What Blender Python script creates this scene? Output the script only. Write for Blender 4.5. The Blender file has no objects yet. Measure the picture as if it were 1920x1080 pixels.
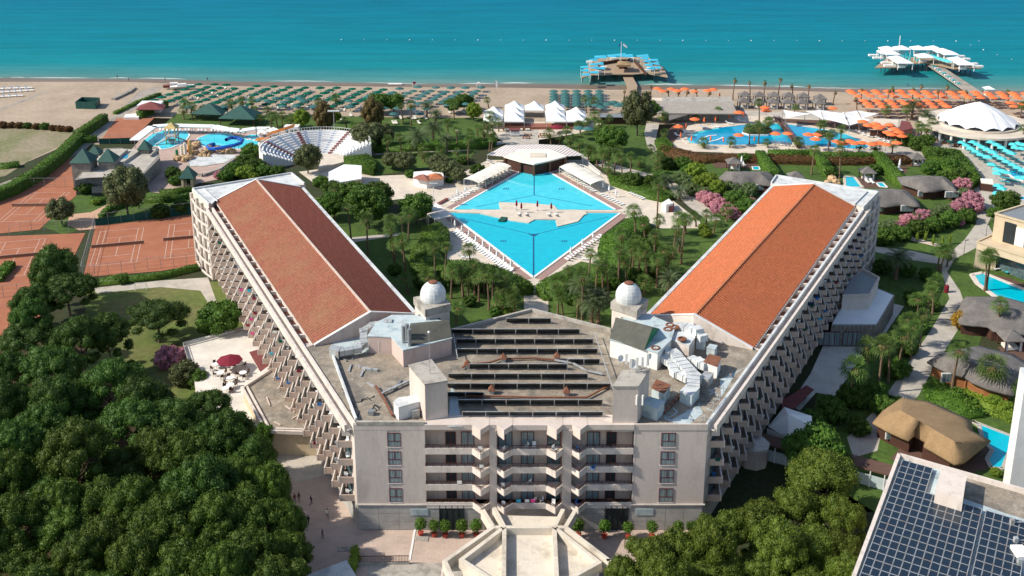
import bpy, math, random
import numpy as np
from math import sin, cos, pi, radians, atan2, hypot, sqrt

random.seed(7)
rng = np.random.default_rng(11)
scene = bpy.context.scene
C = scene.collection

# ---------------------------------------------------------------- camera
F_PX, PY, TH, CAM_H = 1990.0, 250.0, radians(16.35), 105.0
cam_data = bpy.data.cameras.new('camera')
cam = bpy.data.objects.new('camera', cam_data)
C.objects.link(cam)
cam.location = (0, 0, CAM_H)
cam.rotation_euler = (pi / 2 - TH, 0, 0)
cam_data.sensor_width = 36
cam_data.lens = F_PX / 1920 * 36
cam_data.shift_y = -(540 - PY) / 1920
cam_data.clip_start = 1
cam_data.clip_end = 9000
scene.camera = cam

# ---------------------------------------------------------------- daylight
SUN_EL, SUN_AZ = radians(39), radians(10)      # travels towards +x and a little away from the camera
world = bpy.data.worlds.new('World')
scene.world = world
world.use_nodes = True
wn = world.node_tree
bg = wn.nodes['Background']
sky = wn.nodes.new('ShaderNodeTexSky')
sky.sky_type = 'NISHITA'
sky.sun_disc = False
sky.sun_elevation = SUN_EL
sky.sun_rotation = atan2(-cos(SUN_AZ), -sin(SUN_AZ))
wn.links.new(sky.outputs[0], bg.inputs[0])
bg.inputs[1].default_value = 0.122
sun_data = bpy.data.lights.new('sun', 'SUN')
sun_data.energy = 4.4
sun_data.angle = radians(0.6)
sun_data.color = (1.0, 0.92, 0.80)
sun = bpy.data.objects.new('sun', sun_data)
C.objects.link(sun)
from mathutils import Vector
sun.rotation_euler = Vector((cos(SUN_AZ) * cos(SUN_EL), sin(SUN_AZ) * cos(SUN_EL), -sin(SUN_EL))).to_track_quat('-Z', 'Y').to_euler()
sun.location = (-150, 100, 160)
scene.view_settings.view_transform = 'Standard'
scene.view_settings.look = 'None'
scene.view_settings.exposure = 0.42
scene.view_settings.gamma = 1
scene.cycles.max_bounces = 5
scene.cycles.diffuse_bounces = 3
scene.cycles.glossy_bounces = 3
scene.cycles.transmission_bounces = 3
scene.cycles.transparent_max_bounces = 4

# ---------------------------------------------------------------- pixel of the photograph -> point of the place
_c, _s = cos(TH), sin(TH)

def G(u, v, z=0.0):
 a = (u - 960) / F_PX
 b = (v - PY) / F_PX
 t = (z - CAM_H) / (-_s - b * _c)
 return (a * t, (_c - b * _s) * t)

def HZ(v, y0):
 b = (v - PY) / F_PX
 return CAM_H + (-_s - b * _c) / (_c - b * _s) * y0

def G3(u, v, z=0.0):
 x, y = G(u, v, z)
 return (x, y, z)

def Q(pts, z=0.0):
 return [G(u, v, z) for u, v in pts]

def pxm(v, z=0.0):
 """photo pixels per metre at a row"""
 b = (v - PY) / F_PX
 t = (z - CAM_H) / (-_s - b * _c)
 return F_PX / t

# ---------------------------------------------------------------- mesh builder
class MB:
 def __init__(s):
  s.v, s.f, s.m = [], [], []
  s.mi = 0

 def face(s, pts):
  n = len(s.v)
  s.v += [tuple(p) for p in pts]
  s.f.append(tuple(range(n, n + len(pts))))
  s.m.append(s.mi)
  return s

 def prism(s, pts, z0, z1, bottom=False, top=True, inset=0):
  n = len(s.v)
  k = len(pts)
  a = sum(pts[i][0] * pts[(i + 1) % k][1] - pts[(i + 1) % k][0] * pts[i][1] for i in range(k))
  if a < 0:
   pts = pts[::-1]
  s.v += [(p[0], p[1], z0) for p in pts] + [(p[0], p[1], z1) for p in pts]
  for i in range(k):
   j = (i + 1) % k
   s.f.append((n + i, n + j, n + k + j, n + k + i))
   s.m.append(s.mi)
  if top:
   s.f.append(tuple(range(n + k, n + 2 * k)))
   s.m.append(s.mi)
  if bottom:
   s.f.append(tuple(range(n + k - 1, n - 1, -1)))
   s.m.append(s.mi)
  return s

 def box(s, x0, y0, z0, x1, y1, z1):
  return s.prism([(x0, y0), (x1, y0), (x1, y1), (x0, y1)], z0, z1, True)

 def obox(s, cx, cy, z0, lx, ly, h, r=0.0):
  c, n = cos(r), sin(r)
  p = [(cx + a * lx / 2 * c - b * ly / 2 * n, cy + a * lx / 2 * n + b * ly / 2 * c) for a, b in ((-1, -1), (1, -1), (1, 1), (-1, 1))]
  return s.prism(p, z0, z0 + h, True)

 def beam(s, p, q, w, h):
  """bar from p to q (top centre line), w wide, h deep"""
  dx, dy, dz = q[0] - p[0], q[1] - p[1], q[2] - p[2]
  L = hypot(dx, dy) or 1e-6
  nx, ny = -dy / L * w / 2, dx / L * w / 2
  n = len(s.v)
  for (x, y, z) in (p, q):
   s.v += [(x - nx, y - ny, z - h), (x + nx, y + ny, z - h), (x + nx, y + ny, z), (x - nx, y - ny, z)]
  for f in ((0, 1, 5, 4), (1, 2, 6, 5), (2, 3, 7, 6), (3, 0, 4, 7), (3, 2, 1, 0), (4, 5, 6, 7)):
   s.f.append(tuple(n + i for i in f))
   s.m.append(s.mi)
  return s

 def rail(s, pts, w, h, z, base, close=False):
  """low wall following pts"""
  P = list(pts) + ([pts[0]] if close else [])
  for a, b in zip(P[:-1], P[1:]):
   s.beam((a[0], a[1], z), (b[0], b[1], z), w, z - base)
  return s

 def cyl(s, x, y, z0, z1, r0, r1=None, n=8, cap=True):
  r1 = r0 if r1 is None else r1
  return s.lathe(x, y, [(r0, z0), (r1, z1)], n, cap)

 def lathe(s, x, y, prof, n=12, cap=True):
  b = len(s.v)
  for r, z in prof:
   for i in range(n):
    a = 2 * pi * i / n
    s.v.append((x + r * cos(a), y + r * sin(a), z))
  for k in range(len(prof) - 1):
   for i in range(n):
    j = (i + 1) % n
    s.f.append((b + k * n + i, b + k * n + j, b + (k + 1) * n + j, b + (k + 1) * n + i))
    s.m.append(s.mi)
  if cap:
   s.f.append(tuple(b + (len(prof) - 1) * n + i for i in range(n)))
   s.m.append(s.mi)
  return s

 def tube(s, pts, r, n=5, r1=None):
  b = len(s.v)
  K = len(pts)
  for k, p in enumerate(pts):
   a = pts[max(0, k - 1)]
   c = pts[min(K - 1, k + 1)]
   d = Vector(c) - Vector(a)
   d = d.normalized() if d.length > 0 else Vector((0, 0, 1))
   u = d.cross(Vector((0, 0, 1)))
   if u.length < 1e-3:
    u = Vector((1, 0, 0))
   u.normalize()
   w = d.cross(u)
   rr = r if r1 is None else r + (r1 - r) * k / (K - 1)
   for i in range(n):
    t = 2 * pi * i / n
    s.v.append(tuple(Vector(p) + (u * cos(t) + w * sin(t)) * rr))
  for k in range(K - 1):
   for i in range(n):
    j = (i + 1) % n
    s.f.append((b + k * n + i, b + k * n + j, b + (k + 1) * n + j, b + (k + 1) * n + i))
    s.m.append(s.mi)
  return s

 def pyramid(s, pts, z0, apex):
  k = len(pts)
  for i in range(k):
   a, b = pts[i], pts[(i + 1) % k]
   s.face([(a[0], a[1], z0), (b[0], b[1], z0), apex])
  return s

 def extrude(s, pts3, dz):
  """closed slab under a (possibly sloping) polygon"""
  k = len(pts3)
  s.face(pts3)
  lo = [(p[0], p[1], p[2] - dz) for p in pts3]
  s.face(lo[::-1])
  for i in range(k):
   j = (i + 1) % k
   s.face([pts3[j], pts3[i], lo[i], lo[j]])
  return s

 def mesh(s, name, mats, off=(0, 0, 0), smooth=False):
  me = bpy.data.meshes.new(name)
  ox, oy, oz = off
  me.from_pydata([(a - ox, b - oy, c - oz) for a, b, c in s.v], [], s.f)
  for m in (mats if isinstance(mats, (list, tuple)) else [mats]):
   me.materials.append(m)
  if any(s.m):
   me.polygons.foreach_set('material_index', s.m)
  if smooth:
   me.polygons.foreach_set('use_smooth', [True] * len(me.polygons))
  me.update()
  return me

 def build(s, name, mats, parent=None, smooth=False):
  off = origin(parent) if parent else (0, 0, 0)
  o = bpy.data.objects.new(name, s.mesh(name, mats, off, smooth))
  C.objects.link(o)
  if parent:
   o.parent = parent
  return o

def origin(o):
 x = y = z = 0.0
 while o is not None:
  x += o.location[0]
  y += o.location[1]
  z += o.location[2]
  o = o.parent
 return (x, y, z)

def tag(o, label=None, cat=None, group=None, kind=None):
 if label:
  o['label'] = label
 if cat:
  o['category'] = cat
 if group:
  o['group'] = group
 if kind:
  o['kind'] = kind
 return o

def thing(name, label, cat, loc, group=None):
 o = bpy.data.objects.new(name, None)
 C.objects.link(o)
 o.empty_display_size = 0.5
 o.location = (loc[0], loc[1], loc[2] if len(loc) > 2 else 0.0)
 return tag(o, label, cat, group)

def place(name, me, loc, rz=0.0, s=1.0, label=None, cat=None, group=None, parent=None):
 o = bpy.data.objects.new(name, me)
 C.objects.link(o)
 o.location = loc
 o.rotation_euler = (0, 0, rz)
 o.scale = (s, s, s) if not isinstance(s, tuple) else s
 if parent:
  o.parent = parent
 return tag(o, label, cat, group)

def spawn(name, parts, loc, rz=0.0, s=1.0, label=None, cat=None, group=None):
 """a thing made of shared part meshes [(part name, mesh, [sub parts])]"""
 root = bpy.data.objects.new(name, None)
 C.objects.link(root)
 root.location = loc
 root.rotation_euler = (0, 0, rz)
 root.scale = (s, s, s) if not isinstance(s, tuple) else s
 tag(root, label, cat, group)
 for p in parts:
  o = bpy.data.objects.new(p[0], p[1])
  C.objects.link(o)
  o.parent = root
  for q in (p[2] if len(p) > 2 else ()):
   w = bpy.data.objects.new(q[0], q[1])
   C.objects.link(w)
   w.parent = o
 return root

def nth(i):
 w = ['first', 'second', 'third', 'fourth', 'fifth', 'sixth', 'seventh', 'eighth', 'ninth', 'tenth', 'eleventh', 'twelfth']
 if i < 12:
  return w[i]
 n = i + 1
 return '%d%s' % (n, 'th' if 10 <= n % 100 <= 20 else {1: 'st', 2: 'nd', 3: 'rd'}.get(n % 10, 'th'))

# ---------------------------------------------------------------- materials
def new_mat(name):
 m = bpy.data.materials.new(name)
 m.use_nodes = True
 nt = m.node_tree
 return m, nt, nt.nodes['Principled BSDF']

def N(nt, t, **k):
 n = nt.nodes.new(t)
 for a, b in k.items():
  if a.startswith('i_'):
   n.inputs[a[2:].replace('_', ' ')].default_value = b
  else:
   setattr(n, a, b)
 return n

def ramp(nt, fac, stops):
 r = nt.nodes.new('ShaderNodeValToRGB')
 e = r.color_ramp.elements
 while len(e) < len(stops):
  e.new(0.5)
 for q, (p, c) in zip(e, stops):
  q.position = p
  q.color = (*c, 1) if len(c) == 3 else c
 nt.links.new(fac, r.inputs[0])
 return r.outputs[0]

def coords(nt, scale=(1, 1, 1), rot=0.0, kind='pos'):
 if kind == 'pos':
  src = nt.nodes.new('ShaderNodeNewGeometry').outputs['Position']
 else:
  src = nt.nodes.new('ShaderNodeTexCoord').outputs['Object']
 mp = nt.nodes.new('ShaderNodeMapping')
 mp.inputs['Scale'].default_value = scale
 mp.inputs['Rotation'].default_value = (0, 0, rot)
 nt.links.new(src, mp.inputs[0])
 return mp.outputs[0]

def mixc(nt, fac, a, b, mode='MIX'):
 m = nt.nodes.new('ShaderNodeMix')
 m.data_type = 'RGBA'
 m.blend_type = mode
 for s, val in ((m.inputs[0], fac), (m.inputs[6], a), (m.inputs[7], b)):
  if isinstance(val, (int, float)):
   s.default_value = val
  elif isinstance(val, tuple):
   s.default_value = (*val, 1) if len(val) == 3 else val
  else:
   nt.links.new(val, s)
 return m.outputs[2]

def noise(nt, vec, scale, detail=4, rough=0.55):
 n = N(nt, 'ShaderNodeTexNoise')
 n.inputs['Scale'].default_value = scale
 n.inputs['Detail'].default_value = detail
 n.inputs['Roughness'].default_value = rough
 nt.links.new(vec, n.inputs['Vector'])
 return n.outputs[0]

def bump(nt, bs, h, strength=0.3, dist=0.05):
 b = nt.nodes.new('ShaderNodeBump')
 b.inputs['Strength'].default_value = strength
 b.inputs['Distance'].default_value = dist
 nt.links.new(h, b.inputs['Height'])
 nt.links.new(b.outputs[0], bs.inputs['Normal'])

def surf(name, c1, c2=None, scale=1.0, rough=0.85, stain=None, stain_scale=0.25, stain_amt=0.5, bmp=0.0, stretch=(1, 1, 1), metal=0.0, spec=0.3, rot=0.0, c3=None, fine=0.0):
 """two tones mixed by noise, a coarser stain and a fine grain"""
 m, nt, bs = new_mat(name)
 c2 = c2 or tuple(x * 0.8 for x in c1)
 vec = coords(nt, stretch, rot)
 n1 = noise(nt, vec, scale)
 stops = [(0.35, c1), (0.65, c2)] if c3 is None else [(0.3, c1), (0.5, c2), (0.7, c3)]
 col = ramp(nt, n1, stops)
 if stain:
  n2 = noise(nt, vec, stain_scale, 6, 0.65)
  f = ramp(nt, n2, [(0.5, (0, 0, 0)), (0.68, (stain_amt,) * 3)])
  col = mixc(nt, f, col, stain)
 if fine:
  n3 = noise(nt, vec, scale * 9, 2)
  f = ramp(nt, n3, [(0.3, (1 - fine,) * 3), (0.7, (1 + fine * 0.4,) * 3)])
  col = mixc(nt, 1.0, col, f, 'MULTIPLY')
 nt.links.new(col, bs.inputs['Base Color'])
 bs.inputs['Roughness'].default_value = rough
 bs.inputs['Metallic'].default_value = metal
 bs.inputs['Specular IOR Level'].default_value = spec
 if bmp:
  bump(nt, bs, noise(nt, vec, scale * 4, 3), bmp)
 return m

def leafy(name, c1, c2, var=0.25, c3=None, p3=0.5, trans=0.25, nscale=0.9):
 """foliage: tone varies from clump to clump and from plant to plant"""
 m, nt, bs = new_mat(name)
 vec = coords(nt)
 n1 = noise(nt, vec, nscale, 5, 0.7)
 col = ramp(nt, n1, [(0.32, c1), (0.68, c2)])
 if c3:
  n2 = noise(nt, vec, 1.9, 4, 0.75)
  col = mixc(nt, ramp(nt, n2, [(p3, (0, 0, 0)), (p3 + 0.06, (1, 1, 1))]), col, c3)
 oi = nt.nodes.new('ShaderNodeObjectInfo')
 hs = nt.nodes.new('ShaderNodeHueSaturation')
 mr = nt.nodes.new('ShaderNodeMapRange')
 mr.inputs[3].default_value = 1 - var
 mr.inputs[4].default_value = 1 + var
 nt.links.new(oi.outputs['Random'], mr.inputs[0])
 nt.links.new(mr.outputs[0], hs.inputs['Value'])
 mr2 = nt.nodes.new('ShaderNodeMapRange')
 mr2.inputs[3].default_value = 0.494
 mr2.inputs[4].default_value = 0.508
 nt.links.new(oi.outputs['Random'], mr2.inputs[0])
 nt.links.new(mr2.outputs[0], hs.inputs['Hue'])
 nt.links.new(col, hs.inputs['Color'])
 bs.inputs['Roughness'].default_value = 0.6
 bs.inputs['Specular IOR Level'].default_value = 0.25
 nt.links.new(hs.outputs[0], bs.inputs['Base Color'])
 tr = nt.nodes.new('ShaderNodeBsdfTranslucent')
 nt.links.new(hs.outputs[0], tr.inputs[0])
 mx = nt.nodes.new('ShaderNodeMixShader')
 mx.inputs[0].default_value = trans
 out = nt.nodes['Material Output']
 nt.links.new(bs.outputs[0], mx.inputs[1])
 nt.links.new(tr.outputs[0], mx.inputs[2])
 nt.links.new(mx.outputs[0], out.inputs[0])
 return m

M = {}
M['white'] = surf('white_paint', (0.78, 0.77, 0.74), (0.70, 0.69, 0.66), 0.8, 0.7)
M['plastic'] = surf('white_plastic', (0.82, 0.82, 0.80), (0.76, 0.76, 0.75), 3, 0.45)
M['render'] = surf('beige_render', (0.62, 0.54, 0.48), (0.57, 0.49, 0.435), 0.5, 0.9, stain=(0.36, 0.32, 0.28), stain_scale=0.3, stain_amt=0.5, bmp=0.15, stretch=(1, 1, 0.3), fine=0.08)
M['render_light'] = surf('pale_render', (0.66, 0.59, 0.53), (0.60, 0.53, 0.47), 0.7, 0.9, stain=(0.38, 0.33, 0.28), stain_scale=0.8, stain_amt=0.6, bmp=0.1, stretch=(1, 1, 0.4))
M['balcony'] = surf('peach_render', (0.53, 0.41, 0.33), (0.47, 0.36, 0.30), 0.6, 0.9, stain=(0.34, 0.27, 0.22), stain_scale=1.2, stain_amt=0.6, stretch=(1, 1, 0.4))
M['stonepanel'] = surf('grey_stone_cladding', (0.42, 0.405, 0.38), (0.35, 0.34, 0.32), 0.7, 0.85, stain=(0.27, 0.26, 0.24), stain_scale=0.4, stain_amt=0.6, fine=0.1)
M['pinkwall'] = surf('pink_render', (0.55, 0.43, 0.38), (0.48, 0.38, 0.34), 0.6, 0.9, stain=(0.36, 0.29, 0.26), stain_scale=0.7, stain_amt=0.6, stretch=(1, 1, 0.3))
M['deckroof'] = surf('stained_roof_felt', (0.34, 0.285, 0.22), (0.25, 0.215, 0.17), 0.35, 0.95, stain=(0.12, 0.115, 0.105), stain_scale=0.22, stain_amt=0.85, bmp=0.3, c3=(0.40, 0.35, 0.28), fine=0.25)
M['bluepaint'] = surf('pale_blue_coating', (0.42, 0.52, 0.55), (0.50, 0.56, 0.56), 0.7, 0.8, stain=(0.22, 0.27, 0.29), stain_scale=0.5, stain_amt=0.7, fine=0.1)
M['roofwhite'] = surf('pale_roof_coating', (0.62, 0.64, 0.63), (0.52, 0.55, 0.56), 0.4, 0.8, stain=(0.33, 0.34, 0.34), stain_scale=0.4, stain_amt=0.6, fine=0.1)
M['concrete'] = surf('concrete', (0.43, 0.40, 0.35), (0.35, 0.325, 0.285), 0.5, 0.9, stain=(0.19, 0.175, 0.15), stain_scale=0.5, stain_amt=0.8, bmp=0.2, fine=0.15)
M['apron'] = surf('canopy_concrete', (0.66, 0.60, 0.50), (0.60, 0.54, 0.45), 0.3, 0.9, stain=(0.36, 0.31, 0.24), stain_scale=0.28, stain_amt=0.75, bmp=0.15, fine=0.08)
M['metal'] = surf('galvanised_metal', (0.50, 0.52, 0.52), (0.40, 0.43, 0.43), 1.2, 0.45, stain=(0.34, 0.16, 0.07), stain_scale=0.6, stain_amt=0.5, metal=0.35)
M['steel'] = surf('dull_steel', (0.30, 0.32, 0.33), (0.22, 0.24, 0.25), 2, 0.5, metal=0.3)
M['rust'] = surf('rusty_metal', (0.24, 0.10, 0.055), (0.15, 0.065, 0.04), 2, 0.85)
M['glass'] = surf('dark_glass', (0.05, 0.085, 0.095), (0.10, 0.15, 0.16), 1.1, 0.12, spec=0.6)
M['curtain'] = surf('curtained_glass', (0.30, 0.36, 0.36), (0.10, 0.14, 0.15), 1.0, 0.25, stretch=(6, 6, 0.2), spec=0.6)
M['redframe'] = surf('dark_red_frame', (0.14, 0.025, 0.03), (0.10, 0.02, 0.025), 2, 0.5)
M['domewhite'] = surf('dome_paint', (0.66, 0.68, 0.67), (0.54, 0.57, 0.57), 0.9, 0.6, stain=(0.36, 0.34, 0.31), stain_scale=0.7, stain_amt=0.6, stretch=(3, 3, 0.25), fine=0.08)
M['dark'] = surf('dark_metal_door', (0.025, 0.033, 0.035), (0.018, 0.024, 0.026), 2, 0.6)
M['black'] = surf('black_collector', (0.028, 0.032, 0.033), (0.05, 0.053, 0.052), 0.5, 0.6, stain=(0.12, 0.115, 0.10), stain_scale=0.5, stain_amt=0.5)
M['darkfloor'] = surf('terracotta_floor', (0.30, 0.12, 0.08), (0.22, 0.09, 0.065), 1.5, 0.8)
M['asphaltroof'] = surf('grey_green_sheet', (0.105, 0.105, 0.085), (0.08, 0.08, 0.068), 0.8, 0.8, fine=0.15)
M['green_roof'] = surf('dark_green_sheet_roof', (0.018, 0.085, 0.070), (0.013, 0.065, 0.055), 0.6, 0.55)
M['green_paint'] = surf('bright_green_paint', (0.02, 0.22, 0.08), None, 1, 0.6)
M['clay'] = surf('clay_court', (0.37, 0.145, 0.08), (0.32, 0.12, 0.065), 0.25, 0.95, stain=(0.32, 0.115, 0.06), stain_scale=0.12, stain_amt=0.6, fine=0.12)
M['line'] = surf('court_line', (0.62, 0.50, 0.42), None, 1, 0.9)
M['sand'] = surf('beach_sand', (0.42, 0.335, 0.25), (0.36, 0.285, 0.21), 0.08, 0.95, stain=(0.27, 0.21, 0.155), stain_scale=0.05, stain_amt=0.5, bmp=0.4, fine=0.15)
M['wetsand'] = surf('wet_sand', (0.185, 0.135, 0.10), (0.15, 0.11, 0.08), 0.1, 0.5, stretch=(0.3, 1, 1))
M['dirtlot'] = surf('dry_grass_lot', (0.30, 0.25, 0.17), (0.20, 0.19, 0.10), 0.09, 0.95, stain=(0.13, 0.17, 0.05), stain_scale=0.06, stain_amt=0.8, fine=0.25)
M['lawn'] = surf('lawn', (0.075, 0.135, 0.022), (0.055, 0.10, 0.018), 0.12, 0.95, stain=(0.035, 0.07, 0.015), stain_scale=0.25, stain_amt=0.7, bmp=0.5, fine=0.3)
M['lawn_dry'] = surf('worn_lawn', (0.10, 0.145, 0.028), (0.15, 0.145, 0.055), 0.08, 0.95, stain=(0.055, 0.085, 0.02), stain_scale=0.12, stain_amt=0.8, bmp=0.4, fine=0.25)
M['soil'] = surf('garden_ground', (0.030, 0.050, 0.014), (0.045, 0.040, 0.020), 0.15, 0.95, stain=(0.02, 0.035, 0.01), stain_scale=0.3, stain_amt=0.7, bmp=0.5, fine=0.3)
M['duff'] = surf('pine_litter', (0.07, 0.04, 0.02), (0.04, 0.03, 0.014), 0.2, 0.95, fine=0.3, bmp=0.4)
M['path'] = surf('pale_paved_path', (0.48, 0.44, 0.38), (0.40, 0.37, 0.32), 0.3, 0.9, stain=(0.29, 0.27, 0.24), stain_scale=0.3, stain_amt=0.5, fine=0.12)
M['road'] = surf('worn_concrete_road', (0.36, 0.32, 0.27), (0.29, 0.26, 0.22), 0.2, 0.95, stain=(0.20, 0.18, 0.15), stain_scale=0.2, stain_amt=0.6, fine=0.15)
M['pinkpath'] = surf('salmon_path', (0.52, 0.33, 0.22), (0.46, 0.29, 0.20), 0.3, 0.9)
M['wood'] = surf('brown_decking', (0.13, 0.075, 0.055), (0.10, 0.055, 0.042), 1.0, 0.8, stretch=(0.3, 3, 1))
M['pierwood'] = surf('pale_pier_decking', (0.36, 0.27, 0.18), (0.30, 0.22, 0.15), 0.8, 0.85, stretch=(4, 0.5, 1))
M['darkwood'] = surf('dark_brown_timber', (0.055, 0.025, 0.018), (0.075, 0.033, 0.022), 1.2, 0.7, stretch=(0.5, 0.5, 4))
M['orangewood'] = surf('orange_timber', (0.30, 0.12, 0.045), (0.22, 0.09, 0.035), 1.2, 0.7, stretch=(0.5, 0.5, 4))
M['stone'] = surf('sandstone_cladding', (0.60, 0.49, 0.34), (0.54, 0.43, 0.29), 0.6, 0.85, bmp=0.1, fine=0.12)
M['greystone'] = surf('grey_stone_wall', (0.27, 0.25, 0.22), (0.20, 0.185, 0.165), 0.9, 0.9, stain=(0.12, 0.11, 0.10), stain_scale=1.1, stain_amt=0.7, bmp=0.4, fine=0.2)
M['rock'] = surf('tan_rock', (0.52, 0.36, 0.20), (0.42, 0.28, 0.16), 0.8, 0.9, stain=(0.25, 0.17, 0.10), stain_scale=0.8, stain_amt=0.7, bmp=0.6)
M['trunk'] = surf('palm_trunk', (0.20, 0.135, 0.085), (0.14, 0.095, 0.06), 2.5, 0.9, stretch=(1, 1, 3), bmp=0.5)
M['bark'] = surf('grey_bark', (0.14, 0.11, 0.085), (0.09, 0.07, 0.055), 2.5, 0.9, stretch=(1, 1, 0.3), bmp=0.5)
M['burgundy'] = surf('burgundy_cloth', (0.20, 0.012, 0.03), (0.15, 0.01, 0.025), 2, 0.8)
M['bordeaux'] = surf('brick_red_paint', (0.20, 0.06, 0.055), (0.15, 0.045, 0.045), 1, 0.8)
M['canvas'] = surf('white_canvas', (0.80, 0.81, 0.80), (0.74, 0.76, 0.77), 0.4, 0.7)
M['cream'] = surf('cream_canvas', (0.76, 0.73, 0.64), (0.70, 0.67, 0.58), 0.4, 0.75)
M['green_cloth'] = surf('green_parasol_cloth', (0.003, 0.10, 0.062), (0.002, 0.08, 0.05), 0.1, 0.9, spec=0.05)
M['pale_green_cloth'] = surf('faded_green_parasol_cloth', (0.055, 0.15, 0.145), (0.04, 0.12, 0.12), 0.1, 0.9, spec=0.05)
M['orange'] = surf('orange_cloth', (0.86, 0.19, 0.06), (0.78, 0.16, 0.05), 0.3, 0.7)
M['turq'] = surf('turquoise_cloth', (0.10, 0.58, 0.60), (0.07, 0.50, 0.53), 0.3, 0.7)
M['bluecloth'] = surf('sky_blue_cloth', (0.05, 0.45, 0.62), (0.04, 0.38, 0.55), 0.3, 0.7)
M['blueplastic'] = surf('deep_blue_plastic', (0.01, 0.10, 0.45), (0.01, 0.08, 0.38), 1, 0.3)
M['orangeplastic'] = surf('orange_plastic', (0.55, 0.22, 0.06), (0.48, 0.18, 0.05), 1, 0.35)
M['yellow'] = surf('yellow_plastic', (0.55, 0.42, 0.16), None, 1, 0.5)
M['bluetowel'] = surf('blue_towel', (0.03, 0.16, 0.42), None, 1, 0.9)
M['pinktowel'] = surf('pink_towel', (0.75, 0.08, 0.30), None, 1, 0.9)
M['terracotta'] = surf('red_clay_pot', (0.42, 0.06, 0.04), None, 2, 0.7)
M['tileplain'] = surf('orange_roof_tiles', (0.48, 0.17, 0.075), (0.38, 0.13, 0.06), 0.8, 0.85)
M['net'] = surf('net_mesh', (0.26, 0.14, 0.09), None, 1, 0.9)
M['fence'] = surf('fence_wire', (0.10, 0.14, 0.12), None, 1, 0.6)
M['greennet'] = surf('green_windbreak', (0.012, 0.085, 0.065), (0.01, 0.06, 0.05), 0.3, 0.9)
M['seatwhite'] = surf('white_terrace', (0.66, 0.67, 0.68), (0.58, 0.60, 0.62), 0.6, 0.8)
M['poolpave'] = surf('pink_brown_paving', (0.36, 0.235, 0.20), (0.30, 0.20, 0.175), 0.8, 0.85, fine=0.15)
M['skin'] = surf('skin', (0.45, 0.25, 0.17), None, 2, 0.6)
M['deadfrond'] = surf('dead_fronds', (0.26, 0.16, 0.08), (0.18, 0.11, 0.06), 2, 0.95)

M['pine'] = leafy('pine_needles', (0.030, 0.076, 0.013), (0.080, 0.145, 0.022), 0.25)
M['pine_b'] = leafy('yellowish_pine_needles', (0.042, 0.088, 0.012), (0.108, 0.165, 0.021), 0.2)
M['pine_c'] = leafy('bright_pine_needles', (0.055, 0.095, 0.012), (0.135, 0.175, 0.022), 0.15)
M['leaf'] = leafy('broad_leaves', (0.045, 0.10, 0.014), (0.10, 0.18, 0.025), 0.3)
M['lime'] = leafy('lime_leaves', (0.12, 0.20, 0.02), (0.22, 0.30, 0.035), 0.15)
M['olive'] = leafy('olive_grey_leaves', (0.075, 0.095, 0.035), (0.14, 0.155, 0.065), 0.2)
M['brownleaf'] = leafy('reddish_brown_leaves', (0.11, 0.085, 0.03), (0.18, 0.13, 0.05), 0.15)
M['hedge'] = leafy('hedge_leaves', (0.055, 0.125, 0.015), (0.115, 0.205, 0.024), 0.12)
M['hedge_red'] = leafy('reddish_hedge_leaves', (0.10, 0.075, 0.025), (0.20, 0.085, 0.035), 0.1)
M['pinkbush'] = leafy('pink_oleander', (0.05, 0.09, 0.03), (0.10, 0.13, 0.05), 0.1, c3=(0.60, 0.27, 0.34), p3=0.40)
M['whitebush'] = leafy('white_oleander', (0.07, 0.12, 0.03), (0.13, 0.19, 0.06), 0.1, c3=(0.42, 0.46, 0.30), p3=0.56)
M['palmleaf'] = leafy('fan_palm_leaves', (0.048, 0.105, 0.018), (0.130, 0.205, 0.040), 0.2)
M['datepalm'] = leafy('date_palm_leaves', (0.055, 0.085, 0.035), (0.115, 0.15, 0.065), 0.2)
M['orangeleaf'] = leafy('orange_leaves', (0.28, 0.15, 0.02), (0.40, 0.24, 0.03), 0.1)

def water_mat(name, c1, c2, scale, rough, bmp, bdist, stretch=(1, 1, 1), spec=0.5):
 m, nt, bs = new_mat(name)
 vec = coords(nt, stretch)
 col = ramp(nt, noise(nt, vec, scale * 0.3, 3), [(0.35, c1), (0.65, c2)])
 nt.links.new(col, bs.inputs['Base Color'])
 bs.inputs['Roughness'].default_value = rough
 bs.inputs['Specular IOR Level'].default_value = spec
 bump(nt, bs, noise(nt, vec, scale, 4), bmp, bdist)
 return m

M['pool'] = water_mat('pool_water', (0.0, 0.47, 0.59), (0.0, 0.42, 0.55), 1.6, 0.08, 0.35, 0.06)
M['poolpale'] = water_mat('shallow_pool_water', (0.06, 0.60, 0.70), (0.035, 0.53, 0.65), 1.6, 0.08, 0.3, 0.06)
M['pooldeep'] = water_mat('deep_blue_pool_water', (0.0, 0.26, 0.47), (0.0, 0.33, 0.53), 0.8, 0.08, 0.12, 0.05)
M['poolline'] = surf('pool_tile_line', (0.005, 0.09, 0.22), None, 1, 0.2)

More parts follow.
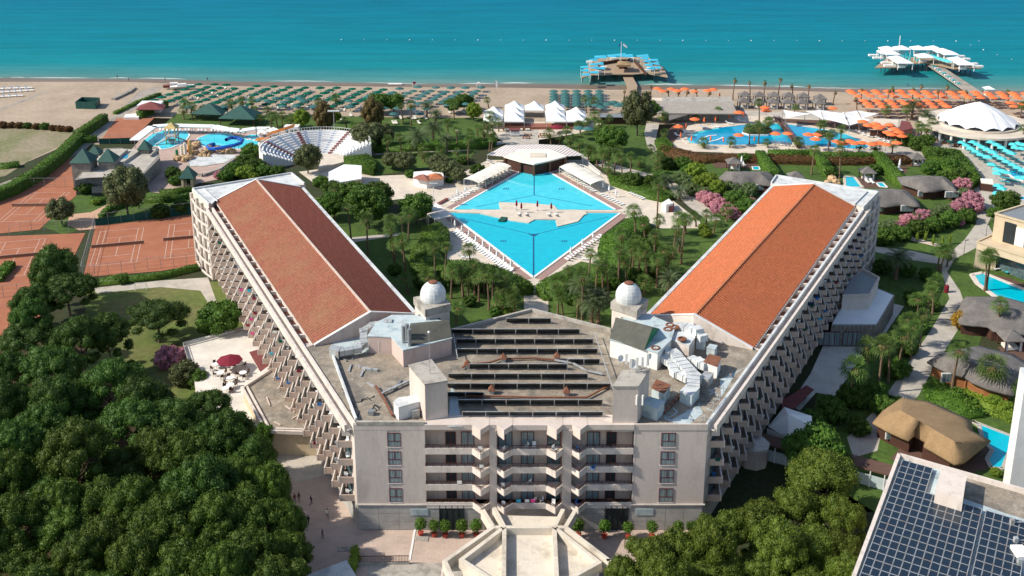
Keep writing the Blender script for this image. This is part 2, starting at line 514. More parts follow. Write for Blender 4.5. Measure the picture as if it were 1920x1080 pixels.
def sea_mat():
 m, nt, bs = new_mat('sea_water')
 pos = nt.nodes.new('ShaderNodeNewGeometry').outputs['Position']
 sep = nt.nodes.new('ShaderNodeSeparateXYZ')
 nt.links.new(pos, sep.inputs[0])
 # distance off the shore: y + x * slope
 ma = nt.nodes.new('ShaderNodeMath')
 ma.operation = 'MULTIPLY_ADD'
 nt.links.new(sep.outputs[0], ma.inputs[0])
 ma.inputs[1].default_value = 0.048
 nt.links.new(sep.outputs[1], ma.inputs[2])
 vec = coords(nt, (0.012, 0.03, 1))
 wob = noise(nt, vec, 1.0, 4)
 mb = nt.nodes.new('ShaderNodeMath')
 mb.operation = 'MULTIPLY_ADD'
 nt.links.new(wob, mb.inputs[0])
 mb.inputs[1].default_value = 14
 nt.links.new(ma.outputs[0], mb.inputs[2])
 mr = nt.nodes.new('ShaderNodeMapRange')
 mr.inputs[1].default_value = 436
 mr.inputs[2].default_value = 690
 nt.links.new(mb.outputs[0], mr.inputs[0])
 col = ramp(nt, mr.outputs[0], [(0.0, (0.15, 0.21, 0.18)), (0.045, (0.06, 0.22, 0.215)), (0.13, (0.004, 0.195, 0.22)), (0.30, (0.0, 0.175, 0.222)), (1.0, (0.0, 0.135, 0.215))])
 nt.links.new(col, bs.inputs['Base Color'])
 bs.inputs['Roughness'].default_value = 0.6
 bs.inputs['Specular IOR Level'].default_value = 0.0
 v1 = coords(nt, (0.10, 0.42, 1), 0.05)
 v2 = coords(nt, (0.02, 0.07, 1), -0.08)
 n1 = noise(nt, v1, 1.0, 6, 0.65)
 n2 = noise(nt, v2, 1.0, 3)
 ad = nt.nodes.new('ShaderNodeMath')
 ad.operation = 'MULTIPLY_ADD'
 nt.links.new(n2, ad.inputs[0])
 ad.inputs[1].default_value = 2.5
 nt.links.new(n1, ad.inputs[2])
 bump(nt, bs, ad.outputs[0], 0.6, 1.2)
 # long ripples: slightly darker and lighter streaks of water
 st = ramp(nt, noise(nt, coords(nt, (0.018, 0.16, 1), 0.04), 1.0, 5, 0.6), [(0.3, (0.84,) * 3), (0.7, (1.14,) * 3)])
 nt.links.new(mixc(nt, 1.0, col, st, 'MULTIPLY'), bs.inputs['Base Color'])
 gl = nt.nodes.new('ShaderNodeBsdfGlossy')
 gl.inputs['Color'].default_value = (0.5, 0.85, 1.0, 1)
 gl.inputs['Roughness'].default_value = 0.22
 nt.links.new(bs.inputs['Normal'].links[0].from_socket, gl.inputs['Normal'])
 mx = nt.nodes.new('ShaderNodeMixShader')
 mx.inputs[0].default_value = 0.09
 nt.links.new(bs.outputs[0], mx.inputs[1])
 nt.links.new(gl.outputs[0], mx.inputs[2])
 nt.links.new(mx.outputs[0], nt.nodes['Material Output'].inputs[0])
 return m

M['sea'] = sea_mat()

def tile_mat(name, ang, ca, cb, cc, period, stain):
 """clay tiles: courses and columns give a fine weave, older tiles differ"""
 m, nt, bs = new_mat(name)
 vec = coords(nt, (1, 1, 1), ang)
 br = nt.nodes.new('ShaderNodeTexBrick')
 br.offset = 0.0
 br.inputs['Scale'].default_value = 1.0
 br.inputs['Brick Width'].default_value = 0.36
 br.inputs['Row Height'].default_value = period
 br.inputs['Mortar Size'].default_value = 0.045
 br.inputs['Color1'].default_value = (*ca, 1)
 br.inputs['Color2'].default_value = (*cb, 1)
 br.inputs['Mortar'].default_value = (*cc, 1)
 nt.links.new(vec, br.inputs['Vector'])
 n1 = noise(nt, vec, 0.16, 6, 0.7)
 col = mixc(nt, ramp(nt, n1, [(0.42, (0, 0, 0)), (0.66, (0.6,) * 3)]), br.outputs[0], stain)
 n2 = noise(nt, vec, 2.2, 3)
 col = mixc(nt, 1.0, col, ramp(nt, n2, [(0.3, (0.8,) * 3), (0.7, (1.15,) * 3)]), 'MULTIPLY')
 nt.links.new(col, bs.inputs['Base Color'])
 bs.inputs['Roughness'].default_value = 0.9
 bs.inputs['Specular IOR Level'].default_value = 0.2
 bump(nt, bs, br.outputs['Fac'], -0.4, 0.06)
 return m

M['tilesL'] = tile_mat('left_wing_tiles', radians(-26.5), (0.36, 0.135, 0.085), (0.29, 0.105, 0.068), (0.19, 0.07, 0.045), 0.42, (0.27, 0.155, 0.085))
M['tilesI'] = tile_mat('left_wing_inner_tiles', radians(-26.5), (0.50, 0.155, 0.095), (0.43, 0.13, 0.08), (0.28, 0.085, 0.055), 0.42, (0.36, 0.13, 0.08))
M['tilesR'] = tile_mat('right_wing_tiles', radians(29.8), (0.50, 0.15, 0.062), (0.43, 0.125, 0.052), (0.29, 0.085, 0.038), 0.42, (0.34, 0.115, 0.055))

def paver_mat(name, c1, c2, cm, w, h, rot=0.0, ms=0.02):
 m, nt, bs = new_mat(name)
 vec = coords(nt, (1, 1, 1), rot)
 br = nt.nodes.new('ShaderNodeTexBrick')
 br.offset = 0.5
 br.inputs['Scale'].default_value = 1.0
 br.inputs['Brick Width'].default_value = w
 br.inputs['Row Height'].default_value = h
 br.inputs['Mortar Size'].default_value = ms
 for k, c in (('Color1', c1), ('Color2', c2), ('Mortar', cm)):
  br.inputs[k].default_value = (*c, 1)
 nt.links.new(vec, br.inputs['Vector'])
 n1 = noise(nt, vec, 0.25, 6, 0.7)
 col = mixc(nt, 1.0, br.outputs[0], ramp(nt, n1, [(0.35, (1.05,) * 3), (0.72, (0.78,) * 3)]), 'MULTIPLY')
 nt.links.new(col, bs.inputs['Base Color'])
 bs.inputs['Roughness'].default_value = 0.85
 return m

M['plaza'] = paver_mat('pinkish_plaza_paving', (0.50, 0.39, 0.32), (0.46, 0.36, 0.30), (0.38, 0.29, 0.24), 1.2, 0.6)
M['pooldeck'] = paver_mat('cream_pool_paving', (0.64, 0.56, 0.46), (0.60, 0.53, 0.43), (0.50, 0.43, 0.35), 3.2, 1.6, 0.2, 0.03)
M['waterpave'] = paver_mat('rosy_pool_paving', (0.48, 0.35, 0.29), (0.42, 0.31, 0.26), (0.34, 0.24, 0.20), 2.0, 1.2, 0.1, 0.03)
M['terrpave'] = paver_mat('white_terrace_paving', (0.68, 0.64, 0.57), (0.64, 0.60, 0.53), (0.55, 0.50, 0.44), 2.4, 2.4, 0.3, 0.02)

def thatch_mat(name, c1, c2):
 m, nt, bs = new_mat(name)
 vec = coords(nt, (1, 1, 1))
 n1 = noise(nt, vec, 0.5, 6, 0.7)
 n2 = noise(nt, coords(nt, (7, 1.6, 5), 0.4), 2.0, 5, 0.75)
 col = ramp(nt, n1, [(0.35, c1), (0.68, c2)])
 col = mixc(nt, 1.0, col, ramp(nt, n2, [(0.32, (0.6,) * 3), (0.68, (1.2,) * 3)]), 'MULTIPLY')
 nt.links.new(col, bs.inputs['Base Color'])
 bs.inputs['Roughness'].default_value = 0.95
 bump(nt, bs, n2, 0.5, 0.15)
 return m

M['thatch'] = thatch_mat('grey_thatch', (0.20, 0.185, 0.17), (0.115, 0.105, 0.10))
M['thatch_pale'] = thatch_mat('pale_thatch', (0.40, 0.36, 0.31), (0.31, 0.28, 0.245))
M['thatch_new'] = thatch_mat('golden_thatch', (0.36, 0.24, 0.12), (0.27, 0.175, 0.09))

def solar_mat():
 m, nt, bs = new_mat('solar_cells')
 vec = coords(nt, (1, 1, 1), radians(-25.5), 'pos')
 br = nt.nodes.new('ShaderNodeTexBrick')
 br.offset = 0.0
 br.inputs['Scale'].default_value = 1.0
 br.inputs['Brick Width'].default_value = 0.16
 br.inputs['Row Height'].default_value = 0.16
 br.inputs['Mortar Size'].default_value = 0.006
 br.inputs['Color1'].default_value = (0.008, 0.018, 0.034, 1)
 br.inputs['Color2'].default_value = (0.011, 0.024, 0.042, 1)
 br.inputs['Mortar'].default_value = (0.035, 0.045, 0.06, 1)
 nt.links.new(vec, br.inputs['Vector'])
 nt.links.new(br.outputs[0], bs.inputs['Base Color'])
 bs.inputs['Roughness'].default_value = 0.22
 bs.inputs['Specular IOR Level'].default_value = 0.5
 return m

M['solar'] = solar_mat()

def stripe_mat(name, ca, cb, ang, period):
 m, nt, bs = new_mat(name)
 vec = coords(nt, (1, 1, 1), ang)
 w = nt.nodes.new('ShaderNodeTexWave')
 w.wave_type = 'BANDS'
 w.bands_direction = 'X'
 w.inputs['Scale'].default_value = 1.0 / period * 0.314
 nt.links.new(vec, w.inputs[0])
 nt.links.new(ramp(nt, w.outputs[0], [(0.46, ca), (0.54, cb)]), bs.inputs['Base Color'])
 bs.inputs['Roughness'].default_value = 0.85
 return m

M['stripeawn'] = stripe_mat('striped_awning', (0.74, 0.70, 0.66), (0.42, 0.35, 0.34), 0.35, 1.1)
# ================================================================ plants: shared part meshes
def quads_mesh(name, V, mat, extra=None):
 """V (n,4,3) array of leaf quads"""
 n = len(V)
 me = bpy.data.meshes.new(name)
 v = V.reshape(-1, 3)
 ex_v, ex_f = extra if extra else (np.zeros((0, 3)), [])
 allv = np.concatenate([v, ex_v]) if len(ex_v) else v
 loops = list(range(4 * n))
 starts = list(range(0, 4 * n, 4))
 tot = [4] * n
 for f in ex_f:
  starts.append(len(loops))
  tot.append(len(f))
  loops += [i + 4 * n for i in f]
 me.vertices.add(len(allv))
 me.vertices.foreach_set('co', allv.astype(np.float32).ravel())
 me.loops.add(len(loops))
 me.loops.foreach_set('vertex_index', np.array(loops, dtype=np.int32))
 me.polygons.add(len(starts))
 me.polygons.foreach_set('loop_start', np.array(starts, dtype=np.int32))
 me.materials.append(mat)
 me.update(calc_edges=True)
 return me

def sphere_pts(n, up=-0.35):
 p = rng.normal(size=(int(n * 1.8) + 8, 3))
 p /= np.linalg.norm(p, axis=1)[:, None]
 p = p[p[:, 2] > up][:n]
 return p

def leaf_quads(P, Nrm, size, jitter=0.8, aspect=0.6):
 n = len(P)
 nr = Nrm + rng.normal(size=(n, 3)) * jitter
 nr /= np.linalg.norm(nr, axis=1)[:, None] + 1e-9
 a = np.cross(nr, rng.normal(size=(n, 3)))
 a /= np.linalg.norm(a, axis=1)[:, None] + 1e-9
 b = np.cross(nr, a)
 s = size * rng.uniform(0.6, 1.3, size=(n, 1))
 a = a * s
 b = b * s * aspect
 return np.stack([P - a - b * 0.4, P + a * 0.1 - b, P + a + b * 0.4, P - a * 0.1 + b], axis=1)

def blob_core(c, r, n=7, m=5):
 v, f = [], []
 ph = rng.uniform(0, 6, 3)
 for i in range(m + 1):
  t = pi * i / m
  for j in range(n):
   a = 2 * pi * j / n
   k = 1 + 0.14 * sin(3 * a + ph[0]) * sin(2 * t + ph[1])
   v.append((c[0] + r[0] * sin(t) * cos(a) * k, c[1] + r[1] * sin(t) * sin(a) * k, c[2] + r[2] * cos(t) * k))
 for i in range(m):
  for j in range(n):
   q = (j + 1) % n
   f.append((i * n + j, i * n + q, (i + 1) * n + q, (i + 1) * n + j)[::-1])
 return v, f

def cloud(blobs, dens, size, up=-0.35, core=0.72, jitter=0.8, aspect=0.6):
 """leaves on lumps: blobs [(centre, radii)], dens leaves per m2"""
 Q_, ev, ef = [], [], []
 for c, r in blobs:
  c, r = np.array(c, float), np.array(r, float)
  area = 4 * pi * (r[0] * r[1] + r[0] * r[2] + r[1] * r[2]) / 3
  n = max(12, int(area * dens * (1 - up) / 2))
  p = sphere_pts(n, up)
  nr = p / r
  nr /= np.linalg.norm(nr, axis=1)[:, None]
  rad = rng.uniform(0.80, 1.10, size=(len(p), 1))
  # smaller lumps on each lump
  k = 1 + 0.10 * np.sin(p[:, :1] * 9 + c[0]) * np.sin(p[:, 1:2] * 8 + c[1] * 2) + 0.08 * np.sin(p[:, 2:3] * 11)
  Q_.append(leaf_quads(c + p * r * rad * k, nr, size, jitter, aspect))
  v, f = blob_core(c, r * core)
  o = len(ev)
  ev += v
  ef += [tuple(i + o for i in q) for q in f]
 return np.concatenate(Q_), (np.array(ev), ef)

def limb_mesh(name, mat, limbs):
 mb = MB()
 for pts, r0, r1 in limbs:
  mb.tube(pts, r0, 6, r1)
 return mb.mesh(name, mat, smooth=True)

def pine_proto(seed, R=6.0, hgt=7.5, mat='pine', spread=1.0):
 """umbrella pine: cushions of needles over a wide dome carried by spreading limbs"""
 random.seed(seed)
 bl, limbs = [], []
 n = 34
 ecc = random.uniform(0.8, 1.0)
 ph = random.uniform(0, 6)
 for i in range(n):
  rr = R * sqrt((i + 0.5) / n) * random.uniform(0.86, 1.04)
  a = i * 2.39996 + random.uniform(-0.35, 0.35)
  lob = 1 + 0.14 * sin(3 * a + ph)
  x, y = rr * cos(a) * lob, rr * sin(a) * ecc * lob
  z = hgt - 1.6 + 5.2 * sqrt(max(0, 1 - (rr / (R * 1.06)) ** 2)) * spread + random.uniform(-0.5, 0.5)
  br = random.uniform(1.2, 2.0) * (R / 6)
  bl.append(((x, y, z), (br, br, br * random.uniform(0.62, 0.85))))
 for i in range(8):
  a = i * pi / 4 + random.uniform(-0.3, 0.3)
  x, y = R * 0.93 * cos(a), R * 0.93 * sin(a) * ecc
  bl.append(((x, y, hgt - 1.4 + random.uniform(-0.6, 0.3)), (1.2, 1.2, 0.9)))
 q, ex = cloud(bl, 20.0, 0.17, -0.5, 0.84, 0.95)
 crown = quads_mesh('pine_crown', q, M[mat], ex)
 limbs.append(([(0, 0, -0.3), (0.15, 0.1, hgt * 0.5), (0.1, 0.0, hgt * 0.8)], 0.32, 0.22))
 for i in range(7):
  a = i * 0.9 + random.uniform(-0.2, 0.2)
  l = R * random.uniform(0.55, 0.85)
  limbs.append(([(0.1, 0, hgt * random.uniform(0.55, 0.8)), (l * 0.5 * cos(a), l * 0.5 * sin(a), hgt * 0.95), (l * cos(a), l * sin(a), hgt + 0.9)], 0.16, 0.05))
 trunk = limb_mesh('pine_trunk', M['bark'], limbs)
 return [('trunk', trunk), ('crown', crown)]

def broad_proto(seed, R=4.0, H=7.0, mat='leaf', trunk_h=2.5, size=0.26, dens=12, droop=0.0, n=24):
 random.seed(seed)
 bl = []
 hz = (H - trunk_h) / 2
 zc = trunk_h + hz
 for i in range(n):
  t = (i + 0.5) / n
  ph = math.acos(1 - 2 * t)
  a = i * 2.39996
  k = random.uniform(0.72, 0.95)
  x, y, z = R * sin(ph) * cos(a) * k, R * sin(ph) * sin(a) * k, zc + hz * cos(ph) * k
  if z < trunk_h + 0.2:
   z = trunk_h + random.uniform(0.2, 0.8)
  br = R * random.uniform(0.26, 0.40)
  bl.append(((x, y, z), (br, br, br * random.uniform(0.75, 1.05) * (1 + droop))))
 q, ex = cloud(bl, dens, size, -0.8, 0.75, 0.9)
 crown = quads_mesh('tree_crown', q, M[mat], ex)
 limbs = [([(0, 0, -0.3), (0.1, 0, trunk_h), (0, 0.1, zc)], 0.05 * R + 0.06, 0.04 * R)]
 for i in range(5):
  a = i * 1.26 + random.random()
  limbs.append(([(0, 0, trunk_h * 0.8), (R * 0.3 * cos(a), R * 0.3 * sin(a), trunk_h + hz * 0.4), (R * 0.6 * cos(a), R * 0.6 * sin(a), zc)], 0.03 * R + 0.03, 0.03))
 return [('trunk', limb_mesh('tree_trunk', M['bark'], limbs)), ('crown', crown)]

def fan_palm_proto(seed, skirt=0.8, L=2.2, n=34):
 """fan palm crown at the origin: stalks ending in pleated fans, a skirt of dead fronds"""
 random.seed(seed)
 mb = MB()
 for i in range(n):
  a = i * 2.39996
  el = radians(82 - 118 * (i / n) ** 0.8 + random.uniform(-8, 8))
  l = L * random.uniform(0.85, 1.1)
  d = Vector((cos(a) * cos(el), sin(a) * cos(el), sin(el)))
  side = Vector((-sin(a), cos(a), 0))
  c0 = d * l * 0.45
  up = side.cross(d)
  for k in range(7):
   t = radians(-66 + 22 * k)
   dr = (d * cos(t) + side * sin(t)).normalized()
   w = side * cos(t) - d * sin(t)
   fl = l * 0.62 * (1 - 0.12 * abs(k - 3) / 3)
   p1 = c0 + dr * fl * 0.6 + w * 0.075 + up * 0.03
   p2 = c0 + dr * fl * 0.6 - w * 0.075 + up * 0.03
   tip = c0 + dr * fl - Vector((0, 0, 0.22 * l * (0.4 + cos(el) * 0.6)))
   mb.face([c0, p2, tip, p1])
  mb.face([(0, 0, 0), c0 + side * 0.03, c0 - side * 0.03])
 me = mb.mesh('palm_crown', M['palmleaf'])
 sk = MB()
 if skirt:
  for i in range(34):
   a = i * 2.39996
   r0, r1 = 0.25, random.uniform(0.5, 0.85)
   z1 = -skirt * random.uniform(0.7, 1.5)
   w = 0.22
   sk.face([(r0 * cos(a), r0 * sin(a), 0.05), (r1 * cos(a - w), r1 * sin(a - w), z1 * 0.7), (r1 * 0.8 * cos(a), r1 * 0.8 * sin(a), z1), (r1 * cos(a + w), r1 * sin(a + w), z1 * 0.7)])
  sk.lathe(0, 0, [(0.2, -skirt * 1.3 - .2), (0.38, -skirt * 0.6 - .1), (0.2, -0.1)], 7)
 return me, (sk.mesh('palm_skirt', M['deadfrond']) if skirt else None)

def date_palm_proto(seed, L=3.6, n=40):
 random.seed(seed)
 mb = MB()
 for i in range(n):
  a = i * 2.39996 + random.uniform(-0.1, 0.1)
  e0 = radians(85 - 95 * (i / n) ** 0.9)
  l = L * random.uniform(0.85, 1.08)
  pts, z, r, e = [], 0.0, 0.15, e0
  st = 9
  for k in range(st + 1):
   pts.append(Vector((r * cos(a), r * sin(a), z)))
   r += l / st * cos(e)
   z += l / st * sin(e)
   e -= radians(9.5)
  side = Vector((-sin(a), cos(a), 0))
  for k in range(1, st):
   p, q = pts[k], pts[k + 1]
   d = (q - p).normalized()
   ll = 0.62 * sin(pi * (k + 0.8) / (st + 1.2)) + 0.12
   for sg in (-1, 1):
    for h in (0.0, 0.5):
     b = p.lerp(q, h)
     t = b + side * sg * ll + d * ll * 0.55 - Vector((0, 0, 0.16))
     mb.face([b, b + d * 0.15, t])
  for k in range(st):
   mb.face([pts[k] + side * 0.03, pts[k + 1], pts[k] - side * 0.03])
 me = mb.mesh('date_palm_crown', M['datepalm'])
 return me

def trunk_mesh(name, r0, r1, lean=0.0, rough=0.12, n=7):
 """unit-height trunk with leaf scars"""
 mb = MB()
 prof = []
 K = 14
 b = len(mb.v)
 for k in range(K + 1):
  t = k / K
  r = (r0 + (r1 - r0) * t + (r0 * 0.5 * (1 - t * 6) if t < 0.16 else 0)) * (1 + rough * (k % 2))
  for i in range(n):
   a = 2 * pi * i / n
   mb.v.append((r * cos(a) + lean * t * t, r * sin(a), t))
 for k in range(K):
  for i in range(n):
   j = (i + 1) % n
   mb.f.append((k * n + i, k * n + j, (k + 1) * n + j, (k + 1) * n + i))
   mb.m.append(0)
 return mb.mesh(name, M['trunk'])

FAN = [fan_palm_proto(1, 0.8), fan_palm_proto(2, 1.3, 2.3, 32), fan_palm_proto(3, 0.5, 2.0, 28), fan_palm_proto(4, 1.0, 2.4, 38)]
DATE = [date_palm_proto(5), date_palm_proto(6, 3.9, 44), date_palm_proto(7, 3.2, 36)]
BARE = [fan_palm_proto(8, 0.9, 0.8, 10), fan_palm_proto(9, 0.7, 0.7, 8)]
TRUNK = [trunk_mesh('palm_trunk', 0.24, 0.17, l) for l in (0.0, 0.5, -0.6)]
TRUNK_D = trunk_mesh('date_palm_trunk', 0.42, 0.34, 0.2, 0.2)
PALMS = []

def palm(u, vc, vb, kind='fan', s=1.0, hmin=1.5):
 """crown centre row vc above the foot row vb"""
 x, y = G(u, vb)
 h = max(hmin, HZ(vc, y))
 i = len(PALMS)
 root = bpy.data.objects.new({'fan': 'fan_palm', 'date': 'date_palm', 'bare': 'beach_palm'}[kind], None)
 C.objects.link(root)
 root.location = (x, y, 0)
 root.rotation_euler = (0, 0, random.uniform(-0.4, 0.4))
 if kind == 'date':
  tm, cr, sk = TRUNK_D, DATE[i % 3], None
 elif kind == 'bare':
  tm = TRUNK[i % 3]
  cr, sk = BARE[i % 2]
 else:
  tm = TRUNK[i % 3]
  cr, sk = FAN[i % 4]
 t = place('trunk', tm, (0, 0, -0.1), 0, (1, 1, h), parent=root)
 lean = {0: 0.0, 1: 0.5, 2: -0.6}[i % 3] if kind != 'date' else 0.2
 cs = s * random.uniform(0.88, 1.15)
 c = place('crown', cr, (lean, 0, h - 0.1), random.uniform(0, 6), (cs, cs, cs * random.uniform(0.85, 1.05)), parent=root)
 if sk:
  d = bpy.data.objects.new('dead_fronds', sk)
  C.objects.link(d)
  d.parent = c
 PALMS.append(root)
 return root

def palms(lst, where, group, kind='fan', s=1.0, look='fan palm', cat='palm tree'):
 obs = [palm(*p[:3], kind=(p[3] if len(p) > 3 else kind), s=(p[4] if len(p) > 4 else s)) for p in lst]
 order = sorted(range(len(obs)), key=lambda i: lst[i][0])
 for r, i in enumerate(order):
  k = lst[i][3] if len(lst[i]) > 3 else kind
  lk = {'date': 'date palm', 'bare': 'thin sparse palm', 'fan': look}[k]
  tag(obs[i], '%s %s, %s from the left' % (lk, where, nth(r)) if len(obs) > 1 else '%s %s' % (lk, where), cat, group)
 return obs

PINES = {k: [pine_proto(s_ + i, 6.0, 7.0, k, 0.85 + 0.12 * (i % 3)) for i in range(n_)] for k, s_, n_ in (('pine', 10, 4), ('pine_b', 20, 3), ('pine_c', 30, 3))}
BROAD = {
 'leaf': [broad_proto(31, 4, 7), broad_proto(32, 4, 7.5, n=30)],
 'lime': [broad_proto(33, 4, 8, 'lime', 2.0)],
 'olive': [broad_proto(34, 4, 7, 'olive', 2.2, 0.24, 9, 0.1), broad_proto(35, 4, 8.5, 'olive', 2.5, 0.24, 8, 0.3)],
 'brown': [broad_proto(36, 4, 9, 'brownleaf', 1.4, 0.26, 10, 0.5)],
 'orange': [broad_proto(37, 4, 8, 'orangeleaf', 1.5, 0.24, 9, 0.4)],
 'bush': [broad_proto(38, 4, 6, 'leaf', 0.2, 0.30, 10), broad_proto(39, 4, 5.5, 'leaf', 0.2, 0.30, 10)],
 'olivebush': [broad_proto(40, 4, 5.5, 'olive', 0.2, 0.30, 10)],
 'pink': [broad_proto(41, 4, 6, 'pinkbush', 0.2, 0.28, 12), broad_proto(42, 4, 5.5, 'pinkbush', 0.2, 0.28, 12)],
 'whitefl': [broad_proto(43, 4, 6, 'whitebush', 0.2, 0.28, 12)],
 'redbush': [broad_proto(44, 4, 5, 'hedge_red', 0.2, 0.30, 10)],
 'limebush': [broad_proto(45, 4, 5.5, 'lime', 0.2, 0.28, 10)],
}
NAME_OF = {'leaf': ('broadleaf_tree', 'tree'), 'lime': ('lime_green_tree', 'tree'), 'olive': ('grey_green_tree', 'tree'), 'brown': ('brownish_tree', 'tree'), 'orange': ('orange_tree', 'tree'),
     'bush': ('shrub', 'shrub'), 'olivebush': ('shrub', 'shrub'), 'pink': ('pink_oleander', 'shrub'), 'whitefl': ('pale_oleander', 'shrub'), 'redbush': ('shrub', 'shrub'), 'limebush': ('shrub', 'shrub')}
_tc = [0]

def tree(kind, u, vc, wpx, label, group=None, zc=None, squash=1.0):
 """crown centre at (u, vc) and wpx wide in the photograph"""
 protos = PINES['pine_c' if u > 1100 else 'pine_b' if vc > 890 + 60 * sin(u) else 'pine'] if kind == 'pine' else BROAD[kind]
 _tc[0] += 1
 p = protos[_tc[0] % len(protos)]
 R0, Hc = (6.6, 8.0) if kind == 'pine' else (4.4, {'leaf': 4.6, 'lime': 4.8, 'olive': 4.8, 'brown': 5.2, 'orange': 4.8}.get(kind, 2.9))
 z = 5.0
 for _ in range(4):
  w = wpx / pxm(vc, z)
  s = w / (2 * R0)
  sz = s * squash if kind != 'pine' else (0.55 * s + 0.45) * squash
  z = Hc * sz
 x, y = G(u, vc, z)
 nm, cat = ('umbrella_pine', 'pine tree') if kind == 'pine' else NAME_OF[kind]
 return spawn(nm, p, (x, y, 0), random.uniform(0, 6.28), (s, s, sz), label, cat, group)

def leafy_solid(name, poly, z0, z1, mat, label, cat, group=None, size=0.2, dens=15, wob=0.2, parent=None, kind=None, step=1.6):
 """clipped hedge or shrub mass on a ground polygon: solid core with a skin of leaves"""
 P = np.array(poly)
 n = len(P)
 cx, cy = P.mean(axis=0)
 core = MB()
 inner = [(cx + (p[0] - cx) * 0.985, cy + (p[1] - cy) * 0.985) for p in poly]
 core.prism(inner, z0, z1 - 0.15)
 pts, nrm = [], []
 # top
 x0, y0 = P.min(axis=0)
 x1, y1 = P.max(axis=0)
 m = int((x1 - x0) * (y1 - y0) * dens)
 m = min(m, 60000)
 cand = np.stack([rng.uniform(x0, x1, m), rng.uniform(y0, y1, m)], 1)
 inside = np.zeros(m, bool)
 j = n - 1
 for i in range(n):
  xi, yi, xj, yj = P[i, 0], P[i, 1], P[j, 0], P[j, 1]
  cond = ((yi > cand[:, 1]) != (yj > cand[:, 1])) & (cand[:, 0] < (xj - xi) * (cand[:, 1] - yi) / (yj - yi + 1e-12) + xi)
  inside ^= cond
  j = i
 cand = cand[inside]
 zz = z1 + wob * (np.sin(cand[:, 0] * 1.3) * np.sin(cand[:, 1] * 1.1) + 0.6 * np.sin(cand[:, 0] * 2.9 + 1) * np.sin(cand[:, 1] * 3.1)) + rng.uniform(-0.1, 0.1, len(cand))
 pts.append(np.column_stack([cand, zz]))
 nrm.append(np.tile([0, 0, 1.0], (len(cand), 1)))
 area = sum(P[i, 0] * P[(i + 1) % n, 1] - P[(i + 1) % n, 0] * P[i, 1] for i in range(n))
 sg = 1 if area > 0 else -1
 for i in range(n):
  a, b = P[i], P[(i + 1) % n]
  L = np.linalg.norm(b - a)
  k = int(L * (z1 - z0) * dens)
  if k < 1:
   continue
  t = rng.uniform(0, 1, (k, 1))
  q = a + (b - a) * t
  nn = np.array([(b - a)[1], -(b - a)[0]]) / (L + 1e-9) * sg
  q = q + nn * (rng.uniform(-0.1, 0.15, (k, 1)) + wob * 0.4 * np.sin(t * L * 2))
  pts.append(np.column_stack([q, rng.uniform(z0, z1, k)]))
  nrm.append(np.tile([nn[0], nn[1], 0.2], (k, 1)))
 pts, nrm = np.concatenate(pts), np.concatenate(nrm)
 V = leaf_quads(pts, nrm, size, 0.7)
 off = (cx, cy, 0)
 cv = np.array(core.v) - np.array(off)
 me = quads_mesh(name, V - np.array(off), mat, (cv, core.f))
 o = place(name, me, off, label=label, cat=cat, group=group)
 if kind:
  tag(o, kind=kind)
 return o

def hedge_line(pts, w, h, label, mat='hedge', group=None, name='hedge', size=0.2, dens=14):
 """hedge along a ground line given in photo pixels"""
 W = [Vector((*p, 0)) for p in Q(pts)]
 L, R_ = [], []
 for i, p in enumerate(W):
  d = (W[min(i + 1, len(W) - 1)] - W[max(i - 1, 0)]).normalized()
  nrm = Vector((-d.y, d.x, 0)) * w / 2
  L.append((p.x + nrm.x, p.y + nrm.y))
  R_.append((p.x - nrm.x, p.y - nrm.y))
 return leafy_solid(name, L + R_[::-1], 0, h, M[mat], label, 'hedge', group, size, dens, 0.15)
# ================================================================ the ground, the sea and the beach
def sheet(name, pts, z, mat, kind='structure', h=0.0):
 """a surface laid on the ground; pts in photo pixels"""
 mb = MB()
 P = Q(pts, z)
 mb.prism(P, z - (h or 0.004), z)
 o = mb.build(name, mat)
 return tag(o, kind=kind)

def shore_y(x):
 return 431.6 - 0.048 * x + 1.2 * sin(x / 37.0) + 0.7 * sin(x / 13.0 + 1)

mb = MB()
mb.prism([(-420, -40), (460, -40), (460, 345), (-420, 345)], -0.5, 0.0)
tag(mb.build('ground', M['soil']), kind='structure')
# beach: from the gardens down under the water
mb = MB()
xs = [-420 + 10 * i for i in range(89)]
rows = [(-95, 0.012), (-40, 0.03), (-14, 0.03), (-5, 0.0), (0, -0.28), (6, -0.55), (40, -2.5)]
for x0, x1 in zip(xs[:-1], xs[1:]):
 back = -60 if -150 < x0 < 62 else -95
 for (a, za), (b, zb) in zip([(back, .012)] + rows[1:-1], rows[1:]):
  mb.face([(x0, shore_y(x0) + a, za), (x1, shore_y(x1) + a, za), (x1, shore_y(x1) + b, zb), (x0, shore_y(x0) + b, zb)])
tag(mb.build('beach', M['sand']), kind='structure')
mb = MB()
for x0, x1 in zip(xs[:-1], xs[1:]):
 w0, w1 = 7.5 + 1.5 * sin(x0 / 23), 7.5 + 1.5 * sin(x1 / 23)
 for a0, a1, b0, b1, za, zb in ((-w0, -w1, -4.9, -4.9, 0.026, 0.008), (-4.9, -4.9, 0.4, 0.4, 0.008, -0.272)):
  mb.face([(x0, shore_y(x0) + a0, za), (x1, shore_y(x1) + a1, za), (x1, shore_y(x1) + b1, zb), (x0, shore_y(x0) + b0, zb)])
tag(mb.build('wet_sand', M['wetsand']), kind='structure')
mb = MB()
mb.prism([(-2500, 405), (2500, 405), (2500, 6000), (-2500, 6000)], -8, -0.25)
tag(mb.build('sea', M['sea']), kind='structure')
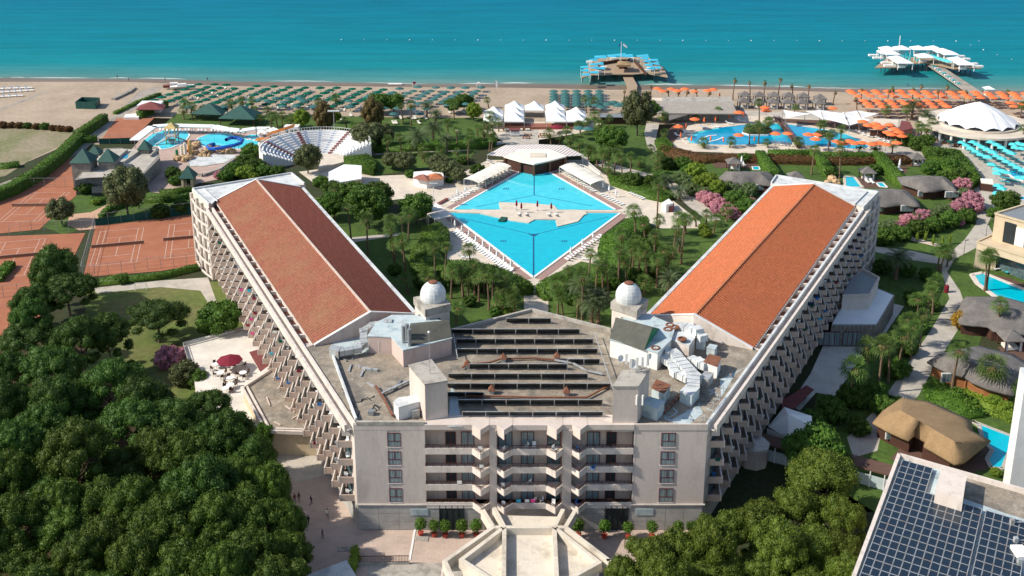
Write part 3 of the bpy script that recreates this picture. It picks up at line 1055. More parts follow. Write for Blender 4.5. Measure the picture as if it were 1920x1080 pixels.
# low foam where the waves run out
mb = MB()
random.seed(3)
x = -230.0
while x < 230:
 L = random.uniform(6, 30)
 if random.random() < 0.75:
  k = int(L / 2) + 2
  o0 = random.uniform(0.6, 2.0)
  w = random.uniform(0.35, 1.1)
  for i in range(k - 1):
   xa, xb = x + L * i / (k - 1), x + L * (i + 1) / (k - 1)
   wa, wb = w * sin(pi * i / (k - 1)) + 0.05, w * sin(pi * (i + 1) / (k - 1)) + 0.05
   ya, yb = shore_y(xa) + o0 + 0.2 * sin(xa), shore_y(xb) + o0 + 0.2 * sin(xb)
   mb.face([(xa, ya, -0.235), (xb, yb, -0.235), (xb, yb + wb, -0.235), (xa, ya + wa, -0.235)])
 x += L * random.uniform(0.7, 1.5)
tag(mb.build('sea_foam', M['white']), kind='stuff')

# --- land surfaces (photo pixels)
sheet('garden_lawn', [(300, 240), (340, 205), (420, 197), (640, 194), (905, 194), (905, 262), (880, 300), (700, 330), (600, 260), (520, 250), (400, 235)], 0.018, M['lawn'])
sheet('lawn', [(590, 370), (640, 380), (720, 400), (850, 430), (850, 480), (1000, 530), (1000, 640), (850, 640), (700, 620), (640, 470)], 0.018, M['lawn'])
sheet('lawn', [(1000, 530), (1120, 470), (1180, 400), (1330, 410), (1440, 340), (1480, 360), (1250, 590), (1150, 640), (1000, 640)], 0.022, M['lawn'])
sheet('lawn', [(1060, 262), (1220, 250), (1260, 300), (1440, 340), (1430, 380), (1240, 360), (1130, 315)], 0.018, M['lawn'])
sheet('lawn', [(1110, 210), (1180, 205), (1225, 230), (1250, 300), (1100, 300), (1050, 270)], 0.014, M['lawn'])
sheet('lawn', [(1250, 285), (1400, 295), (1560, 300), (1800, 320), (1850, 390), (1660, 420), (1500, 350), (1330, 345)], 0.014, M['lawn'])
sheet('lawn', [(1620, 440), (1880, 380), (1960, 500), (1850, 600), (1800, 760), (1960, 800), (1960, 960), (1600, 960), (1500, 900), (1560, 600)], 0.014, M['lawn'])
sheet('lawn', [(160, 540), (560, 520), (640, 700), (500, 760), (340, 760), (160, 700)], 0.014, M['lawn_dry'])
sheet('lawn', [(60, 350), (370, 350), (375, 440), (180, 420), (120, 440), (40, 410)], 0.014, M['lawn'])
sheet('lawn', [(1300, 900), (1480, 860), (1640, 960), (1640, 1080), (1300, 1080)], 0.014, M['soil'])
sheet('pine_litter', [(-60, 640), (150, 620), (360, 730), (520, 800), (590, 960), (600, 1180), (-200, 1180)], 0.010, M['duff'])
sheet('sandy_ground', [(-80, 178), (320, 172), (262, 196), (215, 232), (60, 300), (-80, 355)], 0.05, M['sand'])
sheet('dry_lot', [(-80, 238), (60, 236), (146, 246), (138, 262), (60, 298), (10, 330), (-80, 345)], 0.056, M['dirtlot'])
sheet('road', [(-80, 372), (-20, 352), (70, 318), (150, 270), (213, 218), (262, 170), (308, 160), (270, 196), (226, 222), (160, 280), (80, 326), (0, 362), (-80, 394)], 0.065, M['road'])
sheet('sand_track', [(-80, 222), (0, 204), (86, 170), (90, 172), (0, 208), (-80, 227)], 0.068, M['road'])
sheet('footpath', [(130, 402), (170, 398), (200, 384), (240, 378), (262, 374), (262, 382), (228, 388), (206, 402), (190, 420), (186, 428), (150, 432), (126, 422)], 0.03, M['pinkpath'])
sheet('footpath', [(176, 540), (300, 526), (390, 520), (404, 560), (420, 590), (410, 600), (376, 545), (300, 538), (180, 550)], 0.03, M['path'])
sheet('plaza', [(505, 852), (600, 846), (690, 985), (860, 985), (940, 985), (1240, 985), (1330, 1000), (1240, 1100), (580, 1100), (575, 1040), (545, 930)], 0.02, M['plaza'])
sheet('service_yard', [(505, 835), (610, 835), (640, 880), (560, 905), (515, 880)], 0.03, M['path'])
sheet('lower_ramp', [(690, 1056), (1200, 1056), (1210, 1180), (690, 1180)], 0.035, M['concrete'])
sheet('pool_terrace', [(560, 322), (640, 312), (700, 330), (800, 326), (850, 332), (915, 300), (1095, 300), (1150, 338), (1215, 362), (1262, 376), (1312, 415), (1316, 428), (1238, 428), (1195, 406), (1165, 410), (1128, 442), (1120, 468), (1150, 488), (1140, 500), (1090, 490), (1003, 530), (975, 520), (930, 500), (858, 490), (838, 486), (842, 430), (800, 402), (760, 372), (690, 380), (640, 372), (600, 352)], 0.04, M['pooldeck'])
sheet('pool_path', [(986, 528), (1016, 528), (1028, 560), (1028, 610), (984, 610), (982, 556)], 0.045, M['pooldeck'])
sheet('footpath', [(948, 240), (1010, 240), (1010, 290), (948, 290)], 0.044, M['path'])
sheet('tent_terrace', [(905, 228), (1100, 228), (1130, 232), (1085, 250), (1010, 262), (940, 262), (905, 246)], 0.04, M['pooldeck'])
sheet('footpath', [(1090, 292), (1140, 304), (1180, 316), (1235, 330), (1282, 350), (1340, 398), (1352, 412), (1330, 416), (1290, 386), (1254, 352), (1205, 334), (1130, 314), (1090, 300)], 0.03, M['path'])
sheet('footpath', [(1212, 230), (1236, 232), (1228, 268), (1250, 288), (1300, 312), (1290, 318), (1240, 296), (1214, 276), (1208, 250)], 0.03, M['path'])
sheet('footpath', [(690, 284), (760, 278), (860, 276), (920, 268), (950, 262), (950, 268), (920, 275), (860, 284), (760, 286), (690, 292)], 0.03, M['path'])
sheet('footpath', [(590, 452), (650, 446), (750, 436), (752, 441), (650, 456), (590, 464)], 0.03, M['path'])
sheet('winding_path', [(1830, 392), (1862, 400), (1852, 420), (1866, 445), (1820, 470), (1790, 485), (1776, 510), (1800, 545), (1812, 580), (1795, 620), (1745, 700), (1722, 742), (1655, 800), (1645, 845), (1600, 858), (1588, 820), (1640, 770), (1690, 700), (1745, 620), (1780, 560), (1766, 510), (1765, 488), (1808, 450), (1830, 420)], 0.03, M['path'])
sheet('footpath', [(1640, 462), (1710, 470), (1770, 484), (1770, 496), (1700, 486), (1640, 472)], 0.034, M['path'])
sheet('white_paving', [(1545, 645), (1606, 640), (1622, 660), (1565, 742), (1530, 736), (1500, 770), (1480, 760), (1520, 700)], 0.03, M['terrpave'])
sheet('white_paving', [(1640, 560), (1695, 574), (1650, 640), (1600, 650), (1560, 640)], 0.034, M['terrpave'])
sheet('water_park_terrace', [(215, 318), (262, 262), (290, 240), (420, 240), (560, 246), (560, 300), (500, 320), (400, 338), (330, 352), (300, 362), (282, 360), (262, 330)], 0.03, M['waterpave'])
sheet('restaurant_terrace', [(1560, 282), (1700, 250), (1920, 262), (1990, 300), (1990, 420), (1860, 410), (1830, 360), (1760, 300), (1640, 300)], 0.05, M['path'])
sheet('orange_pool_terrace', [(1232, 262), (1270, 232), (1340, 218), (1460, 216), (1560, 226), (1690, 244), (1718, 268), (1680, 292), (1560, 294), (1420, 288), (1300, 284), (1250, 276)], 0.04, M['pooldeck'])
sheet('beach_promenade', [(1215, 205), (1430, 208), (1620, 214), (1700, 222), (1700, 236), (1560, 226), (1440, 216), (1215, 216)], 0.045, M['path'])
# ================================================================ the hotel
FY = 140.2                                     # front wall
FL = 3.15                                      # storey

def WL(y):
 return -23.7 - 0.5 * (y - FY)

def WR(y):
 return 29.3 + 0.572 * (y - FY)

hotel = thing('hotel_building', 'large V-shaped beige hotel with two orange tiled wings around the pool garden', 'hotel', (2.6, 180, 0))
DZ = 18.3
L_eo_n, L_eo_f, L_r_n, L_r_f, L_ei_n, L_ei_f = (-34.1, 165.1), (-70.6, 237.9), (-24.8, 169.5), (-61.3, 241.3), (-18.0, 177.2), (-52.2, 247.6)
R_eo_n, R_eo_f, R_r_n, R_r_f, R_ei_n, R_ei_f = (41.2, 163.9), (80.5, 234.3), (31.8, 168.5), (71.6, 238.1), (25.0, 176.5), (65.0, 248.6)
apex = G(997, 584, DZ)
dl, dr_ = G(846, 623, DZ), G(1146, 622, DZ)
deck = [(-13.2, 141.5), (18.3, 141.5), (18.3, FY), (29.3, FY), (WR(163.9), 163.9), R_ei_n, dr_, apex, dl, L_ei_n, (WL(165.1), 165.1), (-23.7, FY), (-13.2, FY)]
b = MB()
b.prism(deck, 4.6, DZ)
b.build('wall', M['render'], hotel)
b = MB()
b.prism([(-23.7, FY + .02), (29.3, FY + .02), (WR(163.9), 163.9), R_ei_n, apex, L_ei_n, (WL(165.1), 165.1)], -0.5, 4.6)
b.build('ground_floor_wall', M['stonepanel'], hotel)
b = MB()
b.prism([(-13.0, 140.6), (18.1, 140.6), (29.0, 140.7), (WR(163.5) - .3, 163.5), R_ei_n, dr_, (apex[0], apex[1] - .3), dl, L_ei_n, (WL(164.7) + .3, 164.7), (-23.3, 140.7)], DZ, DZ + 0.03)
b.build('roof_deck', M['deckroof'], hotel)

# pale blue coating where the deck was patched
for pl in ([(622, 640), (660, 628), (700, 612), (745, 596), (770, 590), (778, 610), (730, 640), (700, 660), (640, 668)],
     [(1352, 745), (1380, 700), (1395, 690), (1350, 712)], [(1255, 790), (1310, 760), (1318, 775), (1290, 798)], [(840, 800), (846, 720), (858, 745), (864, 786), (866, 800)],
     [(1200, 600), (1260, 600), (1290, 620), (1260, 645), (1215, 645)]):
 MB().prism(Q(pl, DZ), DZ + 0.03, DZ + 0.045).build('blue_roof_coating', M['bluepaint'], hotel)

# wings: body up to the attic terraces, attic, gables, tiles
for (W, eon, eof, rn, rf, ein, eif, tm, sgn, E) in ((WL, L_eo_n, L_eo_f, L_r_n, L_r_f, L_ei_n, L_ei_f, 'tilesL', -1, [(-71.0, 233.6), (-78.1, 244.6), (-56.1, 256.9), (-51.2, 248.6), (-70.6, 238.5)]),
             (WR, R_eo_n, R_eo_f, R_r_n, R_r_f, R_ei_n, R_ei_f, 'tilesR', 1, [(81.6, 231.5), (88.7, 242.3), (66.8, 255.0), (64.2, 249.4), (80.6, 235.0)])):
 b = MB()
 b.prism([(W(163.5), 163.5), (W(233.5), 233.5), eif, ein], -0.5, 16.5)
 b.build('wing_wall', M['balcony'], hotel)
 b = MB()
 b.prism([(eon[0] - sgn * .25, eon[1]), (eof[0] - sgn * .25, eof[1]), (eif[0] + sgn * .3, eif[1]), (ein[0] + sgn * .3, ein[1])], 16.4, DZ - 0.08)
 b.build('attic_wall', M['render_light'], hotel)
 b = MB()
 b.prism([(W(164.5) - sgn * .2, 164.5), (W(233) - sgn * .2, 233), (eof[0] - sgn * .2, eof[1]), (eon[0] - sgn * .2, eon[1])], 17.2, 17.3)
 b.build('attic_terrace_floor', M['darkfloor'], hotel)
 # end block
 b = MB()
 b.prism(E, -0.5, 18.9)
 b.build('end_block', M['render_light'], hotel)
 b = MB()
 cx, cy = sum(p[0] for p in E[:4]) / 4, sum(p[1] for p in E[:4]) / 4
 inn = [(cx + (p[0] - cx) * .93, cy + (p[1] - cy) * .93) for p in E]
 b.prism(inn, 18.9, 18.93)
 b.build('end_roof', M['roofwhite'], hotel)
 b = MB()
 b.rail([(cx + (p[0] - cx) * .985, cy + (p[1] - cy) * .985) for p in E[:4]], 0.35, 0.5, 19.35, 18.9)
 b.rail([(cx + (p[0] - cx) * .80, cy + (p[1] - cy) * .80) for p in E[:2]], 0.25, 0.3, 19.25, 18.93)
 b.build('end_parapet', M['roofwhite'], hotel)
 e0, e1 = E[0], E[1]
 for k in range(5):
  z = 2.0 + 3.3 * k
  for t in (0.2, 0.5, 0.8):
   x, y = e0[0] + (e1[0] - e0[0]) * t, e0[1] + (e1[1] - e0[1]) * t
   ang = atan2(e1[1] - e0[1], e1[0] - e0[0])
   f = MB()
   f.obox(x, y, z + 0.3, 1.3, 0.24, 1.9, ang)
   f.build('stair_window', M['curtain'] if k % 2 else M['glass'], hotel)
 for k in range(6):
  z = 0.4 + 3.3 * k
  mx, my = (e0[0] + e1[0]) / 2, (e0[1] + e1[1]) / 2
  dx, dy = e1[0] - e0[0], e1[1] - e0[1]
  L = hypot(dx, dy)
  nx, ny = (dy / L, -dx / L) if sgn > 0 else (-dy / L, dx / L)
  if ny > 0:
   nx, ny = -nx, -ny
  P = [(e0[0] + dx * i / 8 + nx * (0.25 + 0.7 * sin(pi * i / 8)), e0[1] + dy * i / 8 + ny * (0.25 + 0.7 * sin(pi * i / 8))) for i in range(9)]
  MB().rail(P, 0.35, .3, z, z - 0.35).build('stair_ledge', M['render_light'], hotel)
 b = MB()
 for t in (0.02, 0.36, 0.66, 0.99):
  b.cyl(e0[0] + dx * t + nx * .3, e0[1] + dy * t + ny * .3, -0.3, 18.2, 0.38, 0.38, 8)
 b.build('stair_column', M['render_light'], hotel)
 # corrugated tile slopes: columns run from ridge to eave
 for half, (an, af) in enumerate(((eon, eof), (ein, eif))):
  b = MB()
  L = hypot(rf[0] - rn[0], rf[1] - rn[1])
  K = int(L / 0.8)
  for i in range(K):
   for q0, q1, h0, h1 in ((0.0, 0.5, 0.0, 0.19), (0.5, 1.0, 0.19, 0.0)):
    t0, t1 = (i + q0) / K, (i + q1) / K
    p = [(an[0] + (af[0] - an[0]) * t, an[1] + (af[1] - an[1]) * t, DZ + 0.05 + h) for t, h in ((t0, h0), (t1, h1))]
    r = [(rn[0] + (rf[0] - rn[0]) * t, rn[1] + (rf[1] - rn[1]) * t, 22.5 + h) for t, h in ((t1, h1), (t0, h0))]
    b.face(p + r)
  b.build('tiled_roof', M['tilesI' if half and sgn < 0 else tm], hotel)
 b = MB()
 b.beam((rn[0], rn[1], 22.68), (rf[0], rf[1], 22.68), 0.42, 0.18)
 b.build('ridge_tiles', M['tileplain'] if sgn > 0 else M['line'], hotel)
 # gable walls and their white copings
 for r_, a_, c_ in ((rn, eon, ein), (rf, eof, eif)):
  b = MB()
  for p, q in ((a_, r_), (r_, c_)):
   z0 = 18.0
   zp, zq = (DZ + .25 if p is not r_ else 22.7), (DZ + .25 if q is not r_ else 22.7)
   d = Vector((q[0] - p[0], q[1] - p[1]))
   n = Vector((-d.y, d.x)).normalized() * 0.16
   P4 = [(p[0] - n.x, p[1] - n.y), (q[0] - n.x, q[1] - n.y), (q[0] + n.x, q[1] + n.y), (p[0] + n.x, p[1] + n.y)]
   zs = [zp, zq, zq, zp]
   top = [(P4[i][0], P4[i][1], zs[i]) for i in range(4)]
   bot = [(P4[i][0], P4[i][1], z0) for i in range(4)]
   b.face(top)
   for i in range(4):
    j = (i + 1) % 4
    b.face([bot[i], bot[j], top[j], top[i]])
  b.build('gable_wall', M['pinkwall'] if sgn < 0 else M['render_light'], hotel)
  b = MB()
  b.beam((a_[0], a_[1], DZ + .42), (r_[0], r_[1], 22.86), 0.5, 0.16)
  b.beam((r_[0], r_[1], 22.86), (c_[0], c_[1], DZ + .42), 0.5, 0.16)
  b.build('gable_coping', M['white'], hotel)
 b = MB()
 b.beam((ein[0] - sgn * .5, ein[1] + .2, DZ + .1), (eif[0] - sgn * .5, eif[1] + .2, DZ + .1), 0.7, 0.5)
 b.build('gutter', M['roofwhite'], hotel)
 b = MB()
 b.beam((eon[0] + sgn * .05, eon[1], DZ + .03), (eof[0] + sgn * .05, eof[1], DZ + .03), 0.22, 0.2)
 b.build('eave_trim', M['render_light'], hotel)
 # outer roof edge: two beams and the slot between them
 y0, y1 = 140.3, 233.0
 b = MB()
 b.beam((W(y0) - sgn * .15, y0, DZ + .3), (W(y1) - sgn * .15, y1, DZ + .3), 0.42, 1.9)
 b.build('roof_edge_beam', M['roofwhite'] if sgn > 0 else M['render_light'], hotel)
 b = MB()
 b.beam((W(y0) + sgn * 1.15, y0, DZ + .0), (W(y1) + sgn * 1.15, y1, DZ + .0), 0.45, 1.25)
 b.beam((W(y0) + sgn * .5, y0, DZ - .75), (W(y1) + sgn * .5, y1, DZ - .75), 1.0, 0.15)
 b.build('roof_edge_trough', M['render_light'], hotel)

 # rooms: balconies, their doors and the fins below the roof edge
 fin = None
 n_rooms = 25
 for i in range(n_rooms):
  y = 141.4 + 3.6 * i
  x = W(y)
  for k in range(4):
   z = 4.6 + FL * k
   if sgn < 0 and (33 > i >= 2 and k == 0 and 6 <= i <= 9):
    pass
   ax, bx = x + sgn * 2.25, x - sgn * 0.1
   cxx, cy_ = W(y + 3.45) + sgn * 0.05, y + 3.45
   dxx = W(y + 3.3) + sgn * 0.35
   b = MB()
   poly = [(ax, y), (bx, y), (cxx, cy_), (dxx, y + 3.3)]
   b.prism(poly, z - 0.2, z, True)
   ph = 0.82
   b.beam((ax, y, z + ph), (bx, y, z + ph), 0.16, ph + 0.28)
   bal = b.build('balcony', M['balcony'], hotel)
   # divider: low at the outer corner, rising back to the wall
   dv_ = MB()
   q0, q1 = (ax + sgn * .1, y - .1), (dxx + sgn * .1, y + 3.3)
   for o_ in (0, -sgn * .2):
    dv_.face([(q0[0] + o_, q0[1], z - .28), (q1[0] + o_, q1[1], z - .28), (q1[0] + o_, q1[1], z + 1.9), (q0[0] + o_, q0[1] + .8, z + ph + .2), (q0[0] + o_, q0[1], z + ph + .05)])
   for (ya, za), (yb, zb) in (((0, ph + .05), (.8, ph + .2)), ((.8, ph + .2), (3.4, 1.9))):
    xa, xb = q0[0] + (q1[0] - q0[0]) * ya / 3.4, q0[0] + (q1[0] - q0[0]) * yb / 3.4
    dv_.face([(xa, q0[1] + ya, z + za), (xb, q0[1] + yb, z + zb), (xb - sgn * .2, q0[1] + yb, z + zb), (xa - sgn * .2, q0[1] + ya, z + za)])
   dv_.face([(q0[0], q0[1], z - .28), (q0[0] - sgn * .2, q0[1], z - .28), (q0[0] - sgn * .2, q0[1], z + ph + .05), (q0[0], q0[1], z + ph + .05)])
   dv_.build('balcony_divider', M['render_light'], bal)  # paler than the balcony front: the sunlit look is put into the colour
   if k == 0 and i % 2 == 0 or k > 0:
    g = MB()
    g.beam((W(y + 0.7) + sgn * .12, y + 0.7, z + 2.25), (W(y + 2.9) + sgn * .12, y + 2.9, z + 2.25), 0.12, 2.2)
    g.build('balcony_door', M['glass'], bal)
  # fin
  b = MB()
  b.beam((x + sgn * .2, y + .2, DZ - 1.0), (x + sgn * 1.5, y + .2, DZ - 1.0), 0.3, 1.6)
  b.build('roof_fin', M['render_light'], hotel)
 for i in range(19):
  y = 166.4 + 3.6 * i
  x = W(y)
  f = MB()
  # side walls and low back wall of an attic terrace
  ex = x - sgn * 2.35
  f.beam((x - sgn * .3, y, DZ - .25), (ex, y + .15, DZ - .25), 0.4, 1.75)
  f.beam((ex + sgn * .1, y, DZ - .2), (W(y + 3.5) - sgn * 2.2, y + 3.5, DZ - .2), 0.22, 1.7)
  f.build('terrace_divider', M['render_light'], hotel)

# ---- front wall
zt = [(14.67, 17.05), (11.54, 13.85), (8.37, 10.7), (4.98, 7.43)]
for x0, x1 in ((-18.75, -16.75), (22.45, 24.6)):
 for za, zb in zt:
  m = MB()
  y = FY - 0.04
  m.box(x0, y - .05, za, x0 + .07, y + .1, zb).box(x1 - .07, y - .05, za, x1, y + .1, zb)
  m.box(x0 + .07, y - .05, zb - .07, x1 - .07, y + .1, zb).box(x0 + .07, y - .05, za, x1 - .07, y + .1, za + .07)
  m.box(x0 + .07, y - .05, za + .93, x1 - .07, y + .1, za + 1.02).box((x0 + x1) / 2 - .05, y - .05, za + 1.02, (x0 + x1) / 2 + .05, y + .1, zb - .07)
  w = m.build('window', M['redframe'], hotel)
  for px0, px1, pz0, pz1 in ((x0 + .07, (x0 + x1) / 2 - .05, za + 1.02, zb - .07), ((x0 + x1) / 2 + .05, x1 - .07, za + 1.02, zb - .07), (x0 + .07, x1 - .07, za + .07, za + .93)):
   q = MB()
   q.box(px0, y - .01, pz0, px1, y + .03, pz1)
   q.build('pane', M['curtain'], w)
  q = MB()
  q.box(x0 - .06, y - .07, za - .1, x1 + .06, y + .05, za - .003)
  q.build('sill', M['white'], w)
# smooth front panels left and right
b = MB()
b.box(-23.7, FY - .05, 4.72, -18.75, FY, 17.5)
b.box(-16.75, FY - .05, 4.72, -13.1, FY, 17.5)
# plain render skins leave the window columns free
b.build('facade_panel', M['render'], hotel)
b = MB()
b.box(-23.75, FY - .07, 17.5, -13.1, FY + .2, 18.5).box(18.3, FY - .07, 17.5, 29.35, FY + .2, 18.5)
b.box(-13.1, 140.0, 17.65, -6.0, 142.8, 18.5).box(11.3, 140.0, 17.65, 18.3, 142.8, 18.5).box(.1, 139.9, 17.65, 5.2, 142.8, 18.5)
for a, c, d in ((-6.0, -4.7, -3.4), (-2.3, -1.2, .1), (5.2, 6.6, 7.6), (9.0, 10.1, 11.3)):
 b.prism([(a, 140.0), (c, 138.5), (d, 140.0), (d, 142.8), (a, 142.8)], 17.65, 18.55)
 b.prism([(a, 140.0), (c, 138.45), (c + .12, 138.6), (a + .12, 140.2)], 16.9, 17.65)
b.box(-3.4, 140.0, 17.65, -2.3, 142.8, 18.5).box(7.6, 140.0, 17.65, 9.0, 142.8, 18.5)
b.build('roof_band', M['render'], hotel)
b = MB()
b.box(-23.95, FY - .22, 4.5, 29.55, FY - .05, 4.7)
b.build('string_course', M['render_light'], hotel)
for x0, x1 in ((-3.4, -2.3), (7.6, 9.0)):
 b = MB()
 b.box(x0, 139.85, 0, x1, 142.8, 17.65)
 b.build('pier', M['render'], hotel)
b = MB()
for x0, x1 in ((-13.1, -3.4), (9.0, 18.3), (-2.3, 7.6)):
 b.box(x0, 141.4, 4.6, x1, 141.5, 17.65)
b.build('recess_wall', M['balcony'], hotel)
plan = [[(-13.1, 140.1), (-6.0, 140.1), (-4.7, 138.6), (-3.4, 140.0)], [(-2.3, 140.0), (-1.2, 138.6), (.1, 139.9), (5.2, 139.9), (6.6, 138.6), (7.6, 140.0)], [(9.0, 140.0), (10.1, 138.6), (11.3, 140.1), (18.3, 140.1)]]
for k in range(4):
 z = 4.6 + FL * k
 for P in plan:
  b = MB()
  b.prism(P + [(P[-1][0], 141.4), (P[0][0], 141.4)], z - .2, z, True)
  b.rail(P, .14, .9, z + .42, z - .62)
  bal = b.build('front_balcony', M['render_light'], hotel)
  r = MB()
  r.rail(P, .07, .07, z + 1.02, z + .94)
  r.rail(P, .05, .05, z + .75, z + .70)
  for p, q in zip(P[:-1], P[1:]):
   n = max(1, int(hypot(q[0] - p[0], q[1] - p[1]) / 1.1))
   for i in range(n + 1):
    r.cyl(p[0] + (q[0] - p[0]) * i / n, p[1] + (q[1] - p[1]) * i / n, z + .4, z + 1.0, .035, .035, 4)
  r.build('railing', M['darkwood'], bal)
 for x0, x1, mt in ((-10.1, -8.5, 'dark'), (-7.7, -5.75, 'curtain'), (-2.1, 0.05, 'curtain'), (1.35, 3.35, 'curtain'), (5.3, 7.4, 'glass'), (11.4, 13.35, 'curtain'), (14.3, 15.85, 'dark')):
  m = MB()
  y = 141.36
  for a, c, d, e in ((x0, x0 + .1, z + .02, z + 2.35), (x1 - .1, x1, z + .02, z + 2.35), ((x0 + x1) / 2 - .05, (x0 + x1) / 2 + .05, z + .02, z + 2.35), (x0 + .1, x1 - .1, z + 2.35, z + 2.45)):
   m.box(a, y - .06, d, c, y + .04, e)
  w = m.build('balcony_window', M['redframe'], hotel)
  for a, c in ((x0 + .1, (x0 + x1) / 2 - .05), ((x0 + x1) / 2 + .05, x1 - .1)):
   q = MB()
   q.box(a, y - .02, z + .03, c, y + .03, z + 2.34)
   q.build('pane', M[mt], w)
# bay side walls on the front
b = MB()
b.box(-13.4, FY - .02, 4.7, -13.1, 142.7, 17.65).box(18.3, FY - .02, 4.7, 18.6, 142.7, 17.65)
b.build('bay_side_wall', M['render'], hotel)
# ground floor: stone panels, doors, vents
sp_h = MB().box(-1.0, 0, 0, 1.0, .06, 1.0).mesh('stone_panel', M['stonepanel'])
for xa, xb in ((-23.6, -11.2), (-7.2, -4.2), (10.6, 14.2), (18.0, 29.2)):
 n = max(1, round((xb - xa) / 2.9))
 w = (xb - xa) / n
 for i in range(n):
  for z0, z1 in ((.1, 1.55), (1.6, 3.0), (3.05, 4.45)):
   o = place('stone_panel', sp_h, (xa + w * (i + .5) - 2.6, FY - .07 - 180 - random.uniform(0, .02), z0), 0, (w / 2 - .03, 1, z1 - z0), parent=hotel)
for x0, x1 in ((-11.1, -7.4), (14.4, 17.8)):
 m = MB()
 m.box(x0, FY - .12, 0, x1, FY, 4.4)
 for i in range(5):
  xx = x0 + (x1 - x0) * i / 4
  m.box(xx - .05, FY - .18, 0, xx + .05, FY - .12, 4.4)
 m.build('service_door', M['dark'], hotel)
for x0 in (-15.6, 19.0):
 m = MB()
 for i in range(8):
  m.box(x0, FY - .16, 2.7 + i * .15, x0 + 2.7, FY - .1, 2.8 + i * .15)
 m.build('vent_grille', M['bluepaint'], hotel)

# ---- roof deck: towers
def block(name, px, zt, z0, mat, parent=hotel, top=None):
 m = MB()
 m.prism(Q(px, zt), z0, zt, True)
 return m.build(name, mat, parent)

for px in ([(767, 686), (809, 675.6), (838.7, 714.5), (796.5, 721)], [(1150, 725), (1197, 725), (1218, 692), (1167, 696)]):
 P = Q(px, 24.6)
 m = MB()
 m.prism(P, 17, 24.5)
 tw = m.build('roof_tower', M['render'], hotel)
 m = MB()
 cx, cy = sum(p[0] for p in P) / 4, sum(p[1] for p in P) / 4
 m.prism([(cx + (p[0] - cx) * 1.04, cy + (p[1] - cy) * 1.04) for p in P], 24.5, 24.75, True)
 m.build('tower_roof', M['concrete'], tw)
for px, (du, dv) in (([(775, 557), (797, 581), (845, 569.5), (826, 548)], (811, 566)), ([(1145, 566), (1194.5, 582), (1216, 560.5), (1168, 547)], (1180, 568))):
 P = Q(px, 23.6)
 cx, cy = sum(p[0] for p in P) / 4, sum(p[1] for p in P) / 4
 m = MB()
 m.prism([(cx + (p[0] - cx) * .93, cy + (p[1] - cy) * .93) for p in P], 17, 22.2)
 tw = m.build('dome_tower', M['render_light'], hotel)
 m = MB()
 m.prism(P, 22.2, 23.6, True)
 m.build('tower_cornice', M['concrete'], tw)
 for k in (0, 1, 2):
  a, c = P[k], P[(k + 1) % 4]
  mx, my = cx + ((a[0] + c[0]) / 2 - cx) * .95, cy + ((a[1] + c[1]) / 2 - cy) * .95
  g = MB()
  g.obox(mx, my, 19.4, 0.9, 0.3, 1.9, atan2(c[1] - a[1], c[0] - a[0]))
  g.build('tower_window', M['glass'], tw)
 x, y = G(du, dv, 23.8)
 y += 1.6
 m = MB()
 R = 2.3
 prof = [(2.05, 23.6), (2.05, 23.75)] + [(R * cos(t), 24.4 + R * 1.12 * sin(t)) for t in [radians(a) for a in (-20, -8, 6, 20, 34, 48, 60, 70)]]
 # gored shell
 n = 32
 bb = len(m.v)
 for r, z in prof:
  for i in range(n):
   rr = r * (1.0 + (0.006 if i % 2 else -0.004))
   m.v.append((x + rr * cos(2 * pi * i / n), y + rr * sin(2 * pi * i / n), z))
 for k in range(len(prof) - 1):
  for i in range(n):
   j = (i + 1) % n
   m.f.append((bb + k * n + i, bb + k * n + j, bb + (k + 1) * n + j, bb + (k + 1) * n + i))
   m.m.append(0)
 dm = m.build('dome', M['domewhite'], hotel)
 m = MB()
 m.lathe(x, y, [(.86, 26.88), (.8, 27.0), (.45, 27.1), (.05, 27.12)], 14)
 m.build('dome_cap', M['rust'], dm)
 m = MB()
 m.obox(x + .1, y - 1.86, 23.7, .5, .25, 1.1)
 m.build('dome_hatch', M['dark'], dm)

# parapets round the deck
for seg in ([L_ei_n, dl, apex, dr_, R_ei_n], [(-23.3, 140.35), (-13.2, 140.35)]):
 MB().rail(seg, .5, .5, DZ + .6, DZ).build('deck_parapet', M['concrete'], hotel)
b = MB()
b.rail([G(623, 668, DZ), G(668, 792, DZ)], .3, .7, DZ + .75, DZ)
b.build('roof_upstand', M['roofwhite'], hotel)

# penthouses
def thing_block(name, label, cat, px, zt, z0, mats, roof=None):
 P = Q(px, zt)
 cx, cy = sum(p[0] for p in P) / len(P), sum(p[1] for p in P) / len(P)
 m = MB()
 m.prism(P, z0, zt - .02)
 o = m.build('wall' if cat is None else name, mats, hotel)
 m = MB()
 m.prism([(cx + (p[0] - cx) * 1.02, cy + (p[1] - cy) * 1.02) for p in P], zt - .02, zt + .14, True)
 m.build('penthouse_roof', roof or M['bluepaint'], o)
 return o

pl = thing_block('penthouse', '', None, [(690, 631), (734, 633), (755.7, 657.5), (846.5, 634.5), (834, 604), (776, 592), (735, 592), (706, 606)], 21.4, DZ, M['pinkwall'])
m = MB()
P = Q([(712, 661), (724, 659)], DZ)
m.beam((P[0][0] - .1, P[0][1] - .35, DZ + 2.2), (P[1][0] - .1, P[1][1] - .35, DZ + 2.2), .12, 2.15)
m.build('penthouse_door', M['cream'], pl)
pr = thing_block('penthouse', '', None, [(1144, 637), (1233, 662), (1258, 638), (1266, 612), (1215, 590), (1160, 600)], 21.5, DZ, M['white'])
pr2 = thing_block('penthouse', '', None, [(1256, 637), (1292, 649), (1303, 634), (1300, 606), (1262, 606), (1250, 620)], 21.0, DZ, M['render_light'], M['roofwhite'])

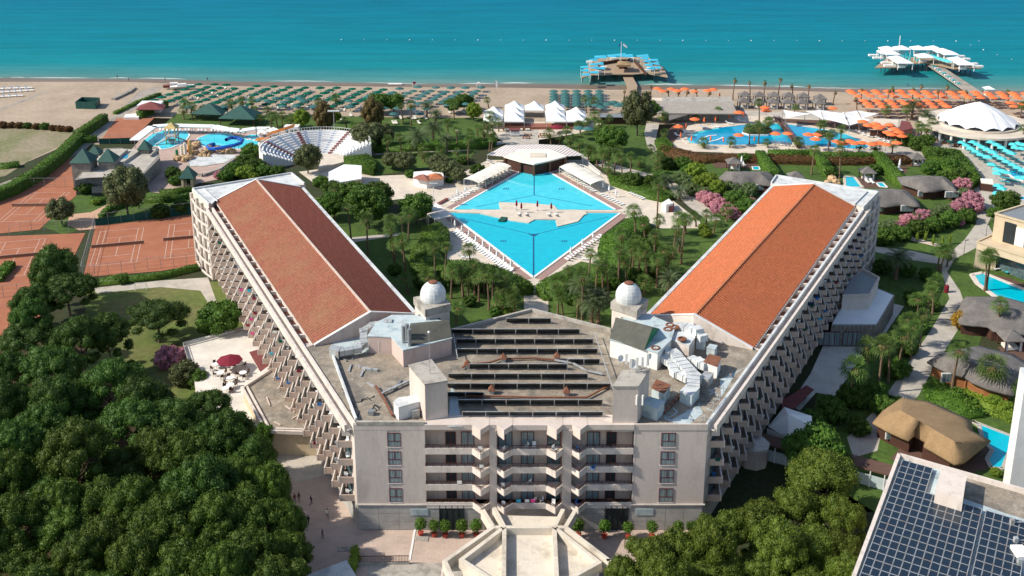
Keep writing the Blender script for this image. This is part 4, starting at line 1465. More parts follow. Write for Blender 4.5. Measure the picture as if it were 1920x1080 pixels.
def gable_sheet(px4, z_lo, z_hi, mat, parent, name='sheet_roof', endmat=None):
 """px4: near-left, near-right, far-right, far-left at z_lo; ridge along the middle, left to right"""
 a, b_, c, d = [G(u, v, z_lo) for u, v in px4]
 rl = ((a[0] + d[0]) / 2, (a[1] + d[1]) / 2)
 rr = ((b_[0] + c[0]) / 2, (b_[1] + c[1]) / 2)
 m = MB()
 m.extrude([(*a, z_lo), (*b_, z_lo), (*rr, z_hi), (*rl, z_hi)], .12)
 m.extrude([(*rl, z_hi), (*rr, z_hi), (*c, z_lo), (*d, z_lo)], .12)
 o = m.build(name, mat, parent)
 m = MB()
 m.face([(*b_, z_lo - .1), (*c, z_lo - .1), (*rr, z_hi - .1)])
 m.face([(*d, z_lo - .1), (*a, z_lo - .1), (*rl, z_hi - .1)])
 m.build('gable_end', endmat or M['white'], o)
 return o

gable_sheet([(766, 650), (847, 632), (838, 600), (770, 606)], 21.6, 23.2, M['asphaltroof'], hotel)
gable_sheet([(1143, 634), (1208, 656), (1236, 616), (1164, 598)], 21.7, 23.8, M['asphaltroof'], hotel, endmat=M['green_paint'])
for u, v in ((757, 638), (764, 634), (768, 644)):
 m = MB()
 x, y = G(u, v + 6, 21.4)
 m.cyl(x, y, 21.4, 24.6, .32, .32, 8)
 m.build('chimney', M['steel'], hotel)

# ---- things standing on the deck
def roof_box(name, label, cat, px, zt, mat, topmat=None, z0=DZ + .05, group=None):
 P = Q(px, zt)
 cx, cy = sum(p[0] for p in P) / len(P), sum(p[1] for p in P) / len(P)
 t = thing(name, label, cat, (cx, cy, z0), group)
 m = MB()
 m.prism(P, z0, zt - .08)
 m.build('casing', mat, t)
 m = MB()
 m.prism([(cx + (p[0] - cx) * 1.06, cy + (p[1] - cy) * 1.06) for p in P], zt - .08, zt + .05, True)
 m.build('cover', topmat or mat, t)
 return t

roof_box('air_conditioner', 'white cabin-like unit against the front left roof tower', 'air conditioner', [(738, 754), (748, 746), (787, 740), (790, 752), (747, 764)], 20.6, M['white'], M['roofwhite'])
roof_box('roof_shed', 'small shed with rusty brown roof beside the front right tower', 'shed', [(1222, 727), (1245, 737), (1257, 722), (1231, 712)], 20.6, M['bluepaint'], M['rust'])
roof_box('roof_shed', 'pale blue shed nearest the front edge beside the right tower', 'shed', [(1204, 757), (1232, 767), (1246, 753), (1217, 744)], 20.4, M['bluepaint'])
roof_box('air_handling_unit', 'pale blue box unit at the foot of the wide white duct', 'air unit', [(1275, 734), (1297, 743), (1312, 726), (1289, 719)], 20.2, M['bluepaint'], M['roofwhite'])
roof_box('air_handling_unit', 'white unit with orange rusty cover near the right gable', 'air unit', [(1320, 678), (1345, 687), (1352, 670), (1330, 664)], 20.6, M['white'], M['rust'])
roof_box('air_handling_unit', 'small grey unit with red pipes left of the handrail on the right roof', 'air unit', [(1313, 707), (1328, 712), (1338, 700), (1322, 696)], 19.9, M['metal'])
roof_box('air_handling_unit', 'grey box at the lower end of the left rusty duct', 'air unit', [(617, 654), (634, 659), (640, 650), (622, 646)], 20.0, M['metal'])
roof_box('vent_box', 'pale vent box in the corner below the right gable', 'vent', [(1325, 652), (1340, 656), (1345, 648), (1331, 645)], 20.0, M['bluepaint'])
roof_box('vent_box', 'dark square vent box low on the left roof deck', 'vent', [(690, 772), (700, 773), (702, 768), (692, 767)], 19.0, M['steel'])
roof_box('air_conditioner', 'grey condenser at the foot of the white cabin unit on the left roof', 'air conditioner', [(772, 772), (787, 769), (786, 762), (772, 764)], 19.6, M['metal'])

def duct(label, pts, w, mat, name='air_duct', z0=None):
 P = [G3(u, v, z) for u, v, z in pts]
 t = thing(name, label, 'duct', (P[0][0], P[0][1], DZ))
 m = MB()
 for a, c in zip(P[:-1], P[1:]):
  m.beam(a, c, w, w * .75)
 for p in P[1:-1]:
  m.obox(p[0], p[1], p[2] - w * .76, w * 1.02, w * 1.02, w * .77, .4)
 m.build('duct_run', mat, t)
 m = MB()
 for a, c in zip(P[:-1], P[1:]):
  L = hypot(c[0] - a[0], c[1] - a[1])
  k = max(1, int(L / 1.1))
  for i in range(k):
   f = (i + .5) / k
   g = f + .07 / max(L, .1)
   pa = [a[q] + (c[q] - a[q]) * f for q in range(3)]
   pb = [a[q] + (c[q] - a[q]) * g for q in range(3)]
   pa[2] += .05
   pb[2] += .05
   m.beam(pa, pb, w + .1, w * .75 + .1)
 m.build('duct_flange', M['steel'], t)
 m = MB()
 for a, c in zip(P[:-1], P[1:]):
  m.cyl((a[0] + c[0]) / 2, (a[1] + c[1]) / 2, DZ, min(a[2], c[2]) - w * .7, .06, .06, 4)
 m.build('support', M['steel'], t)

duct('fat rusty S-shaped duct along the left gable wall', [(735, 600, 21.8), (700, 606, 21.2), (682, 617, 21.0), (681, 640, 20.3), (670, 650, 20.0), (636, 656, 20.0)], 1.25, M['metal'])
duct('wide ribbed white duct descending to the blue box', [(1248, 654, 21.0), (1264, 660, 20.6), (1300, 700, 20.4), (1300, 722, 20.6)], 2.0, M['roofwhite'])
duct('narrower pale duct left of the wide ribbed duct', [(1236, 662, 20.4), (1258, 676, 20.2), (1266, 694, 20.0), (1290, 706, 19.8)], 1.3, M['roofwhite'])
duct('white duct running to the rusty unit by the right gable', [(1293, 668, 20.0), (1310, 674, 20.3), (1326, 680, 20.5)], 1.6, M['roofwhite'])
duct('silver duct bent down beside the upper penthouse on the right roof', [(1278, 608, 22.0), (1308, 614, 22.3), (1316, 626, 21.5), (1314, 644, 20.0)], 1.5, M['roofwhite'])
duct('long thin rusty pipe lagging across the left roof deck', [(716, 736, 18.9), (738, 726, 18.9), (768, 712, 18.9)], .35, M['metal'])
duct('rusty pipe running down towards the front edge on the left roof', [(704, 722, 18.9), (722, 750, 18.9), (736, 778, 18.9)], .35, M['rust'])
duct('grey pipe lying loose on the left roof deck', [(668, 683, 18.7), (686, 690, 18.7), (708, 692, 18.7)], .45, M['metal'])
duct('dark red pipe trough between the sheds and the front of the right roof', [(1243, 772, 18.8), (1262, 752, 18.8), (1278, 736, 18.8)], .5, M['rust'])
for k, (a, c_) in enumerate((((640, 668), (650, 676)), ((658, 682), (654, 696)), ((660, 672), (672, 664)), ((676, 705), (681, 694)), ((640, 690), (634, 684)), ((688, 716), (702, 724)), ((738, 730), (752, 712)))):
 m = MB()
 m.beam(G3(*a, DZ + .25), G3(*c_, DZ + .25), .28, .2)
 tag(m.build('loose_pipe', M['metal'] if k % 2 else M['steel']), 'short loose pipe on the left roof deck, %s from the back' % nth([1, 5, 2, 4, 3, 6, 7][k] - 1), 'pipe', 'loose pipes on the left roof deck')
# cracks sealed with dark tape: thin strips on the deck
m = MB()
random.seed(5)
for u, v in ((655, 745), (664, 752), (690, 750), (700, 746), (675, 770), (705, 770), (660, 768), (690, 775), (715, 762), (640, 728)):
 p = [u, v]
 for _ in range(4):
  q = [p[0] + random.uniform(-9, 9), p[1] + random.uniform(-6, 8)]
  if 640 < q[0] < 735 and q[1] < 786:
   m.beam(G3(*p, DZ + .05), G3(*q, DZ + .05), .16, .02)
  p = q
m.build('seam_tape', M['dark'], hotel)
m = MB()
for u, v in ((1262, 765), (1270, 790), (1290, 770), (1310, 755), (1330, 740), (1345, 725), (1300, 785), (1325, 770), (1255, 780)):
 p = [u, v]
 for _ in range(4):
  q = [p[0] + random.uniform(-14, 14), p[1] + random.uniform(-9, 10)]
  if q[1] < 792 and q[0] < 1370 - (q[1] - 700) * .5:
   m.beam(G3(*p, DZ + .07), G3(*q, DZ + .07), .18, .02)
  p = q
m.build('seam_sealing', M['bluepaint'], hotel)
# round fans on the upper right roof
for u, v, lab in ((1256, 610, 'at the back, leftmost of three'), (1266, 614, 'at the back, rightmost of three'), (1252, 618, 'at the back, nearest of three'), (1279, 636, 'alone on the lower pale roof'), (1229, 653, 'beside the sheet roof corner')):
 x, y = G(u, v, 21.6)
 m = MB()
 m.lathe(x, y, [(.8, 21.5), (.8, 21.75), (.55, 21.8), (.5, 21.6), (.05, 21.65)], 12)
 tag(m.build('roof_fan', M['rust']), 'dark ring-shaped fan on the right roofs, ' + lab, 'fan', 'round fans on the upper right roof')

# collector rows
rows = [(80, 535, 950), (180, 30, 1215), (270, 75, 1340), (360, 80, 1380), (455, 1105, 1400), (500, 195, 1100), (590, 0, 1290), (680, -10, 1500), (760, -10, 330), (830, 90, 1425), (940, 130, 1430)]
panel_me = MB()
panel_me.extrude([(0, 0, 1.22), (1, 0, 1.22), (1, .9, .12), (0, .9, .12)], .08)
panel_me = panel_me.mesh('collector_panel', M['black'])
for r, (zy, za, zb) in enumerate(rows):
 v = 580 + zy / 4.909
 ua, ub = 840 + za / 4.909, 840 + zb / 4.909
 xa, y = G(ua, v, DZ + 1.3)
 xb, _ = G(ub, v, DZ + 1.3)
 t = thing('collector_rack', '%s row of solar collector racks from the back of the middle roof' % nth(r), 'solar rack', (xa, y, DZ), 'solar collector racks on the middle roof')
 n = max(1, round((xb - xa) / 3.5))
 w = (xb - xa) / n
 m = MB()
 m.beam((xa, y, DZ + 1.32), (xb, y, DZ + 1.32), .1, .09)
 m.beam((xa, y + 1.0, DZ + .2), (xb, y + 1.0, DZ + .2), .1, .08)
 m.build('rail', M['metal'], t)
 for i in range(n + 1):
  m = MB()
  m.box(xa + w * i - .03, y - .12, DZ, xa + w * i + .03, y - .06, DZ + 1.25)
  m.beam((xa + w * i, y, DZ + 1.22), (xa + w * i, y + 1.0, DZ + .2), .08, .08)
  m.build('post', M['metal'], t)
 for i in range(n):
  place('collector_panel', panel_me, (w * i + .07, 0.03, 0), 0, (w - .14, 1, 1), parent=t)
for a, c_, lab in (((850, 625), (858, 672), 'left'), ((1114, 622), (1150, 730), 'right')):
 m = MB()
 m.beam(G3(*a, DZ + 1.4), G3(*c_, DZ + 1.4), .12, .1)
 tag(m.build('rack_pipe', M['metal']), 'long slanting pipe along the %s ends of the collector racks' % lab, 'pipe')
for u, v, lab in ((944, 678, 'on the middle row of racks, left of its centre'), (876, 690, 'at the left end of the middle row'), (1044, 676, 'right of the centre with a white tank'), (922, 738, 'left one nearer the front'), (1062, 742, 'right one nearer the front')):
 x, y = G(u, v, DZ)
 t = thing('roof_vent', 'little house-shaped rusty roof vent ' + lab, 'vent', (x, y, DZ), 'rusty gabled vents among the racks')
 m = MB()
 m.obox(x, y, DZ, .75, .75, .7)
 m.build('casing', M['metal'], t)
 m = MB()
 m.pyramid([(x - .55, y - .55), (x + .55, y - .55), (x + .55, y + .55), (x - .55, y + .55)], DZ + .7, (x, y, DZ + 1.7))
 m.build('cowl', M['rust'], t)
for pts, lab in (([(866, 688), (880, 682), (920, 678), (938, 672), (1000, 670), (1040, 674)], 'back'), ([(870, 741), (935, 742), (1000, 744), (1100, 744), (1130, 728), (1145, 722)], 'front'), ([(1040, 674), (1075, 680), (1100, 694), (1130, 700)], 'right')):
 m = MB()
 P = [G3(u, v, DZ + .55) for u, v in pts]
 for a, c_ in zip(P[:-1], P[1:]):
  m.beam(a, c_, .3, .2)
 tag(m.build('rusty_pipe', M['rust'] if lab != 'right' else M['metal']), 'lagged pipe line of the %s walkway between the collector racks' % lab, 'pipe')

# mast and aerials
x, y = G(806, 701, 24.75)
t = thing('lightning_mast', 'thin mast with a white ball on the front left tower', 'mast', (x, y, 24.75))
MB().cyl(x, y, 24.75, 31.6, .06, .04, 5).build('pole', M['metal'], t)
MB().lathe(x, y, [(.02, 31.5), (.2, 31.65), (.2, 31.8), (.02, 31.95)], 8).build('ball', M['white'], t)
for i, (u, v, h) in enumerate(((1172, 690, 4.5), (1180, 698, 4.2), (1192, 700, 5), (1202, 697, 4.6), (1212, 694, 5.2))):
 x, y = G(u, v, 24.75)
 t = thing('aerial', '%s aerial from the left on top of the front right tower' % nth(i), 'aerial', (x, y, 24.75), 'aerials on the front right tower')
 MB().cyl(x, y, 24.75, 24.75 + h * .55, .05, .05, 5).build('pole', M['metal'], t)
 MB().obox(x + .15, y - .15, 24.9 + h * .15, .35, .2, h * .38).build('antenna_panel', M['white'], t)
for u, v, r, lab in ((1163, 680, .55, 'by the left'), (1185, 690, .75, 'in the middle'), (1216, 676, .5, 'at the back')):
 x, y = G(u, v, 25.0)
 t = thing('satellite_dish', 'white satellite dish on the front right tower ' + lab, 'satellite dish', (x, y, 24.75))
 MB().cyl(x, y, 24.75, 25.6, .05, .05, 5).build('pole', M['metal'], t)
 m = MB()
 m.lathe(0, 0, [(.03, 0), (r * .6, .06), (r, .2)], 12, False)
 d = m.build('dish', M['white'])
 d.parent = t
 d.location = (0, -.1, 1.0)
 d.rotation_euler = (radians(65), 0, radians(25))
for u in (1172, 1182):
 x = (u - 960) / 11.4
 m = MB()
 m.cyl(x, 140.35 + .1, 21.6, 23.2, .16, .16, 8)
 tag(m.build('wall_antenna', M['white']), '%s white tube antenna on the face of the front right tower' % ('left' if u == 1172 else 'right'), 'aerial')
for i, (u, v) in enumerate(((1371, 700), (1357, 722), (1350, 738), (1338, 752), (1322, 778))):
 a, c_ = G3(u, v, DZ + 1.2), G3(u - 9, v + 3, DZ + .2)
 m = MB()
 m.beam(a, c_, .08, .08)
 m.cyl(a[0], a[1], DZ, DZ + 1.2, .05, .05, 4)
 m.beam(a, G3(u - 10, v + 14, DZ + 1.1), .06, .06)
 tag(m.build('guard_frame', M['metal']), 'thin white metal frame along the edge of the right roof deck, %s from the back' % nth(i), 'railing', 'metal frames along the right roof edge')

# ---- entrance canopy in front
canopy = thing('entrance_canopy', 'broad pale concrete entrance canopy with splayed ribs in front of the hotel', 'canopy', (2.6, 132, 0))
zt_, zp = 5.9, 4.7
nodes = {'a': (906, 957), 'b': (927, 953), 'c': (1055, 956), 'd': (1077, 959), 'p1': (925, 988), 'p2': (945.6, 988), 'p3': (1039.4, 988), 'p4': (1060, 988),
   'l1': (834, 1052), 'l2': (865, 1049), 'r2': (1124, 1054), 'r1': (1141, 1050), 'l3': (962, 1112), 'l4': (852, 1090), 'm2': (944, 1130), 'm3': (1046, 1130), 'r3': (1040, 1100), 'r4': (1152, 1096), 'l5': (880, 1130), 'r5': (1120, 1130)}
W3 = {k: G(*v, zt_) for k, v in nodes.items()}
for name, ks in (('canopy_slab', ('p2', 'p3', 'm3', 'm2')), ('canopy_slab', ('p2', 'l2', 'l5', 'm2')), ('canopy_slab', ('p3', 'r2', 'r5', 'm3')), ('canopy_slab', ('b', 'c', 'p3', 'p2')), ('canopy_slab', ('p1', 'l1', 'l2', 'p2')), ('canopy_slab', ('p4', 'r1', 'r2', 'p3')), ('canopy_slab', ('a', 'b', 'p2', 'p1')), ('canopy_slab', ('c', 'd', 'p4', 'p3'))):
 m = MB()
 z1 = zp if ks[0] in ('p2', 'p3', 'b') else zp - .25
 m.prism([W3[k] for k in ks], z1 - .4, z1, True)
 m.build(name, M['apron'], canopy)
for a, c_ in (('a', 'p1'), ('b', 'p2'), ('c', 'p3'), ('d', 'p4'), ('p1', 'l1'), ('p2', 'l2'), ('p3', 'r2'), ('p4', 'r1'), ('p2', 'm2'), ('p3', 'm3'), ('p1', 'p2'), ('p2', 'p3'), ('p3', 'p4'), ('l1', 'l4'), ('l2', 'l3'), ('r2', 'r3'), ('r1', 'r4')):
 m = MB()
 A, B = W3[a], W3[c_]
 d = Vector((B[0] - A[0], B[1] - A[1])).normalized() * .2
 hh = {'l1': .02, 'r1': .02}.get(c_, 0)
 m.beam((A[0] - d.x, A[1] - d.y, zt_ + .01 * (ord(a[0]) % 5) + hh), (B[0] + d.x, B[1] + d.y, zt_ + .01 * (ord(a[0]) % 5) + hh), .62, 1.5)
 m.build('rib', M['apron'], canopy)
for k in ('l1', 'r1', 'p1', 'p4'):
 m = MB()
 m.cyl(W3[k][0], W3[k][1], 0, 4.5, .5, .5, 8)
 m.build('column', M['render'], canopy)
# ================================================================ left side: courts, water park, castle bar, theatre
def tennis_net(cx, cy, ang, label):
 t = thing('tennis_net', label, 'tennis net', (cx, cy, 0))
 c, s_ = cos(ang), sin(ang)
 a, b_ = (cx - 6.4 * c, cy - 6.4 * s_), (cx + 6.4 * c, cy + 6.4 * s_)
 MB().beam((*a, .95), (*b_, .95), .05, .8).build('net', M['net'], t)
 MB().beam((*a, 1.02), (*b_, 1.02), .08, .07).build('net_band', M['line'], t)
 for p in (a, b_):
  MB().cyl(p[0], p[1], 0, 1.1, .06, .06, 6).build('post', M['steel'], t)

def tennis_court(cx, cy, ang, label, half=False):
 c, s_ = cos(ang), sin(ang)

 def T(x, y):
  return (cx + x * c - y * s_, cy + x * s_ + y * c)
 m = MB()
 W, S, L, V_ = 5.485, 4.115, 11.885, 6.4
 for (x0, y0), (x1, y1) in (((-W, -L), (-W, L)), ((W, -L), (W, L)), ((-S, -L), (-S, L)), ((S, -L), (S, L)), ((-W, -L), (W, -L)), ((-W, L), (W, L)), ((-S, -V_), (S, -V_)), ((-S, V_), (S, V_)), ((0, -V_), (0, V_))):
  a, b_ = T(x0, y0), T(x1, y1)
  m.beam((*a, .078), (*b_, .078), .11, .004)
 o = m.build('court_lines', M['line'])
 tag(o, kind='structure')
 tennis_net(cx, cy, ang, label)

sheet('clay_court', [(179, 424), (368, 401), (376, 496), (300, 508), (156, 520)], 0.07, M['clay'])
sheet('clay_court', [(-60, 445), (160, 437), (140, 478), (112, 520), (60, 620), (-60, 680)], 0.07, M['clay'])
sheet('clay_court', [(85, 310), (172, 284), (170, 300), (142, 350), (143, 366), (74, 430), (-70, 445), (-70, 420), (40, 350)], 0.07, M['clay'])
sheet('clay_court', [(190, 262), (218, 222), (290, 220), (262, 248), (245, 266)], 0.07, M['clay'])
ang0 = radians(14.4)
tennis_court(-101.6, 254.4, ang0, 'tennis net in the middle of the clay court beside the left wing')
tennis_court(-101.6 + 16.9, 254.4 + 4.9, ang0, 'tennis net half hidden behind the far end of the left wing')
x, y = G(20, 484)
tennis_court(x + 1, y, ang0, 'tennis net on the lower left clay court above the pines')
x, y = G(60, 392)
tennis_court(x, y + 2, radians(2), 'tennis net on the long shaded court by the hedge')

def mesh_fence(name, label, pts, h, mat='fence', wind=False, gap=3.2, group=None):
 """wire fence: posts, rails and thin wires; optional green windbreak cloth"""
 P = [Vector((*G(u, v), 0)) for u, v in pts]
 t = thing(name, label, 'fence', (P[0].x, P[0].y, 0), group)
 r, w = MB(), MB()
 for a, b_ in zip(P[:-1], P[1:]):
  L = (b_ - a).length
  n = max(1, round(L / gap))
  for i in range(n + 1):
   p = a.lerp(b_, i / n)
   MB().cyl(p.x, p.y, 0, h, .06, .05, 5).build('post', M['steel'], t)
  r.beam((a.x, a.y, h), (b_.x, b_.y, h), .06, .06)
  for z in (h * .33, h * .66):
   w.beam((a.x, a.y, z), (b_.x, b_.y, z), .03, .03)
  if wind:
   c = MB()
   c.beam((a.x, a.y, h * .62), (b_.x, b_.y, h * .62), .06, h * .6)
   c.build('windbreak', M['greennet'], t)
 r.build('top_rail', M['metal'], t)
 w.build('wire', M['fence'], t)
 return t

mesh_fence('wire_fence', 'green screened fence behind the clay court beside the left wing', [(179, 424), (368, 400)], 3.4, wind=True)
mesh_fence('wire_fence', 'wire fence along the near side of the big clay court', [(153, 521), (374, 494)], 3.0)
mesh_fence('wire_fence', 'wire fence on the left edge of the big clay court', [(153, 521), (179, 424)], 3.0)
mesh_fence('wire_fence', 'wire fence across the near end of the long shaded court', [(18, 443), (60, 434), (176, 432)], 3.0)
mesh_fence('wire_fence', 'wire fence crossing the middle of the long shaded court', [(46, 352), (142, 351)], 3.0)
mesh_fence('wire_fence', 'wire fence along the near side of the lower left court', [(-20, 560), (60, 552)], 3.0)
mesh_fence('wire_fence', 'wire fence with green cloth left of the water park', [(186, 270), (246, 268)], 3.0, wind=True)

# football goal on the worn lawn
x0, y0 = G(254, 545)
x1, y1 = G(275, 544)
t = thing('football_goal', 'small white football goal on the lawn below the clay court', 'goal', (x0, y0, 0))
for p in ((x0, y0), (x1, y1)):
 MB().cyl(p[0], p[1], 0, 1.9, .07, .07, 6).build('post', M['white'], t)
MB().beam((x0, y0, 1.95), (x1, y1, 1.95), .12, .12).build('crossbar', M['white'], t)
MB().beam((x0, y0 + 1, .2), (x1, y1 + 1, .2), .06, .06).beam((x0, y0, 1.9), (x0, y0 + 1, .2), .05, .05).beam((x1, y1, 1.9), (x1, y1 + 1, .2), .05, .05).build('net_frame', M['white'], t)

# hedges on the left
hedge_line([(-40, 388), (20, 366), (72, 336), (116, 300), (150, 266)], 3.6, 3.2, 'long tall clipped hedge between the beach road and the clay courts')
hedge_line([(146, 262), (180, 240), (196, 228)], 3.0, 3.0, 'hedge running down from the end of the beach road')
hedge_line([(134, 268), (182, 266)], 2.2, 2.2, 'short hedge closing the courts below the beach road')
hedge_line([(262, 222), (300, 204), (312, 200)], 2.5, 2.6, 'hedge beside the brown roofed hut and the water park')
hedge_line([(190, 412), (205, 396), (232, 386), (246, 382)], 1.5, 1.6, 'curved low hedge along the salmon path')
hedge_line([(272, 380), (360, 372)], 1.6, 1.6, 'dark clipped hedge between path and lawn left of the hotel end')
hedge_line([(300, 365), (360, 360)], 1.4, 1.4, 'thin hedge behind the dark one left of the hotel end')
hedge_line([(168, 381), (212, 376)], 1.4, 1.5, 'dark clipped hedge in front of the castle bar')
hedge_line([(-6, 530), (20, 500)], 2.4, 1.5, 'low hedge beside the lower left court', size=.3)
hedge_line([(180, 534), (300, 522), (372, 505)], 1.6, 1.3, 'flowering low hedge below the big clay court')
hedge_line([(215, 215), (262, 192), (300, 178)], 1.6, 1.0, 'scrubby hedge along the upper beach road', mat='hedge')
hedge_line([(0, 316), (36, 312)], 3, 1.4, 'low green bushes left of the road')

# dark green open hut on the sand
P = Q([(143, 204), (180, 205), (188, 196), (155, 195)])
t = thing('beach_hut', 'dark green roofless hut standing alone on the sand', 'hut', (P[0][0], P[0][1], 0))
for a, b_ in zip(P, P[1:] + P[:1]):
 MB().beam((*a, 2.8), (*b_, 2.8), .2, 2.8).build('wall', M['green_roof'], t)

# piled sand / driftwood by the track
m = MB()
for a, b_ in (((212, 184), (240, 172)), ((240, 172), (252, 163)), ((214, 183), (226, 176))):
 m.beam(G3(*a, .9), G3(*b_, .7), 1.6, .9)
tag(m.build('sand_bank', M['road']), 'dark bank of earth along the sand track by the shore', 'bank')

# left beach loungers under pale shades
lm = MB()
lm.box(-.33, -1, .28, .33, .45, .36)
lm.extrude([(-.33, .45, .36), (.33, .45, .36), (.33, 1.05, .8), (-.33, 1.05, .8)], .07)
for sx in (-.28, .28):
 for sy in (-.85, .3):
  lm.box(sx - .03, sy - .03, 0, sx + .03, sy + .03, .28)
LNG = {k: lm.mesh('sun_lounger_' + k, M[v]) for k, v in (('white', 'plastic'), ('turq', 'turq'), ('blue', 'bluetowel'), ('cream', 'cream'), ('orange', 'orange'))}

def loungers(pts, rz, label, group, kind='white', z=0.0, jit=.1, s=1.0):
 P = sorted([(u, v) for u, v in pts])
 for i, (u, v) in enumerate(P):
  x, y = G(u, v, z)
  place('sun_lounger', LNG[kind], (x, y, z), rz + random.uniform(-jit, jit), s, (label + ', %s from left' % nth(i)) if len(P) > 1 else label, 'sun lounger', group)

def line_pts(a, b_, n):
 return [(a[0] + (b_[0] - a[0]) * i / max(1, n - 1), a[1] + (b_[1] - a[1]) * i / max(1, n - 1)) for i in range(n)]

for r, (a, b_, n) in enumerate((((0, 168), (54, 166), 5), ((0, 175), (56, 171), 6), ((0, 183), (36, 181), 4))):
 loungers(line_pts(a, b_, n), 1.57, 'white lounger, far left beach, %s line from sea' % nth(r), 'white loungers at the far left of the beach', z=.03, s=1.6)

# brown roofed hut
t = thing('beach_kiosk', 'white hut with dark brown hipped roof by the beach road', 'hut', (*G(285, 210), 0))
P = Q([(258, 212), (300, 212), (308, 203), (268, 203)])
MB().prism(P, 0, 3).build('wall', M['white'], t)
P2 = Q([(254, 206), (306, 206), (312, 197), (262, 197)], 3)
cx, cy = sum(p[0] for p in P2) / 4, sum(p[1] for p in P2) / 4
MB().prism(P2, 2.9, 3.05, True).pyramid(P2, 3.05, (cx, cy, 5.3)).build('roof', M['bordeaux'], t)
tag(sheet('boat_tarpaulin', [(235, 214), (262, 212), (260, 220), (232, 220)], .9, M['white'], kind='thing', h=.9), 'white covered boats stored beside the brown roofed hut', 'tarpaulin')

# two pulled up boats
def boat(u, v, ang, L, mat, label):
 x, y = G(u, v)
 t = thing('speedboat', label, 'boat', (x, y, 0))
 c, s_ = cos(ang), sin(ang)
 m = MB()
 sec = [(-.5, .30, .45), (-.2, .34, .5), (.2, .30, .5), (.42, .14, .6), (.5, .01, .7)]
 for (t0, w0, h0), (t1, w1, h1) in zip(sec[:-1], sec[1:]):
  def pt(t_, w, z):
   a, b2 = t_ * L, w * L * .45
   return (x + a * c - b2 * s_, y + a * s_ + b2 * c, z)
  for sg in (1, -1):
   q = [pt(t0, 0, .5), pt(t1, 0, .55), pt(t1, sg * w1, 1.2 + h1), pt(t0, sg * w0, 1.2 + h0)]
   m.face(q if sg > 0 else q[::-1])
  m.face([pt(t0, -w0, 1.15 + h0), pt(t1, -w1, 1.15 + h1), pt(t1, w1, 1.15 + h1), pt(t0, w0, 1.15 + h0)])
 m.face([pt(-.5, -.3, 1.65), pt(-.5, .3, 1.65), pt(-.5, 0, .5)])
 m.build('hull', M[mat], t)
 MB().obox(x - c * .3, y - s_ * .3, 1.6, L * .35, L * .18, .9, ang).build('cabin', M['white'], t)
 MB().obox(x, y, 0, L * .5, 1.2, .9, ang).build('cradle', M['steel'], t)

boat(328, 166, .3, 9, 'bordeaux', 'red and white speedboat on the sand, left of the two')
boat(343, 168, .25, 10, 'white', 'white and red speedboat on the sand, right of the two')

# ---- castle-like bar with green pyramid roofs
t = thing('castle_bar', 'low grey stone castle-like building with green pointed corner roofs beside the water park', 'building', (*G(220, 330), 0))
zc = 4.6
base = [(140, 338), (176, 331), (200, 331), (262, 334), (300, 296), (296, 276), (262, 278), (248, 290), (238, 282), (228, 277), (196, 278), (172, 300)]
MB().prism(Q(base, zc), 0, zc).build('wall', M['greystone'], t)
MB().prism([(p[0] * .999, p[1]) for p in Q([(146, 334), (262, 330), (294, 294), (292, 279), (265, 281), (230, 279), (198, 281), (176, 300)], zc)], zc, zc + .03).build('roof_terrace', M['path'], t)
for a, b_ in (((186, 297), (200, 281)), ((214, 300), (238, 279)), ((232, 302), (262, 281)), ((282, 290), (297, 277)), ((262, 280), (284, 279)), ((214, 302), (232, 304))):
 MB().beam(G3(*a, zc + .9), G3(*b_, zc + .9), .45, .9).build('parapet', M['path'], t)
MB().prism(Q([(224, 298), (238, 297), (241, 290), (229, 289)], zc), zc + .04, zc + .08).build('roof_pool', M['pooldeep'], t)
for (u, v), w, h0, h1 in (((156, 350), 5.6, 7.4, 11.2), ((203, 345), 4.6, 7.0, 10.6), ((272, 315), 3.4, 6.0, 9.0), ((178, 318), 3.4, 5.0, 7.6)):
 x, y = G(u, v)
 y += w / 2
 MB().obox(x, y, 0, w, w, h0).build('tower', M['greystone'], t)
 q = [(x - w * .58, y - w * .58), (x + w * .58, y - w * .58), (x + w * .58, y + w * .58), (x - w * .58, y + w * .58)]
 MB().prism(q, h0, h0 + .1, True).pyramid(q, h0 + .1, (x, y, h1)).build('tower_roof', M['green_roof'], t)
MB().prism(Q([(172, 362), (196, 361), (196, 349), (172, 350)], 2.2), 0, 2.2).build('bar_opening', M['dark'], t)
# stone gate-house kiosk
x, y = G(352, 352)
t = thing('stone_pavilion', 'small open pavilion with stone posts and green pointed roof behind the hotel end', 'pavilion', (x, y, 0))
for a in (-1, 1):
 for b_ in (-1, 1):
  MB().obox(x + a * 1.4, y + 1.5 + b_ * 1.4, 0, .7, .7, 3).build('post', M['stone'], t)
q = [(x - 2.3, y - .8), (x + 2.3, y - .8), (x + 2.3, y + 3.8), (x - 2.3, y + 3.8)]
MB().prism(q, 3, 3.15, True).pyramid(q, 3.15, (x, y + 1.5, 6.6)).build('roof', M['green_roof'], t)

# ---- water park
def ell(u, v, rx, ry, n=28, rot=0.0, z=0.0):
 x, y = G(u, v, z)
 return [(x + rx * cos(2 * pi * i / n) * cos(rot) - ry * sin(2 * pi * i / n) * sin(rot), y + rx * cos(2 * pi * i / n) * sin(rot) + ry * sin(2 * pi * i / n) * cos(rot)) for i in range(n)]

def pool(label, poly, mat='pool', rim='white', rw=.45, z=.12, cat='swimming pool', name='swimming_pool'):
 cx, cy = sum(p[0] for p in poly) / len(poly), sum(p[1] for p in poly) / len(poly)
 t = thing(name, label, cat, (cx, cy, 0))
 MB().prism(poly, 0, z).build('water', M[mat], t)
 MB().rail(poly, rw, .12, z + .08, 0, True).build('rim', M[rim], t)
 return t

